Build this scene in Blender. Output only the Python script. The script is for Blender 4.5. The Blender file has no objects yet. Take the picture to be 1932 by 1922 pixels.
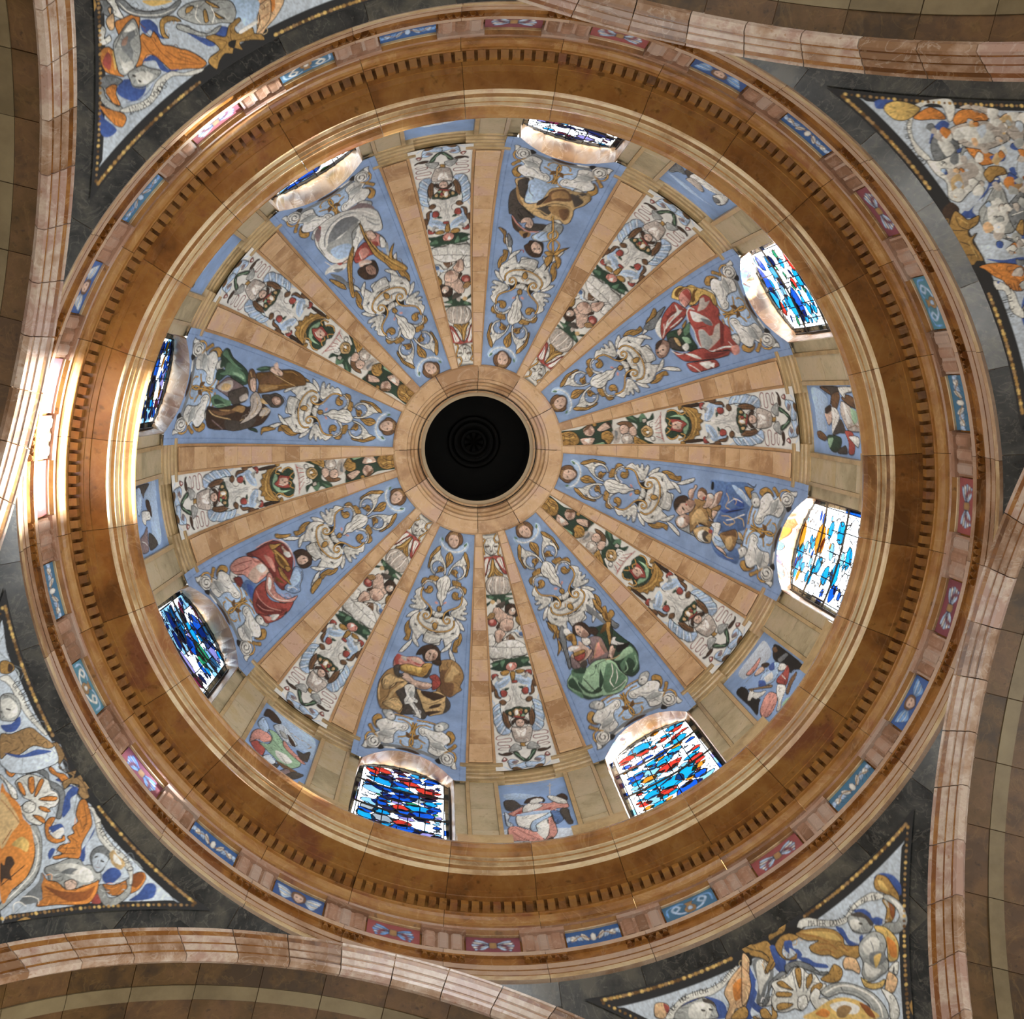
# Interior of a church crossing seen straight up: dome, drum, cornice, four pendentives, four arches.
# Units are metres; the dome axis is the world Z axis, the camera stands 1.6 m above the floor.
import bpy, math, random
import numpy as np

D = bpy.data
C = bpy.context.scene.collection
S = bpy.context.scene
RNG = random.Random(7)
rad, cos, sin, pi = math.radians, math.cos, math.sin, math.pi

# ------------------------------------------------------------------ camera, sky, sun, lamps, exposure
W_PX, H_PX = 1932, 1922
FOCAL_PX, PP_X, PP_Y = 2346.0, 833.297, 921.335          # focal length and principal point in pixels
TILT_X, TILT_Y = -0.00248, 0.08087                        # small tilt from the zenith
EYE = (-0.7446, -1.3950, 0.0)
FLOOR_Z = -1.6

def make_camera():
    from mathutils import Matrix
    cx, sx, cy, sy = cos(TILT_X), sin(TILT_X), cos(TILT_Y), sin(TILT_Y)
    right = (cx, 0, -sx)
    zm = (sx, 0, cx)
    down = (-sy * zm[0], cy, -sy * zm[2])
    fwd = (cy * zm[0], sy, cy * zm[2])
    cam = D.cameras.new('camera')
    cam.sensor_fit = 'HORIZONTAL'
    cam.sensor_width = 36.0
    cam.lens = FOCAL_PX / W_PX * 36.0
    cam.shift_x = (W_PX / 2 - PP_X) / W_PX
    cam.shift_y = (PP_Y - H_PX / 2) / W_PX
    cam.clip_end = 200
    ob = D.objects.new('camera', cam)
    C.objects.link(ob)
    m = Matrix(((right[0], -down[0], -fwd[0], EYE[0]), (right[1], -down[1], -fwd[1], EYE[1]),
                (right[2], -down[2], -fwd[2], EYE[2]), (0, 0, 0, 1)))
    ob.matrix_world = m
    S.camera = ob
make_camera()

S.view_settings.view_transform = 'Standard'
S.view_settings.look = 'None'
S.view_settings.gamma = 1.0
S.view_settings.use_curve_mapping = False
S.view_settings.exposure = 0.0
S.cycles.use_denoising = True
S.cycles.max_bounces = 8
S.cycles.diffuse_bounces = 5
S.cycles.glossy_bounces = 4
S.cycles.transparent_max_bounces = 12
S.cycles.sample_clamp_indirect = 6.0

SUN_AZIMUTH, SUN_ELEVATION, SUN_STRENGTH = 11.0, 27.0, 170.0
SKY_STRENGTH = 6.2
WORLD = D.worlds.new('sky')
S.world = WORLD
WORLD.use_nodes = True
def make_sky():
    """bright hazy sky, brighter around the sun all the way round it"""
    nt = WORLD.node_tree
    N, L = nt.nodes, nt.links
    a, e = rad(SUN_AZIMUTH), rad(SUN_ELEVATION)
    tc = N.new('ShaderNodeTexCoord')
    dot = N.new('ShaderNodeVectorMath'); dot.operation = 'DOT_PRODUCT'
    L.new(tc.outputs['Generated'], dot.inputs[0])
    dot.inputs[1].default_value = (cos(e) * cos(a), cos(e) * sin(a), sin(e))
    mx = N.new('ShaderNodeMath'); mx.operation = 'MAXIMUM'; mx.inputs[1].default_value = 0.0
    L.new(dot.outputs['Value'], mx.inputs[0])
    pw = N.new('ShaderNodeMath'); pw.operation = 'POWER'; pw.inputs[1].default_value = 3.0
    L.new(mx.outputs[0], pw.inputs[0])
    ma = N.new('ShaderNodeMath'); ma.operation = 'MULTIPLY_ADD'
    L.new(pw.outputs[0], ma.inputs[0]); ma.inputs[1].default_value = 1.6 * SKY_STRENGTH; ma.inputs[2].default_value = SKY_STRENGTH
    bg = N['Background']
    bg.inputs[0].default_value = (0.88, 0.94, 1.0, 1)
    L.new(ma.outputs[0], bg.inputs[1])
make_sky()

def aim(ob, loc, target):
    from mathutils import Vector
    ob.location = loc
    d = Vector(target) - Vector(loc)
    ob.rotation_euler = d.to_track_quat('-Z', 'Y').to_euler()

def make_lamp(name, kind, loc, target, energy, colour, size=None, size_y=None, portal=False, angle=None):
    li = D.lights.new(name, kind)
    li.energy = energy
    li.color = colour
    if kind == 'AREA':
        li.shape = 'RECTANGLE'
        li.size, li.size_y = size, size_y
        if portal:
            li.cycles.is_portal = True
    if angle is not None:
        li.angle = angle
    ob = D.objects.new(name, li)
    C.objects.link(ob)
    aim(ob, loc, target)
    return ob

_a, _e = rad(SUN_AZIMUTH), rad(SUN_ELEVATION)
_dir = (cos(_e) * cos(_a), cos(_e) * sin(_a), sin(_e))
make_lamp('sun', 'SUN', tuple(40 * c for c in _dir), (0, 0, 0), SUN_STRENGTH, (1.0, 0.95, 0.86), angle=rad(3.0))
ARCH_ROT = 13.8                 # the crossing is turned by this angle against the picture
WIN_ROT = 14.3                  # angle of the first window of the drum
for _k in range(8):             # portals guide sky light through the eight drum windows
    _t = rad(WIN_ROT + 45 * _k)
    make_lamp('window_portal', 'AREA', (6.32 * cos(_t), 6.32 * sin(_t), 21.8), (0, 0, 21.8), 1.0, (1, 1, 1), 1.9, 4.2, portal=True)
ARM_POWER = (1700.0, 700.0, 500.0, 1500.0)   # chosen per arm to fill the opposite side of the cornice
for _k in range(4):             # added fill lamps standing in for unseen windows of the four arms
    _t = rad(ARCH_ROT + 90 * _k)
    make_lamp('arm_fill_lamp', 'AREA', (15.0 * cos(_t), 15.0 * sin(_t), 6.0), (0, 0, -1.6), ARM_POWER[_k], (0.95, 0.98, 1.0), 6.0, 7.0)
for _k in range(16):            # unseen fill lamps added behind the cornice lip to brighten the dome
    _t = rad(WIN_ROT + 22.5 * (_k + 0.5))
    make_lamp('ledge_fill_lamp', 'AREA', (5.62 * cos(_t), 5.62 * sin(_t), 17.5), (-1.6 * cos(_t), -1.6 * sin(_t), 25.5), 36.0, (0.96, 0.98, 1.0), 1.0, 0.2)
for _p in ((-5.15, 5.65, 10.45), (-6.45, 4.2, 9.95)):       # two floodlights on the pier under the far pendentive, mirrored in the black marble
    make_lamp('pier_floodlight', 'AREA', _p, (4.9, -3.0, 14.3), 45.0, (1.0, 0.98, 0.92), 0.4, 0.4)
# ------------------------------------------------------------------ materials
def srgb(h):
    if isinstance(h, str):
        h = tuple(int(h[i:i + 2], 16) for i in (0, 2, 4))
    return tuple((c / 255 / 12.92 if c / 255 <= 0.04045 else ((c / 255 + 0.055) / 1.055) ** 2.4) for c in h) + (1.0,)

def new_mat(name):
    m = D.materials.new(name)
    m.use_nodes = True
    nt = m.node_tree
    return m, nt, nt.nodes['Principled BSDF']

def stone(name, cols, scale=2.0, rough=0.4, vein=None, vein_amt=0.0, bump=0.12, per_object=0.18, spots=None, stretch=(1, 1, 1)):
    """mottled polished stone: colour ramp over noise, a per-object shift, optional thin veins and dark pits"""
    m, nt, bsdf = new_mat(name)
    N, L = nt.nodes, nt.links
    tc = N.new('ShaderNodeTexCoord')
    mp = N.new('ShaderNodeMapping')
    mp.inputs['Scale'].default_value = stretch
    L.new(tc.outputs['Object'], mp.inputs[0])
    oi = N.new('ShaderNodeObjectInfo')
    off = N.new('ShaderNodeVectorMath'); off.operation = 'SCALE'
    cb = N.new('ShaderNodeCombineXYZ')
    for i in range(3):
        L.new(oi.outputs['Random'], cb.inputs[i])
    L.new(cb.outputs[0], off.inputs[0]); off.inputs['Scale'].default_value = 37.0
    add = N.new('ShaderNodeVectorMath')
    L.new(mp.outputs[0], add.inputs[0]); L.new(off.outputs[0], add.inputs[1])
    no = N.new('ShaderNodeTexNoise'); no.inputs['Scale'].default_value = scale
    no.inputs['Detail'].default_value = 8; no.inputs['Roughness'].default_value = 0.62
    L.new(add.outputs[0], no.inputs['Vector'])
    mix = N.new('ShaderNodeMath'); mix.operation = 'MULTIPLY_ADD'
    rn = N.new('ShaderNodeMath'); rn.operation = 'SUBTRACT'
    L.new(oi.outputs['Random'], rn.inputs[0]); rn.inputs[1].default_value = 0.5
    L.new(rn.outputs[0], mix.inputs[0]); mix.inputs[1].default_value = per_object
    L.new(no.outputs['Fac'], mix.inputs[2])
    cr = N.new('ShaderNodeValToRGB')
    el = cr.color_ramp.elements
    while len(el) < len(cols):
        el.new(0.5)
    for i, c in enumerate(cols):
        el[i].position = 0.3 + 0.4 * i / max(1, len(cols) - 1)
        el[i].color = srgb(c)
    L.new(mix.outputs[0], cr.inputs[0])
    out = cr.outputs[0]
    if vein:
        wv = N.new('ShaderNodeTexNoise'); wv.inputs['Scale'].default_value = scale * 0.9
        wv.inputs['Detail'].default_value = 5; wv.inputs['Distortion'].default_value = 1.6
        L.new(add.outputs[0], wv.inputs['Vector'])
        a = N.new('ShaderNodeMath'); a.operation = 'SUBTRACT'; a.inputs[1].default_value = 0.5
        L.new(wv.outputs['Fac'], a.inputs[0])
        b = N.new('ShaderNodeMath'); b.operation = 'ABSOLUTE'; L.new(a.outputs[0], b.inputs[0])
        r = N.new('ShaderNodeMapRange'); r.inputs['From Min'].default_value = 0.0; r.inputs['From Max'].default_value = 0.02
        r.inputs['To Min'].default_value = vein_amt; r.inputs['To Max'].default_value = 0.0
        L.new(b.outputs[0], r.inputs['Value'])
        mx = N.new('ShaderNodeMix'); mx.data_type = 'RGBA'
        L.new(r.outputs[0], mx.inputs['Factor']); L.new(out, mx.inputs['A']); mx.inputs['B'].default_value = srgb(vein)
        out = mx.outputs['Result']
    if spots:
        sp = N.new('ShaderNodeTexNoise'); sp.inputs['Scale'].default_value = scale * 6
        sp.inputs['Detail'].default_value = 3
        L.new(add.outputs[0], sp.inputs['Vector'])
        r = N.new('ShaderNodeMapRange'); r.inputs['From Min'].default_value = 0.62; r.inputs['From Max'].default_value = 0.74
        r.inputs['To Max'].default_value = 0.6
        L.new(sp.outputs['Fac'], r.inputs['Value'])
        mx = N.new('ShaderNodeMix'); mx.data_type = 'RGBA'
        L.new(r.outputs[0], mx.inputs['Factor']); L.new(out, mx.inputs['A']); mx.inputs['B'].default_value = srgb(spots)
        out = mx.outputs['Result']
    L.new(out, bsdf.inputs['Base Color'])
    bsdf.inputs['Roughness'].default_value = rough
    if bump:
        bp = N.new('ShaderNodeBump'); bp.inputs['Strength'].default_value = bump; bp.inputs['Distance'].default_value = 0.02
        L.new(no.outputs['Fac'], bp.inputs['Height']); L.new(bp.outputs[0], bsdf.inputs['Normal'])
    return m

M = {}
M['rib'] = stone('rib stone', ['a5815c', 'c4a27a', 'd0b088', 'c8a892'], 1.6, 0.36, 'dccab0', 0.3, 0.08, 0.32, 'a07c50')
M['rib_edge'] = stone('rib border stone', ['9c7850', 'b38e64', 'bd9a72'], 2.0, 0.4, None, 0, 0.1, 0.2)
M['drum'] = stone('drum stone', ['8f8466', 'a6997a', 'b0a286', 'a8966f'], 1.6, 0.5, 'c9bd9c', 0.15, 0.08, 0.25, '7a6a48')
M['drum_mould'] = stone('drum moulding stone', ['86704a', 'a28a60', 'b0986e', 'a68a66'], 2.4, 0.28, 'd8c7a0', 0.15, 0.08, 0.25)
M['cornice'] = stone('polished brown marble', ['65421f', '8a5c2c', '9c7038', '805034'], 1.3, 0.22, 'b89460', 0.12, 0.06, 0.16, '4a3014')
M['cornice_lip'] = stone('polished cornice lip marble', ['6f4a26', '94683a', 'a8814f', '8f6240'], 1.4, 0.16, 'd0ae7a', 0.2, 0.04, 0.18)
M['fillet'] = stone('pale cornice fillet marble', ['a08460', 'c6ae86', 'd6c6a2', 'bda184'], 1.6, 0.25, 'e6d8bc', 0.2, 0.05, 0.35)
M['frieze_stone'] = stone('frieze rose stone', ['84644e', 'a07c66', 'ac8c78', 'b09c8e'], 2.0, 0.35, 'd8cabc', 0.25, 0.1, 0.5)
M['architrave'] = stone('architrave marble', ['94745a', 'b0937a', 'c2aa92', 'b49c8a'], 2.2, 0.28, 'e0d6c8', 0.2, 0.06, 0.4)
M['archivolt_pale'] = stone('pale archivolt marble', ['86664c', 'a68a74', 'c0ae9e', 'a88a7c'], 2.6, 0.2, 'e6ded2', 0.2, 0.06, 0.4, '8a5c32')
M['archivolt_brown'] = stone('brown archivolt marble', ['5c3816', '80501f', '996a35', '7a4c28'], 2.2, 0.22, 'd0b48c', 0.2, 0.06, 0.4)
M['soffit'] = stone('brown vault stone', ['3a2812', '523a19', '614527', '4b341d'], 2.4, 0.45, '7c6238', 0.25, 0.12, 0.35, '22150a')
M['soffit_pale'] = stone('pale vault band stone', ['62543a', '746549', '807254'], 1.6, 0.45, None, 0, 0.1, 0.3)
M['black_marble'] = stone('black veined marble', ['1b1d1f', '2c2e2f', '3f403e', '54524b'], 3.2, 0.2, '7f7c74', 0.22, 0.05, 0.3, '66645c', (1, 1, 0.5))
M['dark_gap'] = stone('brown joint mortar', ['5a422a', '6b5236'], 2.0, 0.9, None, 0, 0, 0)  # dark brown colour of the backing seen in the joints
M['plain_wall'] = stone('church wall plaster', ['a8977c', 'b8a88c'], 1.0, 0.8, None, 0, 0.05, 0)
M['floor'] = stone('church floor stone', ['bcb4a8', 'cfc8bc', 'd8d2c8'], 1.0, 0.5, None, 0, 0.05, 0)
M['lantern'] = stone('shade-darkened lantern plaster', ['0b0a08', '100e0b', '15120e'], 2.0, 0.8, None, 0, 0.05, 0)  # near-black, the lantern's lack of light put into the colour
M['iron'] = stone('black iron', ['0a0a0c', '121214'], 5.0, 0.6, None, 0, 0, 0)
M['lead'] = stone('dark lead', ['0e0f14', '181a20'], 5.0, 0.7, None, 0, 0, 0)

def paint_mat():
    m, nt, bsdf = new_mat('fresco paint')
    N, L = nt.nodes, nt.links
    at = N.new('ShaderNodeAttribute'); at.attribute_name = 'paint'
    tc = N.new('ShaderNodeTexCoord')
    no = N.new('ShaderNodeTexNoise'); no.inputs['Scale'].default_value = 3.0; no.inputs['Detail'].default_value = 9
    no.inputs['Roughness'].default_value = 0.7
    L.new(tc.outputs['Object'], no.inputs['Vector'])
    r = N.new('ShaderNodeMapRange'); r.inputs['From Min'].default_value = 0.3; r.inputs['From Max'].default_value = 0.7
    r.inputs['To Min'].default_value = 0.8; r.inputs['To Max'].default_value = 1.12
    L.new(no.outputs['Fac'], r.inputs['Value'])
    mx = N.new('ShaderNodeVectorMath'); mx.operation = 'SCALE'
    L.new(at.outputs['Color'], mx.inputs[0]); L.new(r.outputs[0], mx.inputs['Scale'])
    L.new(mx.outputs[0], bsdf.inputs['Base Color'])
    bsdf.inputs['Roughness'].default_value = 0.7
    return m
M['paint'] = paint_mat()

def glass_mat(name, col):
    m = D.materials.new(name)
    m.use_nodes = True
    nt = m.node_tree
    N, L = nt.nodes, nt.links
    N.remove(N['Principled BSDF'])
    tr = N.new('ShaderNodeBsdfTransparent')
    gl = N.new('ShaderNodeBsdfGlossy'); gl.inputs['Roughness'].default_value = 0.15
    tc = N.new('ShaderNodeTexCoord')
    no = N.new('ShaderNodeTexNoise'); no.inputs['Scale'].default_value = 4.0
    L.new(tc.outputs['Object'], no.inputs['Vector'])
    cr = N.new('ShaderNodeMix'); cr.data_type = 'RGBA'
    c = [x * (1.0 if min(srgb(col)[:3]) > 0.45 else 0.26) for x in srgb(col)[:3]]
    cr.inputs['A'].default_value = tuple(x * 0.75 for x in c[:3]) + (1,)
    cr.inputs['B'].default_value = tuple(min(1, x * 1.15) for x in c[:3]) + (1,)
    L.new(no.outputs['Fac'], cr.inputs['Factor'])
    L.new(cr.outputs['Result'], tr.inputs[0])
    mx = N.new('ShaderNodeMixShader'); mx.inputs[0].default_value = 0.04
    L.new(tr.outputs[0], mx.inputs[1]); L.new(gl.outputs[0], mx.inputs[2])
    L.new(mx.outputs[0], N['Material Output'].inputs[0])
    return m

# ------------------------------------------------------------------ object helpers
def tag(o, label=None, cat=None, group=None, kind=None):
    if label: o['label'] = label
    if cat: o['category'] = cat
    if group: o['group'] = group
    if kind: o['kind'] = kind
    return o

def mesh(name, verts, faces, mats, smooth=False, midx=None):
    me = D.meshes.new(name)
    me.from_pydata(verts, [], faces)
    for m in (mats if isinstance(mats, (list, tuple)) else [mats]):
        me.materials.append(m)
    if midx is not None:
        me.polygons.foreach_set('material_index', midx)
    if smooth:
        me.polygons.foreach_set('use_smooth', [True] * len(faces))
    me.update()
    return me

def link(name, data, parent=None, loc=None, rz=None):
    o = D.objects.new(name, data)
    C.objects.link(o)
    if parent is not None: o.parent = parent
    if loc is not None: o.location = loc
    if rz is not None: o.rotation_euler = (0, 0, rz)
    return o

def polar(R, deg, z):
    return (R * cos(rad(deg)), R * sin(rad(deg)), z)

def root(name, R, deg, z, label, cat, group=None, kind=None):
    """an Empty at a thing's base, turned so that its local x points away from the dome axis"""
    o = link(name, None, None, polar(R, deg, z), rad(deg))
    return tag(o, label, cat, group, kind)

def ring_block(name, prof, a0, a1, n, mat, base=(0, 0), smooth=False, mat_of=None, joint=0.0):
    """block cut from a ring: the closed profile [(R, z)...] turned about the dome axis from a0 to a1 degrees;
    base = (R, z) of the local origin at angle 0"""
    V, F, MI = [], [], []
    m = len(prof)
    for i in range(n + 1):
        a = rad(a0 + (a1 - a0) * i / n)
        sh = joint if i == 0 else (-joint if i == n else 0)
        for R, z in prof:
            V.append((R * cos(a) - sh * sin(a) - base[0], R * sin(a) + sh * cos(a), z - base[1]))
    for i in range(n):
        for j in range(m):
            k = (j + 1) % m
            F.append((i * m + j, (i + 1) * m + j, (i + 1) * m + k, i * m + k))
            MI.append(mat_of[j] if mat_of else 0)
    F.append(tuple(range(m))); MI.append(0)
    F.append(tuple(n * m + j for j in range(m))[::-1]); MI.append(0)
    return mesh(name, V, F, mat, smooth, MI)

def sphere_pt(R, zc, deg, phi):
    return (R * sin(rad(phi)) * cos(rad(deg)), R * sin(rad(phi)) * sin(rad(deg)), zc + R * cos(rad(phi)))

# ------------------------------------------------------------------ dimensions
DOME_R, DOME_ZC = 5.82, 22.35
PEND_R, PEND_ZC = 7.885, 8.92
NARROW0 = WIN_ROT - 22.5            # angle of the first narrow dome panel

FIGURES = {  # wide dome panels by window number k (angle WIN_ROT + 45 k)
    0: 'embracing family in blue and brown', 1: 'woman in a green skirt holding a cross', 2: 'woman in brown nursing a golden lamb',
    3: 'red-robed woman pouring from a gold vessel', 4: 'dark-cloaked figure bearing a column', 5: 'white-robed figure with a gold staff',
    6: 'brown-robed figure with a snake staff', 7: 'red-cloaked figure with a gold-trimmed mantle'}
SHORT = {0: 'family group', 1: 'green-skirted woman', 2: 'lamb-holding woman', 3: 'vessel-holding woman',
         4: 'column bearer', 5: 'white-robed figure', 6: 'snake-staff figure', 7: 'red-cloaked figure'}
def win_deg(k): return WIN_ROT + 45 * k
def nar_deg(k): return NARROW0 + 45 * k     # narrow panel k lies between window k-1 and window k
# ------------------------------------------------------------------ the setting: floor, outer walls, roof over the arms, dome shell
def grid_mesh(name, fn, nu, nv, mat, smooth=True, flip=False):
    V = [fn(i / nu, j / nv) for j in range(nv + 1) for i in range(nu + 1)]
    F = []
    for j in range(nv):
        for i in range(nu):
            q = (j * (nu + 1) + i, j * (nu + 1) + i + 1, (j + 1) * (nu + 1) + i + 1, (j + 1) * (nu + 1) + i)
            F.append(q[::-1] if flip else q)
    return mesh(name, V, F, mat, smooth)

def structure(name, me, label):
    return tag(link(name, me), label, None, None, 'structure')

structure('floor', grid_mesh('floor', lambda u, v: (-18 + 36 * u, -18 + 36 * v, FLOOR_Z), 1, 1, M['floor'], False), 'stone floor of the church crossing')
structure('wall_outer', grid_mesh('wall_outer', lambda u, v: polar(17.5, 360 * u, FLOOR_Z + 17.4 * v), 48, 1, M['plain_wall']), 'plain outer wall of the church arms')
structure('ceiling', grid_mesh('ceiling', lambda u, v: polar(6.0 + 11.6 * v, 360 * u, 15.75), 64, 1, M['plain_wall'], False), 'ceiling slab above the church arms')
structure('ceiling_dome', grid_mesh('ceiling_dome', lambda u, v: sphere_pt(5.93, DOME_ZC, 360 * u, 15 + 63 * v), 96, 24, M['rib_edge']), 'stone shell of the dome behind ribs and frescoes')
structure('ceiling_dome_outer', grid_mesh('ceiling_dome_outer', lambda u, v: sphere_pt(6.32, DOME_ZC, 360 * u, 11 + 65 * v), 96, 16, M['plain_wall']), 'outer shell of the dome')

HALF_WIN = 8.75
for k in range(8):      # drum wall between two windows
    a = nar_deg(k)
    me = ring_block('wall_drum', [(5.955, 16.9), (6.35, 16.9), (6.35, 24.1), (5.955, 24.1)], a - 22.5 + HALF_WIN + 0.05, a + 22.5 - HALF_WIN - 0.05, 10, M['drum'])
    structure('wall_drum_%d' % (k + 1), me, 'drum wall behind the pilasters between the %s and %s windows' % (SHORT[(k - 1) % 8], SHORT[k]))

# ------------------------------------------------------------------ dome ribs
def rib_in(phi):  return 4.95 + (5.85 - 4.95) * (phi - 18) / 63
def rib_out(phi): return 10.3 + (11.65 - 10.3) * (phi - 18) / 63
PHI0, PHI_SPRING = 17.6, 81.3

def shell_patch(name, a_fn, b_fn, p0, p1, R_face, R_back, mat, na=2, step=2.2, base=None, sign=1):
    """a slab on the dome sphere between two edges a_fn(phi), b_fn(phi): curved face plus four sides"""
    npz = max(1, int(math.ceil((p1 - p0) / step)))
    bx, bz = base
    def pt(i, j, R):
        ph = p0 + (p1 - p0) * j / npz
        a = a_fn(ph) + (b_fn(ph) - a_fn(ph)) * i / na
        x, y, z = sphere_pt(R, DOME_ZC, sign * a, ph)
        return (x - bx, y, z - bz)
    V, F = [], []
    idx = {}
    for j in range(npz + 1):
        for i in range(na + 1):
            idx[i, j] = len(V); V.append(pt(i, j, R_face))
    for j in range(npz):
        for i in range(na):
            F.append((idx[i, j], idx[i, j + 1], idx[i + 1, j + 1], idx[i + 1, j]))
    loop = [(i, 0) for i in range(na + 1)] + [(na, j) for j in range(1, npz + 1)] + [(i, npz) for i in range(na - 1, -1, -1)] + [(0, j) for j in range(npz - 1, 0, -1)]
    b = {}
    for ij in loop:
        b[ij] = len(V); V.append(pt(ij[0], ij[1], R_back))
    for n, ij in enumerate(loop):
        k2 = loop[(n + 1) % len(loop)]
        F.append((idx[ij], idx[k2], b[k2], b[ij]))
    if sign < 0: F = [f[::-1] for f in F]
    return mesh(name, V, F, mat)

RIB_BASE = (5.75, 23.24)
rr = random.Random(3)
cuts = [PHI0 + 0.2]
while cuts[-1] < PHI_SPRING - 3.5:
    cuts.append(cuts[-1] + rr.uniform(3.6, 6.2))
cuts[-1] = PHI_SPRING
rib_protos = {}
for s in (1, -1):
    blocks = [shell_patch('block', lambda p: rib_in(p) + 0.62, lambda p: rib_out(p) - 0.62, cuts[i] + 0.035, cuts[i + 1] - 0.035, 5.765, 5.84, M['rib'], 2, 2.2, RIB_BASE, s) for i in range(len(cuts) - 1)]
    edges = [shell_patch('border', rib_in, lambda p: rib_in(p) + 0.55, PHI0, PHI_SPRING, 5.785, 5.9, M['rib_edge'], 1, 2.2, RIB_BASE, s),
             shell_patch('border', lambda p: rib_out(p) - 0.55, rib_out, PHI0, PHI_SPRING, 5.785, 5.9, M['rib_edge'], 1, 2.2, RIB_BASE, s),
             shell_patch('backing', lambda p: rib_in(p) + 0.5, lambda p: rib_out(p) - 0.5, PHI0, PHI_SPRING, 5.80, 5.88, M['dark_gap'], 2, 2.2, RIB_BASE, s)]
    rib_protos[s] = (blocks, edges)
for k in range(8):
    for s in (1, -1):
        near, far = (SHORT[k], SHORT[(k - 1) % 8]) if s > 0 else (SHORT[(k - 1) % 8], SHORT[k])
        r = root('dome_rib', RIB_BASE[0], nar_deg(k), RIB_BASE[1], 'stone rib beside the %s fresco, towards the %s' % (near, far), 'rib', 'sixteen stone ribs of the dome')
        blocks, edges = rib_protos[s]
        for b in blocks: link('block', b, r)
        for e in edges: link('backing' if e.name.startswith('backing') else 'border', e, r)

# ------------------------------------------------------------------ oculus ring and lantern
t = root('oculus_ring', 1.6, 0, 27.8, 'moulded round stone ring framing the dark opening at the dome centre', 'ring')
OB = (1.6, 27.8)
oc_prof = [(1.90, 27.80), (1.86, 27.775), (1.60, 27.88), (1.585, 27.95), (1.53, 27.97), (1.50, 28.07), (1.455, 28.10), (1.43, 28.22), (1.37, 28.25), (1.35, 28.40), (1.29, 28.44), (1.284, 28.60), (1.95, 28.6), (1.95, 27.95)]
for i in range(12):
    me = ring_block('ring_block', oc_prof, i * 30 + 0.25, i * 30 + 29.75, 8, M['rib'], OB)
    link('ring_block', me, t)
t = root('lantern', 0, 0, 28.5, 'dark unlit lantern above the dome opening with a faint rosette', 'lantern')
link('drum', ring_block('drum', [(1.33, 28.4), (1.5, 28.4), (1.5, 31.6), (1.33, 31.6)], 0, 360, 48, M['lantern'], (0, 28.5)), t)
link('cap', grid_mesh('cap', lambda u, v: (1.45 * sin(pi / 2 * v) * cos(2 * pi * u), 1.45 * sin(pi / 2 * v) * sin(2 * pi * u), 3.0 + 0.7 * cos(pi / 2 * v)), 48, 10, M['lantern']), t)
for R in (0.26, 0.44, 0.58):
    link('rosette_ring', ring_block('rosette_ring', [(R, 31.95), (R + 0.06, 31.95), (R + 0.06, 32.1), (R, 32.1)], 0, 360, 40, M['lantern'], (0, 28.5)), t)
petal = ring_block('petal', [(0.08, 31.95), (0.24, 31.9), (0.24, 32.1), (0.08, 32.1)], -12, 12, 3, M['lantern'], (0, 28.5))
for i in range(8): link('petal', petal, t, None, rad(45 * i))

# ------------------------------------------------------------------ entablature of the drum: moulding over each narrow panel with a projecting capital at both ends
ENT = (5.80, 22.4)
ress = [(5.748, 23.24), (5.75, 23.12), (5.765, 23.10), (5.785, 22.98), (5.835, 22.96), (5.835, 22.91), (5.80, 22.90), (5.805, 22.80), (5.85, 22.79), (5.85, 22.745), (5.825, 22.735), (5.83, 22.66), (5.875, 22.65), (5.875, 22.60), (5.86, 22.59), (5.865, 22.48), (5.98, 22.48), (5.98, 23.3), (5.80, 23.3)]
rec = [(min(5.97, R + 0.085) if R < 5.95 else R, z - 0.17) for R, z in ress]
rec[-1] = (5.87, 23.15); rec[-2] = (5.98, 23.15)
imp = [(R + 0.05 if R < 5.93 else R, z - 0.12) for R, z in ress]
e_me = [('moulding', ring_block('moulding', rec, -4.7, 4.7, 6, M['drum_mould'], ENT))]
for s in (1, -1):
    lo, hi = sorted((s * 4.6, s * 12.75))
    e_me.append(('capital', ring_block('capital', ress, lo, hi, 5, M['drum_mould'], ENT)))
    lo, hi = sorted((s * 12.7, s * 13.55))
    e_me.append(('impost', ring_block('impost', imp, lo, hi, 1, M['drum_mould'], ENT)))
for k in range(8):
    r = root('drum_entablature', ENT[0], nar_deg(k), ENT[1], 'moulded stone entablature over the wall fresco between the %s and %s' % (SHORT[(k - 1) % 8], SHORT[k]), 'entablature', 'entablatures of the drum')
    for n, me in e_me: link(n, me, r)

# ------------------------------------------------------------------ pilasters
PB = (5.85, 17.2)
def box_ring(name, R0, R1, z0, z1, a0, a1, mat, n=3):
    return ring_block(name, [(R0, z0), (R1, z0), (R1, z1), (R0, z1)], a0, a1, n, mat, PB)
pil = {}
for s in (1, -1):
    def sg(a, b): return sorted((s * a, s * b))
    L = []
    for z0, z1 in ((17.2, 18.6), (18.6, 20.0), (20.0, 21.05), (21.05, 22.5)):
        L.append(('shaft_block', box_ring('shaft_block', 5.885, 5.97, z0 + 0.006, z1 - 0.006, *sg(6.75, 11.05), M['drum'])))
    for a, b in ((5.95, 6.7), (11.1, 11.75)):
        L.append(('border', box_ring('border', 5.868, 5.97, 17.2, 22.5, *sg(a, b), M['drum_mould'], 1)))
    L.append(('window_surround', box_ring('window_surround', 5.90, 5.97, 17.2, 22.55, *sg(11.8, 13.7), M['drum'], 1)))
    L.append(('base', ring_block('base', [(5.80, 17.2), (5.97, 17.2), (5.97, 19.72), (5.86, 19.72), (5.86, 19.62), (5.83, 19.6), (5.83, 19.5), (5.80, 19.46)], *sg(4.7, 13.6), 4, M['drum_mould'], PB)))
    pil[s] = L
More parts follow.
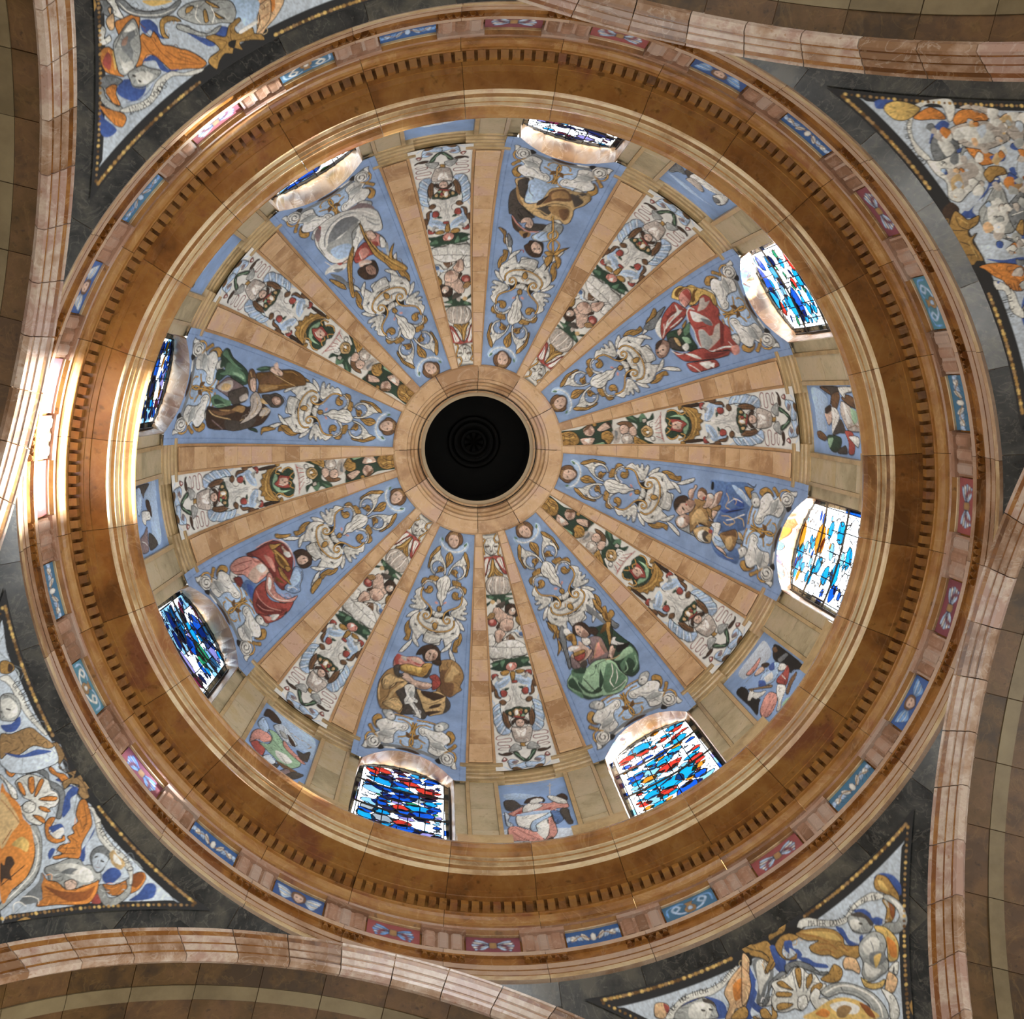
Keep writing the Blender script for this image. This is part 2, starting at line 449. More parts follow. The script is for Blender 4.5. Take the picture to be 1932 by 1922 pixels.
for k in range(8):
    for s in (1, -1):
        w, o = (SHORT[k], SHORT[(k - 1) % 8]) if s > 0 else (SHORT[(k - 1) % 8], SHORT[k])
        r = root('pilaster', PB[0], nar_deg(k), PB[1], 'beige pilaster beside the %s window, towards the %s' % (w, o), 'pilaster', 'sixteen pilasters of the drum')
        for n, me in pil[s]: link(n, me, r)

# ------------------------------------------------------------------ great cornice below the drum
N28, A28 = 28, 360 / 28
PH28 = 7.5                       # angle of one triglyph axis
CB = (5.2, 16.9)
corn = [(5.00, 17.02), (5.005, 16.98), (5.03, 16.93), (5.065, 16.89), (5.11, 16.86), (5.125, 16.84), (5.125, 16.80), (5.155, 16.795), (5.16, 16.75), (5.20, 16.745), (5.205, 16.70), (5.25, 16.695), (5.275, 16.66), (5.285, 16.60),
        (5.50, 16.60), (5.505, 16.575), (5.575, 16.57), (5.58, 16.55), (5.64, 16.55), (5.64, 16.56), (5.75, 16.56), (5.75, 17.2), (5.1, 17.2), (5.02, 17.12)]
cm = [1, 1, 1, 1, 1, 2, 2, 1, 2, 2, 1, 2, 2, 0, 0, 0, 0, 0, 0, 0, 0, 0, 1, 1]
corn_t = tag(link('cornice', None, None, (0, 0, 16.9)), 'wide polished brown marble cornice ring with a dentil course, below the drum', 'cornice')
cb = ring_block('cornice_block', corn, -A28 / 2, A28 / 2, 8, [M['cornice'], M['cornice_lip'], M['fillet']], (0, 16.9), False, cm, 0.0035)
for i in range(N28): link('cornice_block', cb, corn_t, None, rad(PH28 + A28 * i + A28 / 2))
link('backing', ring_block('backing', [(5.30, 16.64), (5.9, 16.58), (5.95, 17.15), (5.2, 17.1)], 0, 360, 112, M['dark_gap'], (0, 16.9)), corn_t)
ND = 240
dm = ring_block('dentil', [(5.635, 16.43), (5.735, 16.41), (5.735, 16.555), (5.635, 16.555)], -0.51, 0.51, 1, M['cornice'], (0, 16.9))
for i in range(ND): link('dentil', dm, corn_t, None, rad(360 / ND * i + 0.3))
bed = [(5.735, 16.56), (5.738, 16.40), (5.75, 16.385), (5.755, 16.33), (5.775, 16.27), (5.80, 16.22), (5.805, 16.15), (5.825, 16.14), (5.83, 16.08), (5.905, 16.03), (5.905, 15.97), (6.05, 15.97), (6.05, 16.56)]
bm = [0, 0, 0, 1, 1, 1, 0, 2, 0, 0, 0, 0, 0]
bb = ring_block('bed_moulding', bed, -A28 / 2, A28 / 2, 8, [M['cornice'], M['cornice_lip'], M['frieze_stone']], (0, 16.9), False, bm, 0.0035)
for i in range(N28): link('bed_moulding', bb, corn_t, None, rad(PH28 + A28 * i + A28 / 2))

# ------------------------------------------------------------------ frieze: 28 triglyphs and, further down, 28 painted panels
HALF_TRI = 2.72
TB = (5.87, 15.5)
tri_me = []
w = HALF_TRI * 2 / 5
tri_me.append(('body', ring_block('body', [(5.865, 15.45), (5.99, 15.45), (5.99, 16.04), (5.865, 16.04)], -HALF_TRI, HALF_TRI, 4, M['frieze_stone'], TB)))
bar = ring_block('bar', [(5.848, 15.5), (5.868, 15.5), (5.868, 15.97), (5.848, 15.95)], -0.74, 0.74, 1, M['frieze_stone'], TB)
# bevelled bar: pinch the front face so the three grooves read as V cuts
for v in bar.vertices:
    if v.co.x + TB[0] < 5.852: v.co.y *= 0.6
tri_me.append(('cap', ring_block('cap', [(5.815, 15.95), (5.99, 15.95), (5.99, 16.05), (5.815, 16.05)], -HALF_TRI - 0.2, HALF_TRI + 0.2, 4, M['frieze_stone'], TB)))
def sector_name(a):
    """which sector of the drum an angle points to, in words that can be found in the picture"""
    d = (a - WIN_ROT) % 360
    k = int((d + 22.5) // 45) % 8
    off = (d - 45 * k + 180) % 360 - 180
    return k, off
def where(a, step):
    k, off = sector_name(a)
    n = int(abs(off) // step)
    other = SHORT[(k + (1 if off >= 0 else -1)) % 8]
    return ('%s under the %s, towards the %s' % (['first', 'second', 'third'][min(n, 2)], SHORT[k], other))
for i in range(N28):
    a = PH28 + A28 * i
    r = root('triglyph', TB[0], a, TB[1], 'grooved stone triglyph, ' + where(a, A28), 'triglyph', 'twenty-eight triglyphs of the frieze')
    for n, me in tri_me: link(n, me, r)
    for q in (-1.75, 0, 1.75):
        o = link('bar', bar, r)
        aa = rad(q)
        o.location = (TB[0] * cos(aa) - TB[0], TB[0] * sin(aa), 0); o.rotation_euler = (0, 0, aa)

arch_t = tag(link('architrave', None, None, (0, 0, 15.0)), 'pale stepped marble architrave ring on the arches and pendentives', 'architrave')
arc = [(5.845, 15.47), (5.85, 15.375), (5.89, 15.365), (5.892, 15.13), (5.855, 15.12), (5.85, 14.985), (5.885, 14.97), (5.885, 14.94), (5.84, 14.93), (5.832, 14.78), (5.815, 14.77), (5.81, 14.70), (5.785, 14.69), (5.775, 14.567), (6.0, 14.5), (6.05, 15.47)]
am = [0, 1, 1, 0, 0, 1, 1, 0, 0, 1, 1, 0, 2, 0, 0, 0]  # brown bands stand in for shadow lines between the steps
ab = ring_block('architrave_block', arc, -A28 / 2, A28 / 2, 8, [M['architrave'], M['archivolt_brown'], M['fillet']], (0, 15.0), False, am, 0.0035)
for i in range(N28): link('architrave_block', ab, arch_t, None, rad(PH28 + A28 * i + A28 / 2))
link('backing', ring_block('backing', [(5.9, 14.6), (6.06, 14.6), (6.06, 15.5), (5.9, 15.5)], 0, 360, 112, M['dark_gap'], (0, 15.0)), arch_t)
structure('wall_frieze', ring_block('wall_frieze', [(5.93, 15.4), (6.2, 15.4), (6.2, 16.1), (5.93, 16.1)], 0, 360, 112, M['cornice']), 'brown wall of the frieze behind panels and triglyphs')
reg = ring_block('regula', [(5.852, 15.375), (5.90, 15.375), (5.90, 15.335), (5.852, 15.335)], -HALF_TRI, HALF_TRI, 4, M['archivolt_brown'], (0, 15.0))
gut_v = []
gut_f = []
for j in range(8):
    t_ = 2 * pi * j / 8
    gut_v.append((0.028 * cos(t_), 0.028 * sin(t_), 0.34)); gut_v.append((0.045 * cos(t_), 0.045 * sin(t_), 0.235))
for j in range(8):
    a_, b_ = 2 * j, 2 * ((j + 1) % 8)
    gut_f.append((a_, b_, b_ + 1, a_ + 1))
gut_f.append(tuple(2 * j + 1 for j in range(8)))
gut = mesh('gutta', gut_v, gut_f, M['archivolt_brown'])
for i in range(N28):
    a = PH28 + A28 * i
    g = link('regula', reg, arch_t, None, rad(a))
    for q in range(6):
        aq = -2.3 + 0.92 * q
        link('gutta', gut, g, polar(5.875, aq, 0))

# ------------------------------------------------------------------ four arches: moulded archivolts and vault soffits built of separate stones
ARCH_DIR = {0: 'arch below the embracing family', 1: 'arch below the golden lamb woman', 2: 'arch below the column bearer', 3: 'arch below the snake-staff figure'}
def arch_pt(q, th, a, zc, r):
    t = rad(ARCH_ROT + 90 * q)
    s = r * sin(th)
    return (a * cos(t) - s * sin(t), a * sin(t) + s * cos(t), zc + r * cos(th))
# profile from the marble edge (w = 0) to the vault edge (w = 1): (w, outward offset)
AV = [(0.0, 0.10, 0), (0.0, -0.02, 0), (0.08, -0.02, 0), (0.09, -0.010, 1), (0.27, -0.010, 1), (0.28, -0.022, 0), (0.48, -0.022, 0), (0.49, -0.012, 1), (0.57, -0.012, 1), (0.58, -0.024, 0), (0.77, -0.024, 0), (0.78, -0.014, 1), (0.87, -0.014, 1), (0.88, -0.028, 0), (1.0, -0.03, 0), (1.0, 0.045, 0), (0.3, 0.35, 0)]
def av_point(q, th, w, off):
    a = 5.589 + (5.806 - 5.589) * w
    zc = 8.919 + (9.133 - 8.919) * w
    r = 5.563 + (5.1315 - 5.563) * w
    return arch_pt(q, th, a + off, zc, r)
def arch_block(name, q, pts, t0, t1, n, mats, local, midx):
    V, F, MI = [], [], []
    m = len(pts)
    for i in range(n + 1):
        th = t0 + (t1 - t0) * i / n
        for p in pts:
            x, y, z = p(q, th)
            V.append((x - local[0], y - local[1], z - local[2]))
    for i in range(n):
        for j in range(m):
            k = (j + 1) % m
            F.append((i * m + j, i * m + k, (i + 1) * m + k, (i + 1) * m + j)); MI.append(midx[j])
    F.append(tuple(range(m))[::-1]); MI.append(0)
    F.append(tuple(n * m + j for j in range(m))); MI.append(0)
    return mesh(name, V, F, mats, False, MI)
av_pts = [(lambda q, th, w=w, o=o: av_point(q, th, w, o)) for w, o, _ in AV]
av_mi = [m_ for _, _, m_ in AV]
def soff(a, r): return lambda q, th: arch_pt(q, th, a, 9.133, r)
TH_MAX = 1.32
for q in range(4):
    base = arch_pt(q, TH_MAX, 5.8, 9.1, 5.2)
    base = (arch_pt(q, 0, 5.8, 9.1, 0)[0], arch_pt(q, 0, 5.8, 9.1, 0)[1], 9.1)
    t = tag(link('archivolt', None, None, base), 'banded pale and brown marble archivolt of the ' + ARCH_DIR[q], 'archivolt', 'archivolts of the crossing')
    nb = 22
    for i in range(nb):
        t0 = -TH_MAX + 2 * TH_MAX * i / nb + 0.0012; t1 = -TH_MAX + 2 * TH_MAX * (i + 1) / nb - 0.0012
        link('voussoir', arch_block('voussoir', q, av_pts, t0, t1, 4, [M['archivolt_pale'], M['archivolt_brown']], base, av_mi), t)
    v = tag(link('arch_vault', None, None, base), 'dark brown stone vault with a pale band inside the ' + ARCH_DIR[q], 'vault', 'barrel vaults of the church arms')
    rows = [('vault_stone', 5.83, 6.17, M['soffit'], 0.0), ('band_stone', 6.175, 6.35, M['soffit_pale'], 0.0), ('vault_stone', 6.355, 7.1, M['soffit'], 0.0), ('vault_stone', 7.105, 8.2, M['soffit'], 0.5), ('vault_stone', 8.21, 10.2, M['soffit'], 0.5), ('vault_stone', 10.21, 13.5, M['soffit'], 0.0)]
    nb = 18
    for n, a0, a1, mt, sh in rows:
        if a0 > 8.3:
            link(n, arch_block(n, q, [soff(a0, 5.19), soff(a1, 5.19), soff(a1, 5.4), soff(a0, 5.4)], -TH_MAX, TH_MAX, 40, mt, base, [0] * 4), v)
            continue
        for i in range(nb):
            t0 = -TH_MAX + 2 * TH_MAX * (i + sh) / nb + 0.001; t1 = min(TH_MAX, -TH_MAX + 2 * TH_MAX * (i + 1 + sh) / nb) - 0.001
            rf = 5.19 + RNG.uniform(-0.006, 0.006) - (0.012 if n == 'band_stone' else 0)
            link(n, arch_block(n, q, [soff(a0, rf), soff(a1, rf), soff(a1, 5.4), soff(a0, 5.4)], t0, t1, 4, mt, base, [0] * 4), v)
    link('backing', arch_block('backing', q, [soff(5.9, 5.21), soff(14, 5.21), soff(14, 5.5), soff(5.9, 5.5)], -TH_MAX, TH_MAX, 40, M['dark_gap'], base, [0] * 4), v)

# ------------------------------------------------------------------ pendentives: black marble slabs on a sphere between the arches
PEND_DIR = {0: 'below the green-skirted woman', 1: 'below the woman with gold vessel', 2: 'below the white-robed figure', 3: 'below the red-cloaked figure'}
def pend_half(phi):
    """half width in degrees of a pendentive at polar angle phi"""
    R = PEND_R * sin(rad(phi))
    return 45 - math.degrees(math.acos(min(1.0, 5.60 / R))) if R > 5.60 else 45.0
PPHI0, PPHI1 = 46.5, 78.0
for q in range(4):
    c0 = ARCH_ROT + 45 + 90 * q
    bx = sphere_pt(PEND_R, PEND_ZC, c0, PPHI1)
    t = tag(link('pendentive', None, None, bx), 'black veined marble pendentive ' + PEND_DIR[q], 'pendentive', 'pendentives of the crossing')
    ns = 9
    bands = [PPHI0, 50.5, 55, 60, 66, PPHI1]
    for bi in range(len(bands) - 1):
        for i in range(ns):
            def fn(u, v, i=i, bi=bi):
                ph = bands[bi] + (bands[bi + 1] - bands[bi]) * v
                h = pend_half(ph)
                lo, hi = max(-h, -45 + 90 * i / ns + 0.03), min(h, -45 + 90 * (i + 1) / ns - 0.03)
                lo, hi = min(lo, h), max(hi, -h)
                if hi < lo: lo = hi = (h if i > ns / 2 else -h)
                x, y, z = sphere_pt(PEND_R, PEND_ZC, c0 + lo + (hi - lo) * u, ph)
                return (x - bx[0], y - bx[1], z - bx[2])
            ph = bands[bi]
            if pend_half(bands[bi]) <= abs(-45 + 90 * (i + (0 if i > ns / 2 else 1 if i < ns // 2 else 0.5)) / ns): continue
            link('slab', grid_mesh('slab', fn, 5, 6, M['black_marble']), t)
    def fb(u, v):
        ph = PPHI0 + (PPHI1 - PPHI0) * v
        h = pend_half(ph)
        x, y, z = sphere_pt(PEND_R + 0.03, PEND_ZC, c0 - h - 0.5 + (2 * h + 1) * u, ph)
        return (x - bx[0], y - bx[1], z - bx[2])
    link('backing', grid_mesh('backing', fb, 30, 20, M['dark_gap']), t)
# ------------------------------------------------------------------ eight stained-glass windows of the drum
GLASS_R = 6.2
SILL = 19.9  # hidden sill height, raised to cut off the lower sun beams
GW = 0.89                        # half width of the glass in metres
def arch_z(x):                   # upper edge of the glass, x in metres from the window axis
    return 23.72 - 0.62 * (abs(x) / GW) ** 2.3
def cyl(x, z, R=GLASS_R):
    a = x / GLASS_R
    return (R * cos(a), R * sin(a), z)
WB = (6.2, 17.4)
def wv(p): return (p[0] - WB[0], p[1], p[2] - WB[1])

GLASS = {n: glass_mat('glass ' + n, c) for n, c in {
    'clear': 'f7fbff', 'milk': 'dfe9f2', 'cyan': '0fa3e6', 'blue': '0b55c9', 'navy': '16204f', 'red': 'd8372a', 'wine': '6f1f3c', 'orange': 'f09020',
    'yellow': 'f4d24a', 'green': '2c9a66', 'violet': '9a8fd0', 'pale blue': '8cc8f0', 'grey': 'a8adb0'}.items()}
WIN_PAL = {  # colours of the larger panes; the first window's paled to imitate sun glare
    0: 'clear clear cyan cyan blue clear pale_blue clear clear cyan clear orange', 1: 'cyan blue cyan clear cyan red clear clear cyan pale_blue blue clear orange red', 2: 'cyan blue blue navy red wine clear pale_blue cyan green violet blue milk grey',
    3: 'blue cyan blue green pale_blue wine violet navy clear clear milk pale_blue cyan', 4: 'blue blue cyan navy violet clear pale_blue wine orange', 5: 'cyan green clear pale_blue clear blue grey clear',
    6: 'violet navy wine clear cyan blue clear milk clear navy', 7: 'cyan cyan blue clear navy clear cyan green blue clear pale_blue red'}
WIN_LABEL = {0: 'brightest, almost white stained-glass window', 1: 'red, cyan and white stained-glass window', 2: 'stained-glass window of red and blue leaf shapes', 3: 'stained-glass window with a large blue oval',
             4: 'narrow-seen deep blue stained-glass window', 5: 'mostly hidden stained-glass window with a green leaf', 6: 'violet and white stained-glass window', 7: 'cyan and white stained-glass window'}

def leaf(cx, cz, L, H, rot, bend, n=7):
    pts = []
    for i in range(n + 1):
        t = -1 + 2 * i / n
        pts.append((t * L, H * (1 - t * t) ** 0.8 + bend * (1 - t * t)))
    for i in range(n - 1, 0, -1):
        t = -1 + 2 * i / n
        pts.append((t * L, -H * (1 - t * t) ** 0.7 + bend * (1 - t * t)))
    c, s = cos(rot), sin(rot)
    return [(cx + x * c - z * s, cz + x * s + z * c) for x, z in pts]

def tube_strip(V, F, poly, w, R, closed=True):
    """flat dark lead strip, with two faces and depth, along a polygon in glass coordinates"""
    n = len(poly)
    base = len(V)
    for i, (x, z) in enumerate(poly):
        p, q = poly[i - 1] if (i or closed) else poly[i], poly[(i + 1) % n] if (i < n - 1 or closed) else poly[i]
        dx, dz = q[0] - p[0], q[1] - p[1]
        l = math.hypot(dx, dz) or 1
        nx, nz = -dz / l * w, dx / l * w
        V.append(wv(cyl(x + nx, z + nz, R))); V.append(wv(cyl(x - nx, z - nz, R)))
        V.append(wv(cyl(x, z, R + 0.006)))
    m = n if closed else n - 1
    for i in range(m):
        a, b = base + 3 * i, base + 3 * ((i + 1) % n)
        F += [(a, b, b + 1, a + 1), (a + 1, b + 1, b + 2, a + 2), (a + 2, b + 2, b, a)]

def make_window(k):
    rw = random.Random(100 + k)
    t = root('window_%d' % (k + 1), WB[0], win_deg(k), WB[1], '%s under the %s' % (WIN_LABEL[k], SHORT[k]), None, None, 'structure')
    LV, LF = [], []
    # background panes, roughly rectangular and clear
    zs = [SILL + 0.05]
    while zs[-1] < 23.2: zs.append(zs[-1] + rw.uniform(0.5, 0.8))
    for zi in range(len(zs) - 1):
        xs = [-GW + 0.1]
        while xs[-1] < GW - 0.45: xs.append(xs[-1] + rw.uniform(0.28, 0.5))
        xs.append(GW - 0.1)
        for xi in range(len(xs) - 1):
            x0, x1, z0 = xs[xi], xs[xi + 1], zs[zi]
            top = lambda x: min(zs[zi + 1] if zi < len(zs) - 2 else 99, arch_z(x) - 0.06)
            if top((x0 + x1) / 2) <= z0 + 0.02: continue
            xm = (x0 + x1) / 2
            poly = [(x0, z0), (xm, z0), (x1, z0), (x1, max(z0, top(x1))), (xm, top(xm)), (x0, max(z0, top(x0)))]
            me = mesh('pane', [wv(cyl(x, z, GLASS_R + 0.012)) for x, z in poly], [tuple(range(6))], GLASS[rw.choice(['clear', 'clear', 'clear', 'milk' if k not in (0, 7, 1) else 'clear', 'pale blue' if k in (3, 4) else 'clear'])])
            link('pane', me, t)
            tube_strip(LV, LF, poly, 0.01, GLASS_R)
    # border of small square panes
    for sx in (-1, 1):
        z = SILL + 0.05
        while z < arch_z(GW) - 0.08:
            z1 = z + rw.uniform(0.22, 0.32)
            poly = [(sx * (GW - 0.1), z), (sx * (GW - 0.01), z), (sx * (GW - 0.01), z1), (sx * (GW - 0.1), z1)]
            if True:
                c = rw.choice(['clear', 'clear', 'clear', 'milk', 'violet', 'blue', 'clear', 'pale blue'])
                link('pane', mesh('pane', [wv(cyl(x, zz, GLASS_R + 0.012)) for x, zz in poly], [(0, 1, 2, 3)], GLASS[c]), t)
            tube_strip(LV, LF, poly, 0.01, GLASS_R)
            z = z1
    # coloured leaf-shaped panes
    pal = [c.replace('_', ' ') for c in WIN_PAL[k].split()]
    placed = []
    tries = 0
    while len(placed) < (150 if k in (1, 2, 3, 4, 6) else 110) and tries < 6000:
        tries += 1
        L = rw.uniform(0.1, 0.34) if tries < 1500 else rw.uniform(0.05, 0.13)
        H = min(0.26, L * rw.uniform(0.5, 1.1))
        cx, cz = rw.uniform(-GW + 0.2, GW - 0.2), rw.uniform(20.05, 23.5)
        if k in (0, 7) and cx < -0.25 and rw.random() < 0.75: continue
        rot, bend = rw.gauss(0, 0.4), rw.uniform(-0.5, 0.5) * H
        poly = leaf(cx, cz, L, H, rot, bend)
        if any(abs(x) > GW - 0.12 or z > arch_z(x) - 0.1 for x, z in poly): continue
        if any(abs(cx - a) < (L + l2) * 0.6 and abs(cz - b) < (H + h2) * 0.64 for a, b, l2, h2 in placed): continue
        placed.append((cx, cz, L, H))
        me = mesh('pane', [wv(cyl(x, z, GLASS_R)) for x, z in poly], [tuple(range(len(poly)))], GLASS[rw.choice(pal)])
        link('pane', me, t)
        tube_strip(LV, LF, poly, 0.012, GLASS_R - 0.006)
    tag(link('leading', mesh('leading', LV, LF, M['lead']), t), None, None, None, 'stuff')
    # iron saddle bars and frame
    def bar(name, z, h, x0, x1):
        V, F = [], []
        n = 8
        for i in range(n + 1):
            x = x0 + (x1 - x0) * i / n
            for dz, R in ((-h, GLASS_R - 0.025), (h, GLASS_R - 0.025), (h, GLASS_R - 0.008), (-h, GLASS_R - 0.008)):
                V.append(wv(cyl(x, z + dz, R)))
        for i in range(n):
            for j in range(4):
                F.append((i * 4 + j, (i + 1) * 4 + j, (i + 1) * 4 + (j + 1) % 4, i * 4 + (j + 1) % 4))
        F += [(0, 1, 2, 3), (n * 4, n * 4 + 3, n * 4 + 2, n * 4 + 1)]
        link(name, mesh(name, V, F, M['iron']), t)
    for z in (21.1, 22.3): bar('saddle_bar', z, 0.03, -GW, GW)
    n = 20
    V, F = [], []
    for i in range(n + 1):
        x = -GW - 0.02 + (2 * GW + 0.04) * i / n
        z = arch_z(min(abs(x), GW))
        for dz, R in ((-0.06, GLASS_R - 0.06), (0.05, GLASS_R - 0.06), (0.05, GLASS_R + 0.05), (-0.06, GLASS_R + 0.05)):
            V.append(wv(cyl(x, z + dz, R)))
    for i in range(n):
        for j in range(4): F.append((i * 4 + j, (i + 1) * 4 + j, (i + 1) * 4 + (j + 1) % 4, i * 4 + (j + 1) % 4))
    F += [(0, 1, 2, 3), (n * 4, n * 4 + 3, n * 4 + 2, n * 4 + 1)]
    link('arch_frame', mesh('arch_frame', V, F, M['iron']), t)
    for sx in (-1, 1):
        lo, hi = sorted((sx * (GW - 0.015), sx * (GW + 0.03)))
        V = [wv(cyl(x, z, R)) for z in (SILL, arch_z(GW)) for x, R in ((lo, GLASS_R - 0.04), (hi, GLASS_R - 0.04), (hi, GLASS_R + 0.04), (lo, GLASS_R + 0.04))]
        link('side_frame', mesh('side_frame', V, [(0, 1, 5, 4), (1, 2, 6, 5), (2, 3, 7, 6), (3, 0, 4, 7), (0, 3, 2, 1), (4, 5, 6, 7)], M['iron']), t)
    # stone reveal: path of the inner edge (degrees, z, R) and of the edge at the glass
    front = [(-8.75, 19.3, 5.93), (-8.75, 20.0, 5.93), (-8.75, 21.0, 5.93), (-8.75, 22.0, 5.93)]
    for a in (-8.45, -7.6, -6.2, -4.2, -2.1, 0, 2.1, 4.2, 6.2, 7.6, 8.45):
        z = 23.27 - 0.95 * (abs(a) / 8.6) ** 2.5
        front.append((a, z, math.sqrt(max(0.1, 5.812 ** 2 - (z - DOME_ZC) ** 2))))
    front += [(8.75, 22.0, 5.93), (8.75, 21.0, 5.93), (8.75, 20.0, 5.93), (8.75, 19.3, 5.93)]
    back = []
    for a, z, R in front:
        x = max(-GW - 0.015, min(GW + 0.015, rad(a) * GLASS_R * 0.97))
        zz = z if abs(a) > 8.7 else arch_z(min(GW, abs(x))) + 0.03
        back.append((math.degrees(x / GLASS_R), zz, 6.27))
    groups = [(0, 1), (1, 2), (2, 4), (4, 6), (6, 8), (8, 10), (10, 12), (12, 14), (14, 16), (16, 17), (17, 18)]
    for g0, g1 in groups:
        V, F = [], []
        for i in range(g0, g1 + 1):
            V += [wv(polar(front[i][2], front[i][0], front[i][1])), wv(polar(back[i][2], back[i][0], back[i][1]))]
            o = 1.015 if abs(front[i][0]) < 8.7 else 1.0
            V += [wv(polar(back[i][2] + 0.02, back[i][0] * 1.06, back[i][1] + (0.1 if o > 1 else 0))), wv(polar(front[i][2] + 0.03, front[i][0] * 1.03, front[i][1] + (0.1 if o > 1 else 0)))]
        for i in range(g1 - g0):
            for j in range(4): F.append((i * 4 + j, i * 4 + (j + 1) % 4, (i + 1) * 4 + (j + 1) % 4, (i + 1) * 4 + j))
        e = (g1 - g0) * 4
        F += [(3, 2, 1, 0), (e, e + 1, e + 2, e + 3)]
        link('reveal_stone', mesh('reveal_stone', V, F, M['drum_light']), t)
    sill = ring_block('sill', [(5.955, 16.9), (6.8, 16.9), (6.8, SILL), (6.15, SILL), (5.955, 19.55)], -8.85, 8.85, 6, M['drum_light'], WB)
    link('sill', sill, t)
    for sx in (-1, 1):           # jambs added outside the glass to narrow the sun beams
        lo, hi = sorted((sx * 8.9, sx * 11.5))
        link('sun_stop_jamb', ring_block('sun_stop_jamb', [(6.34, 16.9), (6.85, 16.9), (6.85, 24.2), (6.34, 24.2)], lo, hi, 1, M['drum_light'], WB), t)
    # masonry closing the wall above the glass
    V, F = [], []
    n = 16
    for i in range(n + 1):
        x = -1.03 + 2.06 * i / n
        V += [wv(cyl(x, arch_z(min(GW, abs(x))) + 0.02 if abs(x) < GW else 17.3, 6.24)), wv(cyl(x, 24.2, 6.24))]
    for i in range(n): F.append((2 * i, 2 * i + 2, 2 * i + 3, 2 * i + 1))
    link('spandrel', mesh('spandrel', V, F, M['drum']), t)
M['drum_light'] = stone('window reveal stone', ['86684a', 'a08260', 'ac9070', '9c7a5e'], 1.6, 0.35, 'efe4d2', 0.3, 0.06, 0.3)
for k in range(8): make_window(k)
ART = {}
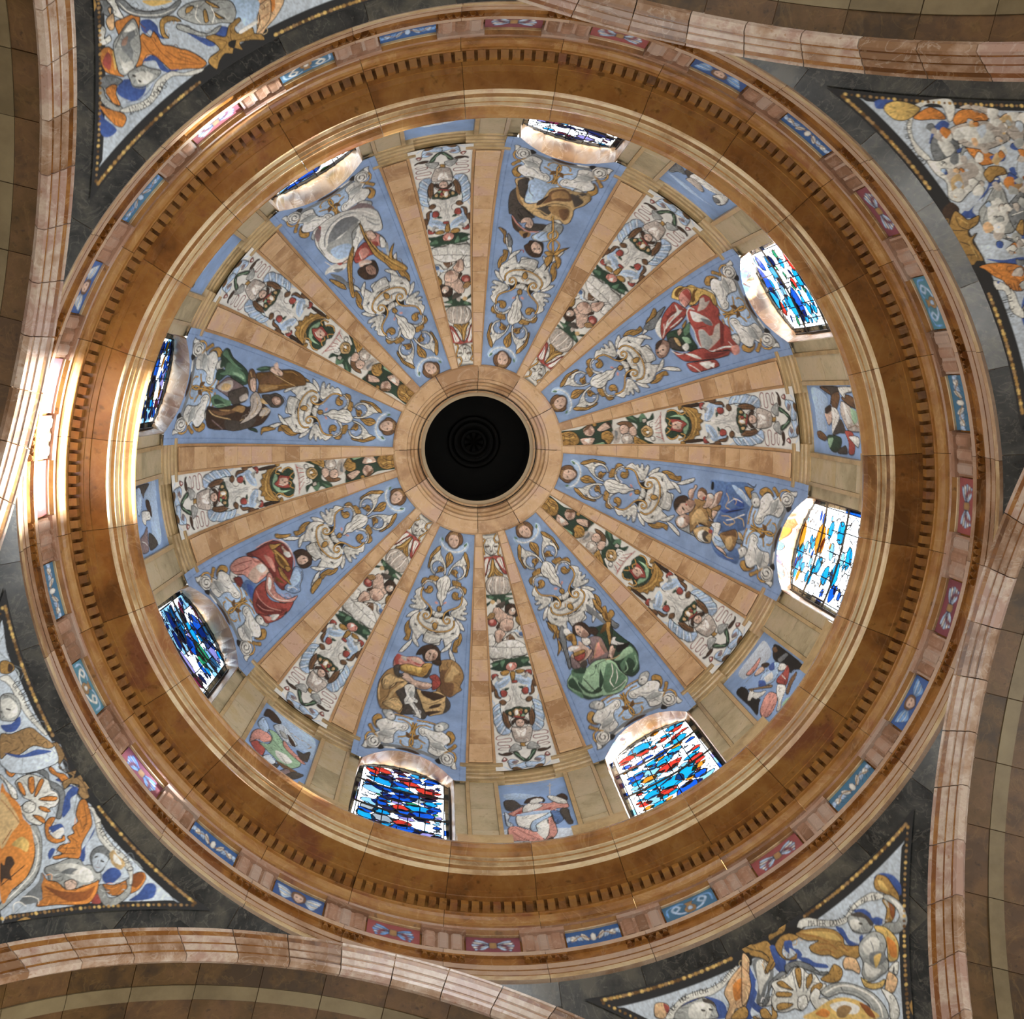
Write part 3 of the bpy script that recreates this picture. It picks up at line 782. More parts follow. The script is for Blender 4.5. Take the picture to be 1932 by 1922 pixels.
ART['orn'] = '''
gc 131,442 47,-12 -1,15 -27,16 -54,13 -56,9 -70,0 -70,-9 -58,-15 -20,-26 26,-13 36,13 49,17 54,14 66,-5
sW2 153,446 -68,22 -103,7 -92,-14 -46,-27
ge 158,424 -25,9 -1,8 27,-6
ge -123,433 -30,-9 4,14 30,4
fn 107,404 -21,-16 -56,-12 -59,4 -49,14 -21,19 4,18 28,10 21,13 43,6 48,-7 32,-10 34,-8 9,-17
gf 72,407 -41,-9 -50,2 -30,18 4,22 28,15 32,-1 39,-12 23,-18
st3 80,404 -42,-14 -58,4
gN 56,421 -22,-4 -2,5 18,3
gN -5,418 -27,-1 0,4 20,1
sF1 15,420 -5,14 -14,0
sR1.2 24,445 -19,1 -19,-5
fo 24,479 -28,7 -25,16 2,19 20,15 23,17 18,-25 17,-20 -5,-17
sk1 24,485 -6,41
sk1 0,495 1,38
sk1 41,510 -46,7
fw~ 11,585 4,-21 18,-23 37,-24 39,-17 16,-19 17,10 22,19 16,14 -25,4 20,17 -3,19 -22,22 -31,11 -24,2 13,-8 20,-6 18,-13 5,-15 -14,-15 -29,-8 -34,3 -29,12 -14,20 -8,16
sg1.2~ 123,496 -30,21 -42,23
sg1.2~ 162,519 -42,-1 -48,9
fo~ 138,465 30,11 19,20 16,26 -8,27 -9,25 -20,7 10,-27 -1,-29 -18,-20 -23,-22
sN1~ 165,484 21,33 -6,36
fo~ 99,590 -12,-15 12,-9 -19,-11 -40,3 -3,15 28,8
gO~ 73,567 -21,-8 -11,8 18,9
fw~ 22,663 26,-4 24,-14 28,-9 33,4 21,12 8,19 11,-4 -3,-19 -22,-13 -32,-6 -36,0 -28,11
fo~ 185,659 3,-21 -23,-11 -23,-2 -4,-12 -32,-8 -47,1 15,22 31,0 34,3 21,12 13,16
sN1~ 173,642 -34,-21 -43,-9 -25,2
fo~ 149,681 -22,-3 -3,-17 -31,-4 -16,14 10,18 31,5 24,-5
sO1.4~ 115,685 -6,-14 -18,-9
fw~ 178,680 -28,-7 6,19 2,18 -18,19 -26,11 -28,17 13,16 25,7 36,6 28,2 16,-7 -21,-10 -26,-8 35,-3 17,-9 -36,-7 25,-10 -10,-14 16,-15
sg1.5~ 188,704 -35,31 -47,23
sg1.5~ 176,776 -36,-6 -33,-4
sk1~ 181,724 -40,19
fw~ 125,785 31,9 24,19 14,26 -30,-8 -17,-20
gw~ 69,752 9,13 28,13 15,18 0,27 -32,26 -43,7 -48,2 -35,-4 16,-62 37,1 22,-10
gK~ 71,751 11,17 15,9 -15,2 -19,-1 -13,14 2,16 -20,-8 -16,-2 16,-13 17,-13
gG~ 111,820 -25,18 -39,8 -43,0 -30,-2 30,-14 42,-5 32,-3
fw~ 71,747 -18,12 -28,8 -38,0 -8,25 35,2 23,-11 16,-13
to2.6~ 155,673 4,23 -14,24 -27,13 -30,10 -22,9 -19,16 -4,23 10,18 18,7 17,-8 0,-14 -15,-5 -8,10
fw~ -41,870 50,3 37,-9 38,-9 29,-17 12,-19 -3,-28 30,21 13,31 -9,26 -31,25 -17,31 -20,9 -13,-22 -14,-21 -16,24 -36,12 -32,4 -29,-9
gw~ 119,823 -33,25 -43,10 -48,4 -33,-3 4,-16 34,-1 21,-9 35,1 31,-10 19,-12 13,-10
to2.6~ 117,793 5,25 -14,19 -27,14 -34,8 -27,4 -26,0
sg2~ 140,828 -10,32 -40,24 -45,9 -43,4 -40,-4
sk1.4~ 81,861 -43,13 -43,5 -38,-2
sk1~ 54,889 -8,25 -35,11
gK~ 129,853 -15,3 -7,8 17,-2
fw~ 119,900 -2,27 -22,23 -32,13 10,-20 11,-10
fo~ 171,851 9,26 -8,29 -18,20 6,24 -28,-2 -2,-30 6,-24 20,-15
sN1.2~ 171,867 -13,38 -16,30
fw~ 113,933 20,25 16,28 12,34 -19,-4 -17,-27 -13,-30
fw 8,588 18,9 25,10 14,19 -5,22 -22,19 3,17 -13,20 -20,10 -17,21 -13,-5 2,-20 -15,-19 0,-25 -14,-28 2,-25 23,-19
sg1.6 31,624 -3,32 -18,29
sk1 11,617 2,36 -12,44
sk1 -17,630 1,32 -3,25
sw2 -3,664 -7,47
gp 41,725 -13,-5 -18,8 13,4
gp -21,723 -14,-12 -12,3 11,9
fo 13,745 -13,-7 -15,3 -7,14 13,10 17,-4
fo 7,820 -20,6 -2,20 11,10 17,-11 4,-15
so2 16,812 15,16
so2 1,809 -22,16
'''
ART['base'] = '''
gG 174,1664 -52,-52 -66,-40 -68,-11 -63,5 -68,30 -26,36 24,32 42,-37 57,-26 57,-2 56,16 53,40 50,47
gN 58,1611 -32,-24 -40,0 -29,21 22,5 34,-6
gw 109,1626 -44,-21 -7,8 44,21
gc~ 150,1537 -46,55 -54,-17 -56,-19 11,-167 59,-14 38,35
fo~ 174,1440 -11,-30 -17,-6 -10,21 11,13 10,16 -2,27 -14,28 20,-19 11,-25
fo~ 183,1504 -10,-16 -14,27 -12,15 6,20 17,-21
fw~ 148,1443 -25,-26 -22,3 -25,-4 -18,-4 -25,-6 -12,14 3,27 17,19 16,-2 14,28 1,44 -1,35 27,24 17,0 13,-8 12,-22 12,-19 -20,-32 12,-19 11,-20
gg~ 116,1497 -27,-1 -16,7 17,33 28,13 19,-4
sW2.4~ 141,1459 -27,-6 -33,-9 -19,-17
sG2~ 126,1492 -29,-7 -26,-31
sG2~ 120,1556 -26,-6 -18,-23
sk1~ 137,1539 -29,-3 -29,-7
sk1.1~ 44,1425 5,20 -12,8 -6,-24
sk1~ 36,1414 -9,13
fg~ 144,1380 -3,-21 -21,-9 -22,12 -14,19 2,29 15,8 17,-4 12,-13
gw~ 123,1381 -16,-14 -17,16 5,28 15,4 13,-13
gK~ 107,1377 -8,1 1,7 7,-1
sk1~ 99,1395 -7,2
fw~ 172,1641 1,-44 -13,-28 -20,-7 -17,20 -8,30 6,34 18,19 20,5
sK2.2~ 146,1603 -6,-8 -4,12 5,20 10,-1 6,-23 -9,-25 -16,-1 -9,27 6,34 16,17 16,-10 6,-34 -8,-34
to3~ 134,1566 17,-19 20,9 8,35 -4,41
fw~ 179,1622 -13,34 -4,27 14,11 7,-7 -5,-33
gK~ 116,1613 -17,19 12,26 12,0
to2.8~ 73,1398 -24,-6 -27,10 -16,27 2,36 21,32 28,20
to2.8~ 7,1389 -7,57 1,42 5,35 -3,37
to2.4~ 43,1530 -2,27 -17,15 -19,-5 -10,-22
to3.2~ 90,1371 -38,-5 -45,4
sN1.2~ 89,1378 -38,-4 -45,5
gO~ 27,1463 -20,17 1,22 15,-4
'''
ART['fig2'] = '''
ft 155,1112 27,25 14,38 5,38 -6,51 -10,42 -18,42 -18,19 -36,-15 -27,5 -22,-1 -1,-56 18,-20 -9,-92 16,-36 39,-10
fQ 120,1226 -21,-31 -23,-26 -44,5 -40,73 -17,48 -21,20 6,34 15,5 30,-17 43,17 19,4 -4,-58
ft -69,1009 -34,-15 -31,-3 -38,22 -21,29 -9,38 16,48 -8,20 24,22 29,25 36,-15 32,-10 -17,-68 17,-44
gn -80,1057 -29,-9 -17,-22 21,50 -4,39 -44,1 0,57 15,22 36,-14 18,-37
gT -133,1018 -25,12 -20,21 28,26 2,24 39,10 -10,-41 -13,-25
fT 22,1188 -28,0 -34,-2 -40,-13 -37,18 -26,37 1,39 27,31 33,16 25,11 29,-31 20,-47
gN 1,1190 -41,-8 -49,2 -28,11 25,21 26,15 21,-8 28,-9
gQ -121,1198 -22,30 1,39 27,31 -7,-45 3,-34
gN -63,1257 -41,-18 14,25 38,18
gN -36,1309 -34,-18 -38,-5 39,27 18,14
sN1.4 -12,1254 -37,2 -31,-20 -29,-23
fT 187,1179 -24,-29 -32,7 -37,-2 -17,10 40,16 11,27 18,26 22,11 18,-26
sN1.4 179,1193 -5,32 -15,13
sN1.6 147,1230 -18,-39 -44,-27
sT3 194,1218 -6,52 -17,47
sN1.2 160,1320 -18,-42 1,-59
fT 131,1295 -21,-24 -22,3 -22,32 10,37 35,3 43,-15
sN1.2 124,1300 -23,-20 -28,24
sN1.2 154,1331 -33,-18 -29,14
gT 96,1177 -25,-15 14,32 27,37 19,64 11,15 -11,-70
fp 146,1034 -32,-2 -37,-14 -35,-3 -33,19 -24,5 -15,36 25,30 71,14 61,-27 31,13 12,-28 -4,-31
gr 170,1068 -5,-31 -14,-7 -12,13 9,20 -11,21 12,13
fr -27,1100 -27,-18 -24,15 -11,29 11,27 22,17 11,-26 0,-24
sR1.4 -35,1106 -32,17 -13,17
gf 90,1030 -37,-12 -32,15 16,16 33,-6
gq 143,1041 -30,-7 -22,8 24,13
gr 112,1037 -23,9 10,7
gr 68,1045 -30,2 -16,2 29,8
ff 114,1137 -23,-26 -27,16 -25,12 -43,-1 -36,-1 -9,14 21,22 38,7 46,-15 39,-14
gF 20,1162 -36,2 -26,-15 14,22 38,7
fQ 158,1105 -21,-21 -10,8 -2,33 -25,7 18,19 25,-10
fo 129,1085 -33,-19 -39,-3 -31,-1 -11,-21 -28,-12 -19,6 11,31 10,30 22,18 41,0 46,0 23,-3
gy 121,1086 -34,-17 -39,-1 -30,-4 8,34 31,-3 29,6 27,-2
sO1 100,1078 -13,19
sO1 78,1074 -14,24
sO1 54,1074 -17,27
sy2 16,1055 -23,-18 -16,1
gQ -30,1032 9,37 16,36 12,12 -28,-8 -11,-42
fN 65,1006 -5,-29 -18,-24 -34,-18 -43,1 -25,21 -7,29 -9,41 23,4 26,-14 38,9 24,-32
ff 19,986 -17,-26 -32,-5 -22,15 5,28 21,17 22,6 18,-9
gF -22,976 -22,3 0,23 21,14 0,-17
gN 0,975 -14,3 0,6 13,-1
gN -25,989 -11,3 3,5 9,-2
sk1.2 -13,982 6,17 3,4
sR1.6 7,1002 -17,9
fN -41,1007 -31,-3 -4,23 23,4 25,-6
fw 82,1192 -20,-22 -26,1 -10,27 -2,38 -19,11 1,18 17,1 -25,32 -21,38 1,19 17,-8 18,2 -10,-18 36,-45 19,7 10,-27 -6,-29
gg 47,1205 -18,6 0,26 19,-1
sG1.4 47,1244 7,34
sG1.4 28,1272 -30,48
sk1 44,1239 -26,16
'''
ART['fig1'] = '''
gG -93,867 -21,55 -11,80 3,58 12,-53 17,-60 19,-44
fG 104,899 -5,36 29,75 17,100 17,11 -9,-86 -10,-91
fE -30,976 -35,16 -39,10 -32,18 3,38 -14,63 -16,68 5,51 19,39 21,47 40,7 24,-50 5,-58 19,-61 -8,-93
ge -120,1162 -28,14 -7,39 11,56 30,40 34,1 25,-23 -6,-54 -36,-18
gl -77,1190 -45,-16 -28,14 5,29 29,-4 43,0 24,-19
gE -108,1227 -15,35 17,40 31,12 12,-34
sl2.4 -91,1234 11,45 23,6
sl2.4 -142,1236 14,48 32,21
fl 86,1159 -57,-14 -50,18 -28,46 1,52 -12,60 18,30 36,24 48,-12 44,-22 48,-11 30,-43 34,-61 -6,-45 -35,-30 -31,25
ge 154,1134 -37,-1 -31,26 31,36 19,28 11,-34 14,-26
ge -4,1197 -31,7 -7,53 -12,59 31,35 40,5 38,-19 -7,-59
sW1.6 -32,1201 17,51 31,34 -2,44
sW1.4 -37,1242 15,47 24,29
sW1.4 -49,1328 37,13 39,1
gE 28,1195 3,33 9,40 34,39 -16,-51
gE 145,1204 -18,59 -19,32 -34,-9 -9,27 35,3 34,-32 16,-53
gE 152,1139 -39,5 -30,7 20,28 33,-18
gE 188,1183 -26,-7 -9,53 -5,52 26,-34 20,-34
gE 90,1206 -26,-4 -29,-27 3,-12 16,35 21,11
gE 154,1278 -36,47 -47,16 25,9 49,-32
ge 199,1216 -22,39 -25,29 5,27 24,-43
sK2 119,1199 -12,51 -18,57 -30,0
sK1.6 50,1171 -36,-6 -40,7
fv -2,1020 -33,10 -22,24 5,55 8,45 21,6 51,-19 35,3 -11,-42 -33,-28 2,-30
gp -5,1079 -26,-13 -12,27 14,40 27,2 31,-9
gF -47,1048 -2,50 3,37 15,-5 2,-45
sT1.6 -24,1062 31,39 37,30
sk1.2 12,1078 13,40 36,22
ff 128,1019 -30,-4 -30,14 -28,33 -24,23 29,21 31,11 36,5 27,-18 -9,-41 -23,-12
gF 62,1051 -25,22 25,33 38,8 21,8 19,-14 -46,-19
fr 112,1071 -55,5 12,26 28,4 16,-12
fo 108,1055 -51,5 -4,14 55,-1
fv 133,1070 -22,29 -11,34 20,8 26,-17
gQ 104,1121 -38,-8 7,34 27,5
fW 28,999 -28,25 3,21 22,7 16,-14 1,-23
gf 53,1009 -13,35 -14,26 30,-12 12,-29
fN 45,928 -39,-4 -28,20 -12,34 -25,15 -3,25 25,9 14,-18 17,4 32,-17 25,-17 11,-23
ff 37,932 -29,10 -14,25 -7,36 25,9 24,-17 12,-28
gF 6,970 -15,31 21,11 18,-18
gN 34,951 -11,3 4,5 9,-3
gN 29,967 -9,7 6,4 5,-7
sR1.4 43,969 -10,14
gW 99,922 -19,6 -7,18 13,14 19,-6 5,-19
fo 109,961 -28,-5 -21,14 8,41 11,12 15,-7 -1,-21 15,-16
gO 97,967 -23,1 11,30 13,-10
gW 124,1021 -32,1 -23,16 25,5 29,-4
fo -163,930 -15,5 16,34 -21,-5 -11,13 7,20 32,7 7,15 20,-15 2,-31 -14,-30
gO -159,947 5,31 12,21 6,-19
fo -125,1002 -20,14 28,30 21,45 29,24 -17,-42 -16,-39
gO -122,1005 29,5 31,23 -38,1
fG -156,1009 -8,22 -6,25 26,1 6,-25
sK2 -140,1023 20,40 20,21
fw -103,1087 -19,8 13,11 -12,25 -16,19 25,-5 22,-23 11,-13
gK -97,1133 -32,15 -28,14 19,15 43,-4 12,-10
ff -68,1121 -17,2 11,33 28,26 8,-17 10,3 -17,-23
gF -61,1147 -24,-3 22,24 15,10
sT2 -87,1187 34,-1 40,-23
fo 180,847 -20,23 -26,17 -3,18 19,14 18,28 11,-8 -20,-23 5,-18
fo 158,955 -5,19 5,33 34,28 -20,-34
fo -141,866 -12,13 5,30 -2,36 15,5 10,-41
'''
ART['fig0'] = '''
gu -154,1106 -15,49 2,35 -7,53 -5,70 36,31 53,18 42,-11 65,10 33,-90 11,-53 -28,-34 -37,0 -40,11
gc -158,1228 3,28 19,41 28,55 25,7 -24,-56 -21,-42
gu 117,1186 24,61 -4,58 -33,38 23,40 36,7 4,-56 1,-67 -18,-45
gU -34,1184 -12,52 -15,42 -8,41 24,-36 20,-59
gU -94,1250 -12,44 30,28 5,-47
sT2 -121,1198 28,25 38,-9 8,30
sT2 -104,1243 13,27 18,-5
sT2 -9,1201 -7,44 15,44 28,-28
sT2.4 -22,1291 1,40 30,21
sW2 5,1234 -17,41 -21,36 -12,26
sT2 15,1223 8,27 -14,28
sW1.6 -150,1270 19,37 29,27
sW1.6 -72,1224 -27,34 8,50
sU2 -154,1201 43,0 45,-8 60,0
sT1.6 142,1267 13,49 -5,38
sU2 153,1234 7,54 -2,72
gK -28,1223 -14,23 -26,78 5,-3 24,-65
gK -156,1114 2,13 34,2 -1,-14
fo -161,1306 2,59 15,-17 22,10 8,-8 -23,-29
sK2.4 -178,1318 13,46 -15,12
fg 90,972 -30,7 -19,28 2,30 55,24 27,37 12,33 -9,-40 -3,-46 -6,-46
ft 33,1030 -48,20 -43,7 -7,32 50,48 45,5 0,27 32,-15 -3,-55 40,-20 21,-10 -35,-18
gT 35,1048 -37,14 -7,24 42,48 13,-4 11,-49 23,-18
gt -53,1037 -1,20 28,33 14,-22 -19,-22
sT2 38,1066 36,39 7,38
sk1.4 62,1091 -2,44 -22,33
sk1.2 -31,1080 39,-24 27,-8
fT 99,1079 -28,33 -9,42 22,27 42,10 12,-32 2,-36 -15,-25
gw 105,1108 -22,18 8,21 33,-4 3,35 12,-32 -6,-26
gQ 105,1130 -23,9 7,26 23,-9 14,26 5,-26
gr 72,1158 -3,21 15,2 2,-18
sk1.2 111,1092 19,26 9,51
ff -2,938 -36,12 -18,33 11,22 1,30 21,13 37,-11 20,-24 21,-23 -15,-29
fN 2,939 -40,11 -20,32 9,23 23,-4 12,-26 25,-10 26,-9
gF -29,997 -15,38 17,12 26,-18
gr -16,996 0,12 10,-2
gN 4,986 12,16 6,-3 -7,-11
sF1.2 3,1005 12,15
ff 96,978 -34,6 -23,27 5,23 43,10 28,-25 -3,-26
gW 76,984 -17,20 21,15 28,-6 -5,-19
gF 43,1012 0,25 36,8 -2,-18
gN 58,1008 -5,7 10,1
ff -77,999 -23,8 -7,15 -18,5 2,13 35,-11 29,-2 12,-14
gF -65,1018 -18,8 27,6 12,-14
ff -72,1049 -33,2 -14,18 13,24 27,5 23,-16 -3,-22
gn -93,1049 -25,16 16,31 26,7 -13,-15 -11,-23
gr -71,1079 -7,11 15,4 3,-13
ff -91,1100 -9,24 16,16 30,-1 29,-23 3,-25 -30,9
gw -93,1108 -1,22 18,6 -3,-21
ff -100,1141 -19,23 1,17 26,-3 31,-6 35,-21 -1,-27 -35,17
gF -102,1154 -8,24 41,-3 11,-15
sW1.4 -110,1157 35,-6 37,-12
ft -22,1134 -34,49 22,1 22,-29
ff -21,1148 -3,26 23,-2 22,-11 -24,-12
ft -24,1112 1,27 31,13 19,16 -3,-19 -21,-20
ff 10,1131 14,32 6,6 -2,-19
fw 44,1161 -16,21 -1,30 31,5 19,-2 10,39 28,28 21,-18 -2,-40 -27,-33 -33,-5 -17,-7
gc 87,1206 8,47 22,21 10,-30 -16,-41
sk1.1 91,1194 13,29 -5,41
ft 74,1224 -25,37 -18,41 20,29 38,4 30,-9 7,-22 -21,-37
gn 72,1232 -26,37 -12,34 26,22 1,-30 10,-34
gT 83,1267 -18,25 26,23 31,-9 -7,-24
ff 130,1226 -1,34 9,30 12,18 -5,-39 -7,-34
gT 39,1325 -1,20 16,18 9,-11
sk1.4 33,1322 5,23 14,23
fG 72,1331 -10,26 13,17 8,-32
'''
ART['fig7'] = '''
fG -167,1077 1,46 30,-66 29,-46 -3,-32 -28,-20 -16,36
fo -194,1068 21,0 16,-20 3,-68 -19,45
gw -100,1006 -24,32 -9,31 29,-16 33,-32 38,-10 -27,-12
fr -156,1140 -4,41 38,20 23,11 21,-28 17,-53 7,-55 6,-32 18,-35 -45,14 -45,36 -24,39
gR -118,1093 -9,49 22,23 16,-44 11,-47
gw -151,1173 27,8 11,22 14,-43 8,-52 22,-60 -30,31 -13,40 -5,40
gr -150,1182 18,17 26,-2 -12,-22
sw2.2 -64,1074 -7,54 -8,37
sw2 -100,1060 36,-20 24,-25
gp -106,1099 -2,37 9,-17 8,-36
fy -185,1184 -23,39 1,40 18,27 8,38 24,21 25,32 34,29 39,-18 27,-54 -19,-71 -15,-19 1,64 -19,52 -35,-10 17,-74 -8,-37 -44,-35
gO -189,1209 -14,38 13,32 8,-43 13,-24
gO -154,1310 2,33 13,-37 24,-19 -3,-25
sO2 -194,1215 -5,39 18,51 27,41
sO2 -161,1330 27,-30 18,-34
sO2 -73,1353 26,-13 0,-55
sO1.6 -87,1356 20,-8 8,-42 1,-38
sO1.6 -87,1398 25,-15 27,-9
fp -172,1223 -11,37 5,35 25,-1 27,-30 12,-39 0,-16 -24,-5 -18,7
gr -177,1254 0,34 29,-1 21,-27 -19,-4 -19,-3
sw2 -149,1209 23,1 14,3
sR1.2 -157,1234 21,7 17,0
fr -104,1238 9,47 -21,37 -2,31 23,23 28,-6 28,14 18,-11 23,-21 27,16 26,18 38,-18 43,19 27,-17 -3,-34 -22,-18 -12,-92 -28,-52 -51,1 -42,8 -48,4 -38,10
gq -110,1316 2,27 20,-9 4,30 19,-52 -4,-51 -20,29
gw -86,1222 13,21 35,35 27,20 26,0 -5,-17 -27,-21 -10,-34 -19,-16
gG -36,1254 28,42 25,-4 -22,-31
gq 40,1280 -19,35 0,49 27,-5 25,-41 19,-53 17,-59 -17,-29 -79,26 4,32 36,15
gg 21,1202 -1,31 27,11 33,8 25,-44 -15,-25
gr 7,1252 16,46 29,-27 -2,-19 -40,-13
sw2.4 -100,1229 18,21 -19,-15 14,-33 42,-18 50,-1 40,-12 50,5 27,51 0,70 10,40
sw3 122,1227 -2,61 10,55 20,-2
gR 10,1351 25,13 30,4 28,-31 15,-52
gr 35,1364 23,20 35,-16 39,17 -4,-35 -26,-35
sw1.6 104,1339 28,14 27,-2
gp 130,1343 3,47 29,-9 6,-40
fr 49,1025 20,26 16,28 0,55 9,51 29,32 13,62 7,46 17,-20 -1,-68 -12,-70 -10,-59 -16,-47 -37,-27
sw2 42,1020 31,20 9,31
gw 86,1083 20,40 33,29 -13,-30 -28,-31
gR 117,1183 21,60 6,71 8,-74 -11,-70
fr 135,1064 6,42 10,59 11,56 32,8 2,-84 -4,-52 -22,-26
sw2 141,1070 25,25 31,23
gw 153,1132 8,56 20,5 12,-29 -17,-20
gW 178,1180 -4,30 20,-14
fE -45,1042 -1,39 8,33 7,25 -12,48 37,-31 44,-4 42,4 3,-39 -15,-48 -27,-40 -39,-6
ge -25,1134 -17,47 37,-21 10,-36
gE -9,1057 1,38 27,21 43,3 3,-48 -27,-31
gl 5,1105 14,30 26,3 -3,-27
fQ -21,1041 13,35 41,13 35,-10 -27,-41 -27,-17
fT -14,1065 13,16 39,0 4,-11 -26,-9
gw 47,1081 -8,32 25,0 12,-25
ff -35,1103 -3,21 17,-2 13,-27 -14,-1
sk1 -35,1112 18,-17
fo -44,1138 -17,38 16,-12 14,-25
fF -23,962 -11,22 4,25 30,20 36,-20 22,-33 -5,-28 -33,-7
gf -6,973 0,27 30,2 19,-27 -15,-20
gN -20,958 -12,29 2,22 20,-25 13,-29
gK 15,950 3,10 10,-5 -4,-7
gK 13,981 6,8 5,-5 -5,-7
sk1.2 32,953 13,7
sk1.2 13,972 13,-11
'''
ART['fig6'] = '''
fT -156,1379 9,18 40,10 11,-45 -5,-47 0,-67 25,-13 35,20 18,40 13,62 25,28 34,12 31,-4 29,7 30,16 22,-18 3,-27 -14,-49 -30,-44 5,-38 -1,-49 -15,-21 -18,1 -50,-8 -49,1 -44,14 -46,33 -26,41 -18,73
fQ -146,1329 9,28 12,-23 -8,-36 4,-57 32,-34 39,-31 23,-16 -32,-9 -32,-37 -44,39 -14,7 -11,65 2,66
fQ -142,1376 35,31 11,-45 -7,-57 -3,-40 -24,33
gt -148,1354 17,-46 10,-51 20,-28 -5,-11 -24,32 -13,55
gc -99,1388 32,22 50,-13 34,10 -7,-25 -20,-25 -13,-62 -18,-40 -36,-15 -20,8 2,69
sw1.8 -91,1250 32,-1 22,22
sG2 -91,1369 2,-51 24,-32
sc3 -79,1373 39,-18 -9,-54
gn -6,1337 24,33 33,17 30,-22 13,-40 -30,-21 -35,-12 -22,-19 -27,-25 11,43
gt 7,1333 24,32 30,5 21,-36 -40,-16 -27,-22
gN -42,1260 25,38 14,20 -10,-39 -13,-33 -17,-11
sT2.2 -94,1226 41,-8 33,30 34,22 33,25 38,4 19,-10 15,-42
sN2 -45,1211 34,26 32,31 42,15 36,-2
gQ -34,1220 40,28 19,3 4,-42 -21,-26 -40,28
gt 11,1240 31,23 43,11 23,-23 0,-54 -36,3 -36,8
gn 59,1246 35,18 13,-33 -10,-44 -28,25
sT2.2 -89,1213 32,-10 32,6 30,-13 25,-5
sT2 -45,1175 39,8 31,-12
gQ 79,1370 32,-2 32,-23 -24,-52 -22,34
gQ 103,1374 21,31 18,1 -11,-19 -16,-22
sT2 104,1385 32,-17 15,-28
sk1.6 133,1394 21,4 9,-22
fQ -141,1136 32,-24 34,-31 38,-4 46,18 19,37 -48,-7 -27,-3 -46,19 -24,21 18,-27 37,-13 -11,-49 -19,-16 -33,23
fQ -118,1189 22,9 30,-20 25,-20 -25,-15 -21,4
gN -146,1149 23,-39 29,-41 25,-16 -31,10 -30,28
sp3 -142,1149 26,-38 34,-27 39,-12 55,15
ff -97,1123 16,25 28,3 20,-30 -5,-27 -18,0 -15,5 3,22 -23,-10
sk1 -61,1118 12,-22
sk1 -52,1129 15,-22
gt -93,1065 28,6 31,-6 -3,-21 -27,-10 -22,12
gN -72,1052 23,14 -1,-29 -14,-7
fg -24,1052 40,45 12,35 16,19 24,14 36,-11 3,-40 -28,-51 -44,-28 -46,-1
gc -15,1049 33,40 30,1 9,-31 -31,-23
sk1 8,1048 33,53
fN -50,988 15,19 10,19 38,2 27,0 13,-37 -1,-33 -20,-14 -33,-1 -30,17
ff -16,1000 14,26 35,-12 16,-24 -8,-23 -29,0 -19,11
gK 2,988 13,2 0,-6 -12,-1
gK 26,995 9,3 1,-6 -8,-3
sR1.4 2,1013 11,5
sk1 17,1005 5,-19
sr2 -68,964 20,1 3,-12
to3.4 42,1196 20,-69 31,-93 21,-43
to3 37,1176 11,-1 19,-64 -15,-23 8,-24 42,-1 22,-17 -2,-35 -19,-32
to3 76,1119 19,-15 1,-25 -23,-31 -1,-30 22,-17 41,-2
fo 64,982 12,12 28,2 13,-12 -24,-13
fo 114,991 22,35 39,30 -12,-19 -17,-25 -13,-26
fo 110,981 -26,-17 -3,-26 27,-23 13,29 -2,24
fo 121,985 34,-3 17,-27 -6,-31 -22,28
sK2.4 122,952 -9,-27 -11,-36
fw 52,1172 25,11 19,-15 -20,-4
ft -200,1070 19,-2 24,-18 1,-36 5,-31 -14,14 -4,36
fG -149,1043 28,-32 6,-31 -19,-7
'''
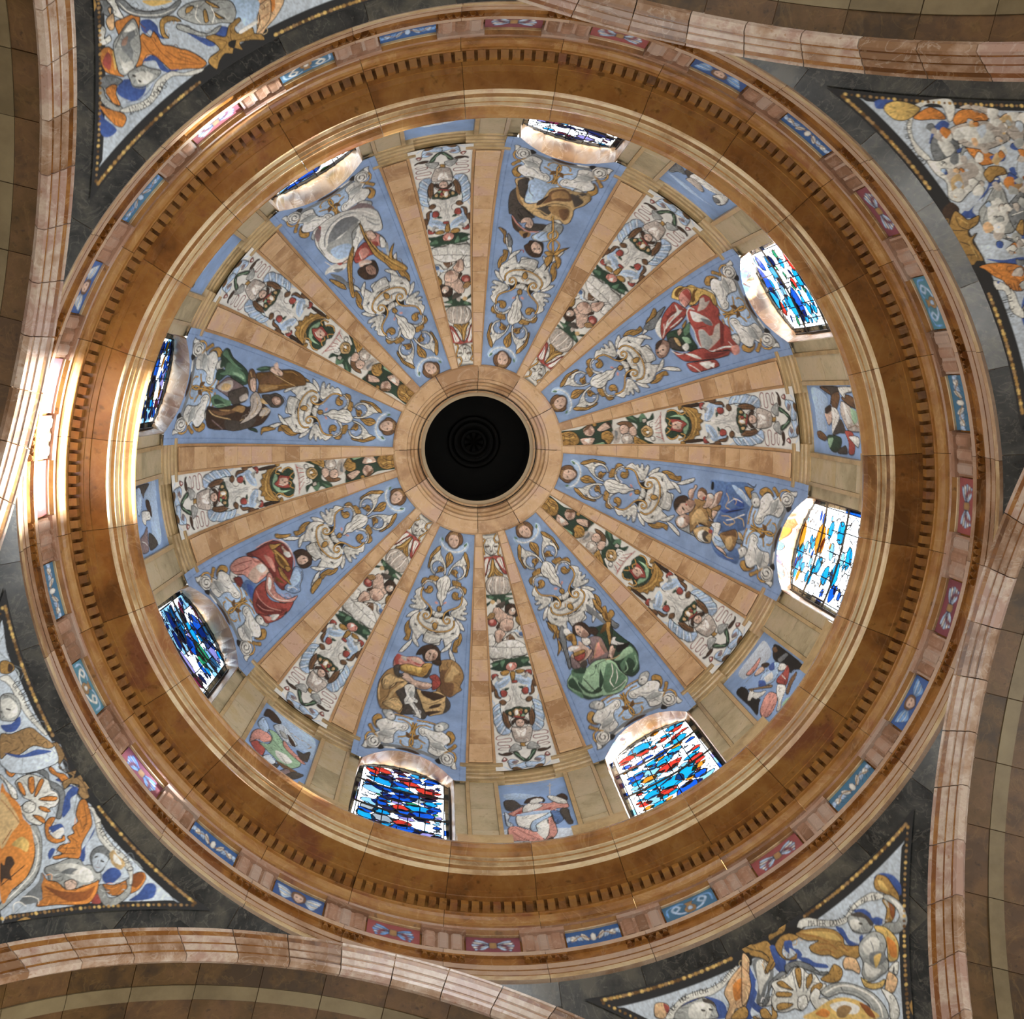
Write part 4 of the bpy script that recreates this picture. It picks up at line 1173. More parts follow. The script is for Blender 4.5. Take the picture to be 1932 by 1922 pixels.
ART['fig5'] = '''
fw -127,1378 42,40 52,5 47,-8 52,-27 52,-30 33,-56 1,-66 -8,-49 -28,-5 -45,26 -21,-22 -36,-19 -45,-48 -22,0 -56,10 -35,45 -6,82 3,64
gv 46,1402 50,8 37,-39 13,-45 -39,36
gG -100,1285 35,49 51,32 50,2 28,-68 -58,-19 -56,-7 -48,-13
gg -91,1275 50,-11 78,30 20,-17 -49,-58 -41,-61 -65,-10 -24,65 0,43
gc -112,1233 65,-14 27,-33 -37,-45 -51,17
sG3 -123,1268 30,64 50,44 61,11 52,-29
sW3 -87,1314 38,46 61,11 53,-30
sG3 94,1276 24,-46 22,-14
sG2 84,1324 33,-55 30,-29
sW2 44,1394 57,-53 42,-71
sk1.4 -103,1357 -35,-48 -6,-82
sG3 -118,1353 17,25 -34,-49
sk1.6 64,1300 0,-20 -49,-27 -24,-58 -19,-41
sG3 30,1240 -28,-35
gv -124,1386 32,30 2,-28 -23,-41 -22,-18
gr -91,1420 7,-16 -10,-17
fp 61,1215 32,-22 27,-36 13,-41 -4,-31 -32,9 -15,35 -22,14 -16,29
fr -12,1141 50,17 19,-22 25,-42 -11,-27 -41,8 -33,-4 -43,5 0,28
gp -5,1126 37,1 4,-38 -50,-10
sw1.2 -8,1120 -6,-41
gr 74,1143 25,-25 -14,-17 -17,28
fw 118,1150 15,-34 -7,-38 -26,6 5,31
gw -142,1152 33,-23 27,-33 -50,-4 -44,33 -27,9 21,18
gG -158,1127 44,-32 -32,1
sw2 -163,1195 19,-72
gr -124,1143 29,-17 14,-2 -34,-4
gf 58,1208 28,3 18,-43 -19,-15 -25,26
ff 63,1204 27,1 12,-45 -19,-12 -20,20
ff -104,1125 40,2 41,23 7,13 -19,-31 -40,-24
fN -63,1035 23,10 42,6 38,-16 -5,-56 -40,-26 -48,18 -16,41
fF -18,1029 31,-3 13,-33 -14,-25 -28,9 -10,23
gK 7,1009 4,-11 -3,-2
gN -17,1016 6,-15 -5,0
sk1 -4,1003 -2,-16
gf -32,1074 41,-11 16,-28 -36,7 -29,3
sw2 -33,1058 43,-21
fo 59,1284 5,-33 -6,-61 5,-40 14,-53 26,-57 79,-106 -10,-22 -66,31 -23,51 -30,67 -4,90 2,72
sK1.4 58,1172 16,-98 37,-86 56,-70
sy1.4 66,1139 25,-92 43,-78 43,-48
sK1 60,1143 16,-96 36,-91
fo -30,1165 15,2 -18,-37 -29,-41 -39,-61 -56,-93 -14,12 52,96 35,63
sK1.2 -73,1098 -36,-64 -57,-92
sy1 -85,1089 -39,-70
fo 116,1017 23,38 29,22 -28,-47 -11,-35
fo -203,1098 22,-28 18,-46 -5,-34 -19,27 -12,41
gG -180,1119 32,-51 6,-62 -17,-23 0,47 -18,46
gg 123,1088 17,7 -15,-58 -12,-10
'''
ART['fig4'] = '''
fE 141,1409 36,-13 3,-31 -28,-49 -18,-70 -23,-48 -50,-22 -15,48 30,90 -31,45 8,36 36,-2 7,-49
ge 154,1402 22,-18 -28,-50 -21,-53 -11,-44 3,50 20,62
ge 128,1342 -15,-88 -18,-45 -31,-14 15,62 0,78
gl 83,1348 11,-65 -2,-58 -17,-16 9,60
gE 143,1394 -30,-40 -17,32
ge 73,1374 20,-51 -5,-42 -15,51
fv 13,1376 27,-29 27,-37 -7,-52 -21,-72 -31,-20 -36,16 -13,58 22,35 27,88
gq 21,1359 22,-31 14,-52 -30,-13 -23,29 5,62
gT 37,1325 0,-48 -26,9 0,48
fQ -1,1281 27,-55 14,-49 -30,-23 -36,11 -21,74
gq -11,1204 25,-36 -24,-16 -19,38
ge -30,1390 15,-36 -13,-54 -8,-49 -26,2 -9,35 2,58 16,35
gE -34,1367 -7,-61 -17,-15 1,59
sl1.6 -63,1358 10,-56 -9,-40
fN -72,1406 -1,-81 18,-79 12,-51 -6,-62 35,-49 -21,-54 -27,-22 -63,37 -27,78 -16,83 5,54 -1,75 17,58
gn -83,1383 -2,-61 4,-65 24,-57 -2,-44 -25,64 -19,88
gt -79,1324 -2,-67 31,-55 -2,-44 -28,11 7,72
sT2.2 -83,1393 -21,-46 -9,-79 -4,-37
sN2 -110,1345 -14,-115 21,-116
sT2 -121,1178 32,-62 45,-23
sv2 -123,1362 -28,-63 -12,-21
gQ -119,1267 -1,-106 20,-80 -44,26 -24,99 12,55
fq -1,1138 32,-24 -23,-33 -47,-20 -47,23 -31,44 -17,48 44,-43 42,-8
sN1.6 -5,1119 -49,-4 -51,32
sT1.6 11,1107 -54,-22 -46,31
sN1.4 -14,1084 -59,11
gT 1,1080 16,-45 -17,-29 -20,27 2,33
fQ 17,1076 16,-45 14,-28 -7,-34 -27,-22 -37,22 -7,38 12,19
fF 13,1018 20,-19 -9,-30 -27,-7 -16,24 11,22
gf 20,1004 -1,-29 -19,-4 -8,18
gK 19,991 -1,-13 -4,0
gN 2,995 -1,-12 -4,0
sN1.4 42,962 -19,-21 -33,0
gq -37,1045 -10,-34 -32,18 -5,39
sT1.6 -46,1059 -3,-32 -47,23
fn 119,1192 12,-21 -28,-31 -65,-24 -6,32 35,31
sT1.4 115,1181 -66,-53
fO 116,1146 24,-60 20,-42 36,-85 -9,-68 -43,-27 -23,35 -55,94 -36,87 3,26 41,6
gt 68,1109 15,-62 -2,-50 -42,77
gn 111,1109 29,-74 0,-49 -45,16 -9,63 -16,36
so1.4 49,1094 31,-64 43,-114
so1.4 169,997 16,-42 -10,-37
gO 168,956 8,-61 -29,-18 -24,63
sT1.2 142,1053 -19,-89 -8,-51
sT1 44,1084 25,-42
ff 76,1169 19,-23 -31,-21 -34,-3 2,22
sN1 79,1157 -32,-17
ff 155,1085 26,-32 -15,-48 -23,-2 -3,32
sN1 156,1034 -14,-18
gE 135,1155 22,-26 14,-46 -17,-8 -20,44
ge 138,1147 20,-35 1,-26
gf 184,1067 20,-12 -25,-20 -8,14
fo -147,1042 10,-38 -9,-39 -14,37 -9,30 -15,11
fE -155,1122 5,-40 -20,-18
fo -124,945 4,-37 -38,-41 -2,-37 -12,50 26,40
'''
ART['fig3'] = '''
fp 146,1388 19,-54 -6,-73 -34,-52 -42,-36 -42,2 -10,36 -1,69 38,28 26,19 18,47
gf 73,1304 20,-45 4,-69 -42,-16 -19,5 10,49 -15,41 10,22
gW 94,1230 -5,-43 -31,-6 -2,39
sR1.6 146,1368 -7,-75 -10,-59
sR1.6 127,1383 -18,-68 0,-49
sp2 148,1268 -23,-59 -39,-29
fR 166,1247 -3,-61 6,-55 -6,-63 -43,-44 -76,-9 -52,33 -45,41 -19,44 6,33 57,10 36,0 33,-6 43,17 28,18 22,41
gr 155,1217 2,-63 -6,-64 -47,8 -44,28 -3,37 56,17
gp 124,1156 -36,-31 -53,9 -8,14 46,5
gr 31,1127 -62,-27 -23,-1 3,55 45,0
sp2.4 169,1065 -43,-44 -60,-10 -51,9 -44,33 -25,46
sW1.4 178,1052 -65,-41 -57,-3
sp2 169,1183 5,-55 -5,-63
ff 123,1046 -40,-19 -25,-3 20,22
gw 84,1051 -8,-29 -28,-1 5,22
fR 101,1395 -10,-45 -25,1 -12,33 30,15
gu 55,1372 11,-52 -41,-36 -31,50 -26,28 52,1
gU 52,1332 -30,-25 -33,44 32,-1
fr -6,1334 21,-41 4,-63 -14,-28 -36,52 -43,0 -48,-54 -19,-52 -20,51 3,63 36,46 37,70 44,-6
gR -28,1314 -33,-9 -47,-35 -40,-63 3,62 50,75 47,13
sp2.4 6,1302 -42,10 -53,-20 -51,-51
sp1.6 -47,1345 -35,-16 -35,-49
fp 39,1185 -15,-16 -48,19 -36,13 -56,-28 -19,-62 -7,47 41,62 53,29 38,-9
gW 21,1190 -28,3 -25,32 26,-4
sW1.6 21,1190 -50,42 -55,-9 -45,-57
sR1.2 3,1185 -46,20 -47,-16
fr -81,1373 -45,-59 -28,-58 -3,-40 -5,51 11,54 17,49 30,-3
gw -122,1308 -23,-39 -2,47 20,22
gp -104,1355 -26,-36 -5,29
fb -10,1032 -32,-23 -37,18 -24,37 -25,22 18,42 41,22 12,-30 -20,-30 35,-9
gc -21,1039 -39,-8 -28,31 0,46 6,34
sW1.4 -72,1133 -20,-31 -23,-9
sG1.4 -47,1013 -39,29 -23,37
fo 142,1103 -24,-21 -39,-20 -43,-8 -36,6 9,29 31,14 38,2 32,-10
gO 98,1085 -55,-18 -30,2 29,24
sy1.4 122,1089 -46,-17 -46,-14
fo 157,1103 -12,-27 -13,-42 -8,45 4,23
fo 20,1081 -15,-25 -18,8 4,20
fo 38,1113 -27,-8 -56,-4 -29,5 23,10 45,11
sK1 15,1112 -74,-8
gO 6,1155 -37,-18 -18,-4 33,30
fN 59,999 -4,-40 -29,-25 -48,-5 -32,28 11,44 37,11 43,-9
ff 19,1000 4,-31 -25,-19 -26,7 2,33 20,17
gK 6,975 -5,-14 -6,6
gN -12,973 -9,-7 -2,5
sR1.2 -1,993 -9,-5
fo 191,1047 -18,-32 -19,-47 -6,26 12,43 15,17
fo -159,1036 17,-43 -2,-44 -22,17 -12,49 -3,27
'''
ART['low'] = '''
gw~ -12,1119 18,3 12,51 17,45 23,38 -12,12 -39,-18 -11,-2
sg1.2~ -4,1130 14,58 17,51
sg1~ -12,1132 14,98
gc~ 9,1077 33,2 32,16 19,18 -7,26 -32,-3 -31,-22 -15,-24
sG1.2~ 13,1089 33,22 31,16
sG1~ 21,1101 32,22
sW1.4~ 16,1084 34,13 31,17
gc~ 83,1139 -16,8 -4,20 -16,9 24,17 21,-15
fn~ 106,1090 10,22 -1,25 -7,20 -16,-12 2,-19 10,-14
fn~ 89,1139 7,19 -3,27 -16,11 -11,-2 13,-12 3,-23
fn~ 78,1213 -17,-9 -15,12 5,17 16,0
sk1.2~ 47,1223 -18,-11 -5,-20 10,-15
fr~ 104,1065 -22,-7 -14,12 22,8 10,12
gg~ 83,1069 -22,15 -13,-2 4,9 22,11
sk1~ 80,1066 -13,20 -21,-2
fr~ 68,1157 -18,-8 -15,15 8,22 19,0
sk1.4~ 61,1145 -17,-2 -20,0
gE~ 43,1140 -21,0 8,11 15,5
sc2~ 108,1157 10,33 -17,34 6,7
sc2.4~ 123,1183 -12,27
fc~ 77,1223 25,15 12,27 -3,35 0,36 -9,31 -5,30 -18,22 -29,-4 -7,-18 13,-25 14,-39 2,-37 5,-35 -2,-21
sG1~ 80,1233 23,26
sG1~ 79,1254 31,25
sG1~ 78,1275 32,29
sG1~ 77,1296 32,33
sG1~ 75,1318 30,34
sG1~ 73,1336 28,42
sG1~ 67,1355 25,47
sG1~ 61,1371 20,44
sW1.4~ 78,1243 28,26
sW1.4~ 78,1285 31,31
sW1.4~ 74,1328 28,39
sW1.4~ 63,1365 23,45
fn~ 66,1272 -8,12 -11,16 -2,36 -5,31 11,13 13,-24 6,-38
sN1~ 61,1291 -6,73
sR2.2~ 48,1411 7,15 39,-1 13,15 -7,12 -48,-6 -8,14 10,10 43,-1 5,16 -9,9 -32,0 -3,18 32,-2 12,9 -7,7 -23,1
sw1~ 48,1410 10,15 31,0
sr1~ 107,1440 -7,12 -43,-5
fE~ -13,1260 20,-7 23,10 27,7 -9,22 -18,17 -36,7
fT~ 42,1279 -11,-2 -3,18 8,6 8,-12
ft~ 20,1268 -21,0 -1,18 14,5 12,-9
fl~ 30,1309 -12,-9 -9,13 7,10
fg~ 15,1507 17,-20 15,14 8,15 5,26 -23,0 -24,-8
sg1~ 28,1496 8,33
sg1~ 43,1502 7,33
fN~ 51,1552 18,-5 21,8 13,-10 -6,18 -26,9 -19,-6
fE~ 46,1549 -18,-1 -10,39 -16,24 -3,20 13,-3 16,-29 11,-26
sl1.2~ 38,1555 -16,31 -13,33
fr~ 93,1611 -10,-29 -11,22 11,13
gW~ 88,1604 -5,-16 -4,15
fc~ 72,1619 -13,-17 -21,9 -6,16 21,20 9,3
gv~ 56,1622 -22,-5 6,28 13,-3
fc~ 70,1634 -21,19 -36,-16 -18,4 4,42 36,11 25,-6
sW1.4~ 63,1655 -30,18 -32,-17
fO~ 58,1677 -16,-6 -18,21 7,14 22,-6
gN~ 47,1682 -11,6 6,10
sc2~ 89,1661 -16,24 -12,13
fo 10,1479 -11,11 -14,-5 11,14 -6,15 21,-6
fq 36,1375 -20,-4 -39,8 -23,14 2,31 13,45 6,15 24,2 27,-11 9,-30 4,-40
gW 22,1385 -22,20 -21,-11 10,45 24,2
sF1 18,1393 -15,23 -18,-12
sF1 4,1420 3,47
sF1 33,1446 -27,13 -30,-4
fw 36,1323 -22,-11 -19,12 -25,3 -9,26 11,28 25,1 34,-10 10,-28
fN 33,1338 -18,-17 -20,2 -24,13 -7,20 7,14 11,-14 36,-12 12,17 4,-8
ff 15,1337 -19,-7 -16,15 3,22 11,12 15,-3 8,-17
gk 8,1346 -6,1 1,5 6,-1
gk -8,1349 -6,2 0,4 7,-1
sk.8 -2,1351 2,11
sR.9 5,1368 -9,2
fT 19,1300 -4,-31 -12,-5 -16,14 -3,18 15,19 16,1
gW 14,1283 -12,-12 -3,22 12,12
fr 30,1309 -21,-3 -20,11 -15,0 6,9 30,-7
fr -5,1283 -13,-2 -1,17 9,4
'''
ART['shell_putto'] = '''
gg 145,362 -264,11 7,21 252,-9
sk1 124,378 -46,-2 -27,11 -76,1 -61,-1
fw 87,419 -46,-16 -85,4 -42,26 12,20 41,21 46,7 35,-7 52,-25
gg 85,439 -42,17 -20,17 47,-13
gN 84,435 -47,0 -9,7 44,2
gN -22,439 -49,1 10,8 35,-2
sk1.2 48,428 -29,14 12,17
sk1.2 -32,432 25,11 1,18
gN 31,459 -37,2 20,7
sk1.4 53,471 -34,8 -40,-6
sg1.4 29,411 -56,2 -29,13
to2.4 127,398 -56,11 32,20 -8,31 -3,18
to2.4 -93,387 47,17 -10,22 -49,-1 21,24 28,29 -31,11
fr 75,486 -61,-1 -48,-1 -45,9 -33,6 6,31 -13,39 26,10 26,-11 21,-28 26,-34 37,-12 41,24 31,50 32,10 -1,-62 -2,-26
gW 90,501 -37,-6 24,32 16,31 18,-1
gW -33,502 -48,-1 -4,37 -7,22 25,-18
sR1.2 100,496 2,72
sR1.2 -64,499 -20,55 -30,57
fo 19,499 -17,2 -7,30 -25,23 -34,22 14,8 43,-8 19,-6 18,9 51,3 -25,-23 -17,-30
sy1.6 12,515 16,35 25,20
sN1.1 3,521 -5,36 -36,19
sN1.1 43,570 -28,-8 -18,9
fq 94,600 -44,-22 -61,1 -67,12 -36,31 13,31 43,16 53,-3 62,-4 33,-18 11,-24
sW1.6 41,584 36,37 -13,32
sW1.6 -4,584 21,41 3,34
sW1.6 -58,591 5,40 20,32
sg1.2 20,582 25,41 -3,34
sg1.2 -30,585 12,42 12,36
sg1.2 -83,602 3,32 19,27
gE 110,660 -88,7 -125,2 0,11 57,-2 -63,19 45,5 -10,23 42,1 78,-29 61,24 -1,-16 -45,-19 33,-7
ge 84,668 -42,8 27,9
ge -44,684 -42,7 46,6
gT 61,688 -24,10 19,12 20,-9
gq 18,688 -24,8 8,15 24,-4
gQ 41,719 -36,-13 -43,-2 25,30
ff 51,729 -33,-3 -29,19 -33,26 -28,9 14,20 42,-11 41,13 26,-24 12,-28
fN -32,726 -36,-10 -45,15 -15,25 13,25 29,4 33,-19 28,-14
ff -55,745 -31,-7 -15,16 14,17 28,2 16,-13
gW -68,744 -24,0 1,14 21,2
gN -62,748 -11,0 0,5 11,-1
gN -84,749 -10,0 0,4 10,0
fo -94,784 -31,2 -11,22 15,31 19,-9 18,-26
sN1 -107,791 -11,36
fr 98,781 -32,-4 -23,18 10,18 33,1 15,-12
gp 87,784 -24,-1 6,16 19,-1
ft 112,775 -34,-26 -30,7 18,21 32,4
ff 16,797 -40,-12 -42,16 9,33 33,15 34,-7 22,-19
gF 0,826 -37,-1 -11,13 31,10
ff 61,843 -37,-8 -25,19 12,27 30,20 22,-13
gF 34,856 -18,13 24,26
gN 41,834 13,-12 -22,-21 -9,12
fw 116,863 -40,-10 -12,40 19,22 33,-5 -8,-19
gn -4,877 -31,-13 -21,26 8,7 40,-5
fw 26,888 -42,-35 -60,-11 -35,-16 7,21 -24,16 6,28 44,-6 20,-29 30,7
gu -85,861 -34,6 -1,20 34,-6
gc -21,862 -54,-14 -15,19 31,-13
fw 89,943 -34,-38 -49,-15 -67,9 -40,28 -19,36 0,33 61,23 69,7 58,-18 28,-31
fw 122,915 -34,2 -214,30 0,24 16,9 40,1 46,-5 22,12 37,-10 39,0 32,-8 11,-31
sg1.2 67,918 24,34 12,18
sg1.2 28,933 2,36
sg1.2 -21,927 4,54
sg1.2 -74,936 -3,43
sk1.8 120,975 -39,8 -46,-5 -31,11 -40,-8 -45,5 -47,-11
gE 109,1006 -34,-16 -46,-5 -45,2 -65,-1 -42,19 24,16 -19,24 49,-5 39,5 61,-2 32,3 48,-16 -33,-16
ge 51,998 -27,-4 21,35
ge -65,1002 -51,4 43,16
ge 96,1006 -38,-3 33,19
fp 22,1019 -21,-13 -32,5 -5,20 19,18 24,0 17,-12
gW 8,1015 -19,-1 10,21
sR1.2 -17,1015 -13,15 15,16
fo 57,1053 -26,-10 -23,9 15,17 24,0
fo -23,1053 -25,-4 -23,10 15,10 24,-1
fo 6,1059 -25,0 11,43 12,1
fr 4,1103 -24,1 -1,13 24,-1
'''
ART['crown_shield'] = '''
gE -78,369 0,56 7,42 -47,59 7,65 7,32 62,-6 80,5 77,-36 9,-96 -3,-129
gl 116,448 -9,64 -24,54 37,4 4,-59
fo -61,370 -11,22 -1,27 32,25 72,14 52,-4 38,-27 -23,-26 20,-27 -82,-8
sN1.4 -40,380 27,25 -19,27 60,13
sN1.4 39,376 -8,27 49,30
sy1.6 -6,383 24,25 -14,28
sN1.2 -65,392 138,-1
sN1.2 -59,418 165,-4
ff -64,483 -34,35 64,16 53,-19 -19,-26
gF -79,506 53,17 31,-18
gn -40,481 -53,21 3,21 34,-19
ff -41,546 -44,31 -1,28 43,6 23,-29 3,-27
gN -96,589 24,25 39,-1 -23,-11
ff 33,466 -5,38 17,26 73,-24 -7,-26 -39,-13
gW 49,481 -8,27 47,-7
fo -3,565 -14,28 35,24 39,-2 48,-23 -32,-15 -23,-15
sN1.2 19,569 -15,28 33,14
sN1.2 52,578 23,20
fo -104,530 4,16 25,0 1,-14
gq -3,613 -30,36 57,6 64,-14 8,-27 -48,7
gG -10,625 22,15 66,-15
fn -64,641 -10,29 18,37 65,21 33,-2 -11,-22 -55,-12 -16,-32
ff -41,655 -4,23 31,16 33,-11 11,-20 -30,-14
gk -21,664 2,5 7,0 -1,-6
ff -14,697 -13,23 44,10 29,-10 -7,-22 -27,-6
fq 61,653 -39,19 13,26 40,12 34,-15 4,-27
gW 53,667 -7,20 35,-7
fo 49,714 15,22 30,37 24,14 1,-70
sN1.2 67,724 35,27 12,27
sN1.2 92,723 22,22
gE -115,686 0,28 35,29 -30,28 49,21 -36,28 42,0 16,-37 64,5 45,-25 33,44 11,-12 -63,-64 -84,1 -34,-35
ge -109,691 13,26 39,18
ge -94,757 -7,18 30,7 25,-32
fT 4,751 -25,25 24,26 39,2 21,-24 -18,-24
fo 13,756 -14,20 33,12 14,-18
sN1.2 13,758 15,25 6,19
gW 23,772 -2,17 19,-7
fq -63,764 -4,17 20,1 9,-16
fw -29,794 -12,18 30,0 6,-15
fw 60,792 -3,17 23,4 7,-14
gw -34,811 -17,31 -33,20 86,-9 94,5 -23,-39 -46,-8
sr2.4 -95,861 53,-11 43,-3 52,2 43,9
sr1.4 -71,854 46,-32
sr1.4 -35,850 33,-28
sr1.4 1,847 12,-29
sr1.4 38,847 -3,-31
sr1.4 75,851 -17,-31
fE -86,890 -3,22 21,34 2,37 39,16 40,1 32,-9 32,-24 -22,-36 20,-37 -12,-21 -41,-6 -28,15 -31,-8
gl -55,901 -6,44 18,28 42,16 58,-21 -27,-10 -69,-4 -13,-35
to2.6 -86,890 -6,23 12,23 19,9
to2.6 63,876 16,17 -7,25 -17,13
to2.4 -108,954 24,20 21,3 4,-20 -16,-10
to2.4 83,930 -6,25 -20,10 -8,-21
fr -40,899 4,30 11,29 23,22 18,-21 26,-14 -9,-30 -9,-24 -31,15
gf -14,907 -8,20 10,23 34,-4 2,-18 -9,-21
sW1.4 -21,933 13,23
gk -9,919 1,6 5,-1 -1,-6
gk 8,929 0,6 6,0 -1,-6
sR1.2 -4,900 3,30
to2.2 -50,882 17,16 20,-9 13,11
to2.2 45,871 -21,20 -16,-10
fo -105,972 12,29 17,42 23,5 5,16 21,-10 17,13 14,-18 25,4 12,-14 19,1 6,-22 19,-14 16,-38 -4,-19 -39,40 -45,17 -53,-6
sN1.1 -85,987 41,31 58,-2 44,-17 33,-27
sN1.1 -82,1005 53,33 51,-4 37,-22
sy1.4 -80,999 44,30 51,-3 44,-20
fN -111,973 5,44 1,42 17,-7 -3,-38 -9,-37
fN 97,954 -12,37 -3,58 10,5 9,-63
fo -123,950 -4,14 16,9 25,-11 -2,-12
fo 97,941 -6,13 13,12 10,-7 -3,-18
sk1.2 -14,1065 9,31 -5,14
'''
ART['drum2'] = '''
gc 156,316 -70,-12 -83,57 -38,72 84,-22 85,-10
gh 194,988 -39,-154 -309,113 17,167 44,61 186,-62
fQ 156,424 -22,-23 -33,21 -25,72 -21,7 36,41 35,42 24,-30 7,-65
fp 145,618 -27,-32 -53,-62 -53,-33 -41,18 -40,21 -44,-13 -44,68 1,63 53,-22 44,26 81,-25 58,18 34,16
fw 61,525 -32,-41 -37,15 -26,51 54,53 50,8
gr 103,614 -31,-42 12,60 29,17
gr -24,622 -53,-36 16,42
fN 55,475 -18,-60 -40,-17 -37,18 -11,52 9,34 17,-60 37,-17 25,56
fw 29,484 -12,-48 -31,-13 -28,27 7,36 39,14
fw -70,412 -41,31 -43,88 -3,54 39,-26 36,-74
fN -115,439 -32,-19 -17,52 2,65 14,-36
sq2 -97,220 15,185
sq2 -79,251 -35,8
fh 160,591 -22,66 12,71 -22,51 10,34 22,-39
fw 106,663 -43,-25 -82,6 -38,32 -10,78 -4,190 25,66 42,37 7,-114 50,-76 52,-61
gc 105,639 -84,-24 -82,13 -1,38 86,-2 62,4
fp 155,834 -33,-30 -60,62 -51,64 -16,96 18,36 51,-39 53,-13 38,-17
sR1.6 122,816 -42,91 -70,113
sR1.6 141,871 -41,99 -37,43
fp -46,719 -21,35 -8,192 36,94 35,7 -31,-98
gw 29,854 -44,-53 -29,37 18,129 26,34
fc 49,847 -18,-88 -44,-43 -53,-48 5,59 43,39 37,57 -2,82 23,-9
fu -68,644 -32,18 -18,73 2,71 32,41 13,-43 1,-85
fQ -118,648 -32,9 -3,100 -4,123 20,-2 13,-79 11,-92
fN 95,1026 -29,30 -52,17 -17,38 38,-3 47,-46
fN -16,1041 -30,-31 -3,57 -31,37 35,4
'''
ART['drum3'] = '''
gc 109,163 -137,-50 -128,87 -17,319 47,-62 96,39 91,-179
fN 153,241 -28,-38 -36,13 -38,61 37,73 36,-12 27,36
fp 162,721 -21,-114 -57,-43 -30,53 33,106 37,27 25,117
fr 145,859 -25,-88 -49,-12 -6,144 40,4
fl 94,509 -37,-38 -49,45 -60,56 -52,16 -23,100 33,114 62,36 53,-29 55,-23 33,-12 -48,-80 0,-121
gw 17,714 -54,-39 -45,39 27,80 51,-10
sE1.6 57,595 -59,50 -52,10
sE1.6 54,736 -59,-10 -61,75
fh 80,397 -27,-98 -43,-1 -54,77 -29,63 31,65 53,-10 44,-43
fg 41,403 -34,-15 -19,54 23,19
gN -1,371 -48,40 -20,67 31,1
fp 0,499 -48,50 -45,31 -54,43 15,28 63,-26 57,-46
so2 -14,311 -44,18 -49,-20 -38,20 13,56
fQ -83,510 -38,-14 -29,-84 -2,173 37,11
fc 161,531 -14,-134 -47,78 -5,85 38,29
fh 62,923 -24,-93 -45,32 23,99
fQ 16,961 -41,-108 5,90
fn -4,841 -54,-25 -65,-12 5,35 61,33
fv -41,955 -31,-111 -34,43 34,88
fQ -71,965 -37,-134 -51,-37 24,95 36,76
'''
ART['drum1'] = '''
gh 73,213 -150,-8 -63,37 23,198 47,22 72,-62 77,-40
fK -157,410 -10,201 8,345 37,-97 23,-27 -14,-135 16,-128 -13,-85
gG -109,583 -45,42 -3,46 50,-29
fn -133,419 -20,28 10,64 20,-27
fK 159,418 -38,-19 -13,104 15,104 -27,128 19,26 43,92 -3,-155
fp 55,326 -54,10 -56,-1 9,36 48,29 41,-14
fN -37,423 -20,41 -6,57 20,-9 12,-60
ff 25,431 -36,-3 -22,33 8,51 28,-19 23,-31
fc 6,531 -40,15 -53,18 -13,82 37,55 52,14 37,-49 27,-74
gU -52,532 -33,23 25,71 19,-39
gU 34,544 -19,67 11,55 27,-59
gw 5,584 -45,33 16,67 35,-27
fw -100,646 -15,60 7,68 31,-52 6,-54
fr -86,755 -30,-12 9,59 41,63 27,23 20,-112 -16,-37
sw1.4 -61,758 2,84
sR1.4 -37,761 -12,104
fp 148,909 -16,-74 -56,-67 -39,10 -13,101 39,71 52,30 28,-31
sR1.6 129,911 -72,-55
sR1.6 129,964 -66,-41
fw 21,860 -33,-66 -22,78 11,51 53,49 33,57 17,-23 -34,-59
fw 143,604 -45,-68 -8,69 -19,64 -25,49 25,8 39,-36 8,-53 17,5
ft 100,512 -47,110 -46,109 8,18 43,-114 40,-99
fn -13,946 -59,-57 -44,8 9,30 51,23 39,37
gl 44,1008 -33,-4 -27,36 5,36 51,-3
gc 52,1077 -46,26 23,18 33,-34
sG2 23,424 41,-12 31,-8
'''
ART['drum0'] = '''
gc -155,224 -1,124 47,128 55,-31 41,-71 70,28 5,-164 -112,-10
fQ -166,382 -1,284 19,36 38,-111 32,-81 -47,27
fn -164,394 8,113 31,43 -15,-80
fn -125,563 -16,110 31,5 54,-79 -7,-72
fw -62,514 6,85 37,33 51,-69 45,-76 -77,12
sn1.4 -56,562 39,7 47,-56
ff -29,394 -32,55 18,56 50,-9 21,-59 -26,-30
fN -53,406 -21,102 23,1 21,-88
fn -111,702 -15,105 21,102 43,23 -6,-88 -21,-82
fw -163,688 -4,75 4,159 22,-37 7,-97 23,-37 -26,-57
fq -95,694 21,107 35,98 42,51 36,-1 10,-81 -4,-115 -35,-59 -52,-40
gw -88,714 29,56 58,45 9,-73
gl -60,817 13,85 36,8 24,-77
sn1.6 -59,746 51,72 41,77
sn1.6 38,732 -18,122 8,87
fQ 77,487 -48,77 -33,86 58,53 7,-99
fE 88,394 -11,93 10,136 38,-7 34,-79 -10,-101
gl 100,404 -8,92 41,-45 9,-27
fn 71,222 -7,71 28,100 18,-44 -12,-106
fr 51,692 0,106 35,38 67,-21 4,-82 -52,6
fw 75,746 -7,94 12,65 41,-30 -26,-87
fQ 142,589 -20,100 36,20 4,-147
'''
ART['drum4'] = '''
gc 114,495 19,-58 31,-95 5,-107 -93,1 -184,33 -47,86 60,96 78,-15
fQ 165,655 4,-146 -6,-133 -23,59 -19,57 -21,25 34,36
fc 159,625 -9,-61 -54,-12 -50,42 -21,61 58,15
fN 85,475 -6,-65 -46,-26 -38,9 19,38 36,46
fw 35,485 -13,-59 -35,7 1,84 -20,32 24,47 45,-13
fv -87,709 19,-98 25,-87 -62,39 -51,35 5,125
sw1.4 -98,686 -16,-65 -19,-30
fQ -79,521 -18,-85 -50,-53 -9,182
'''
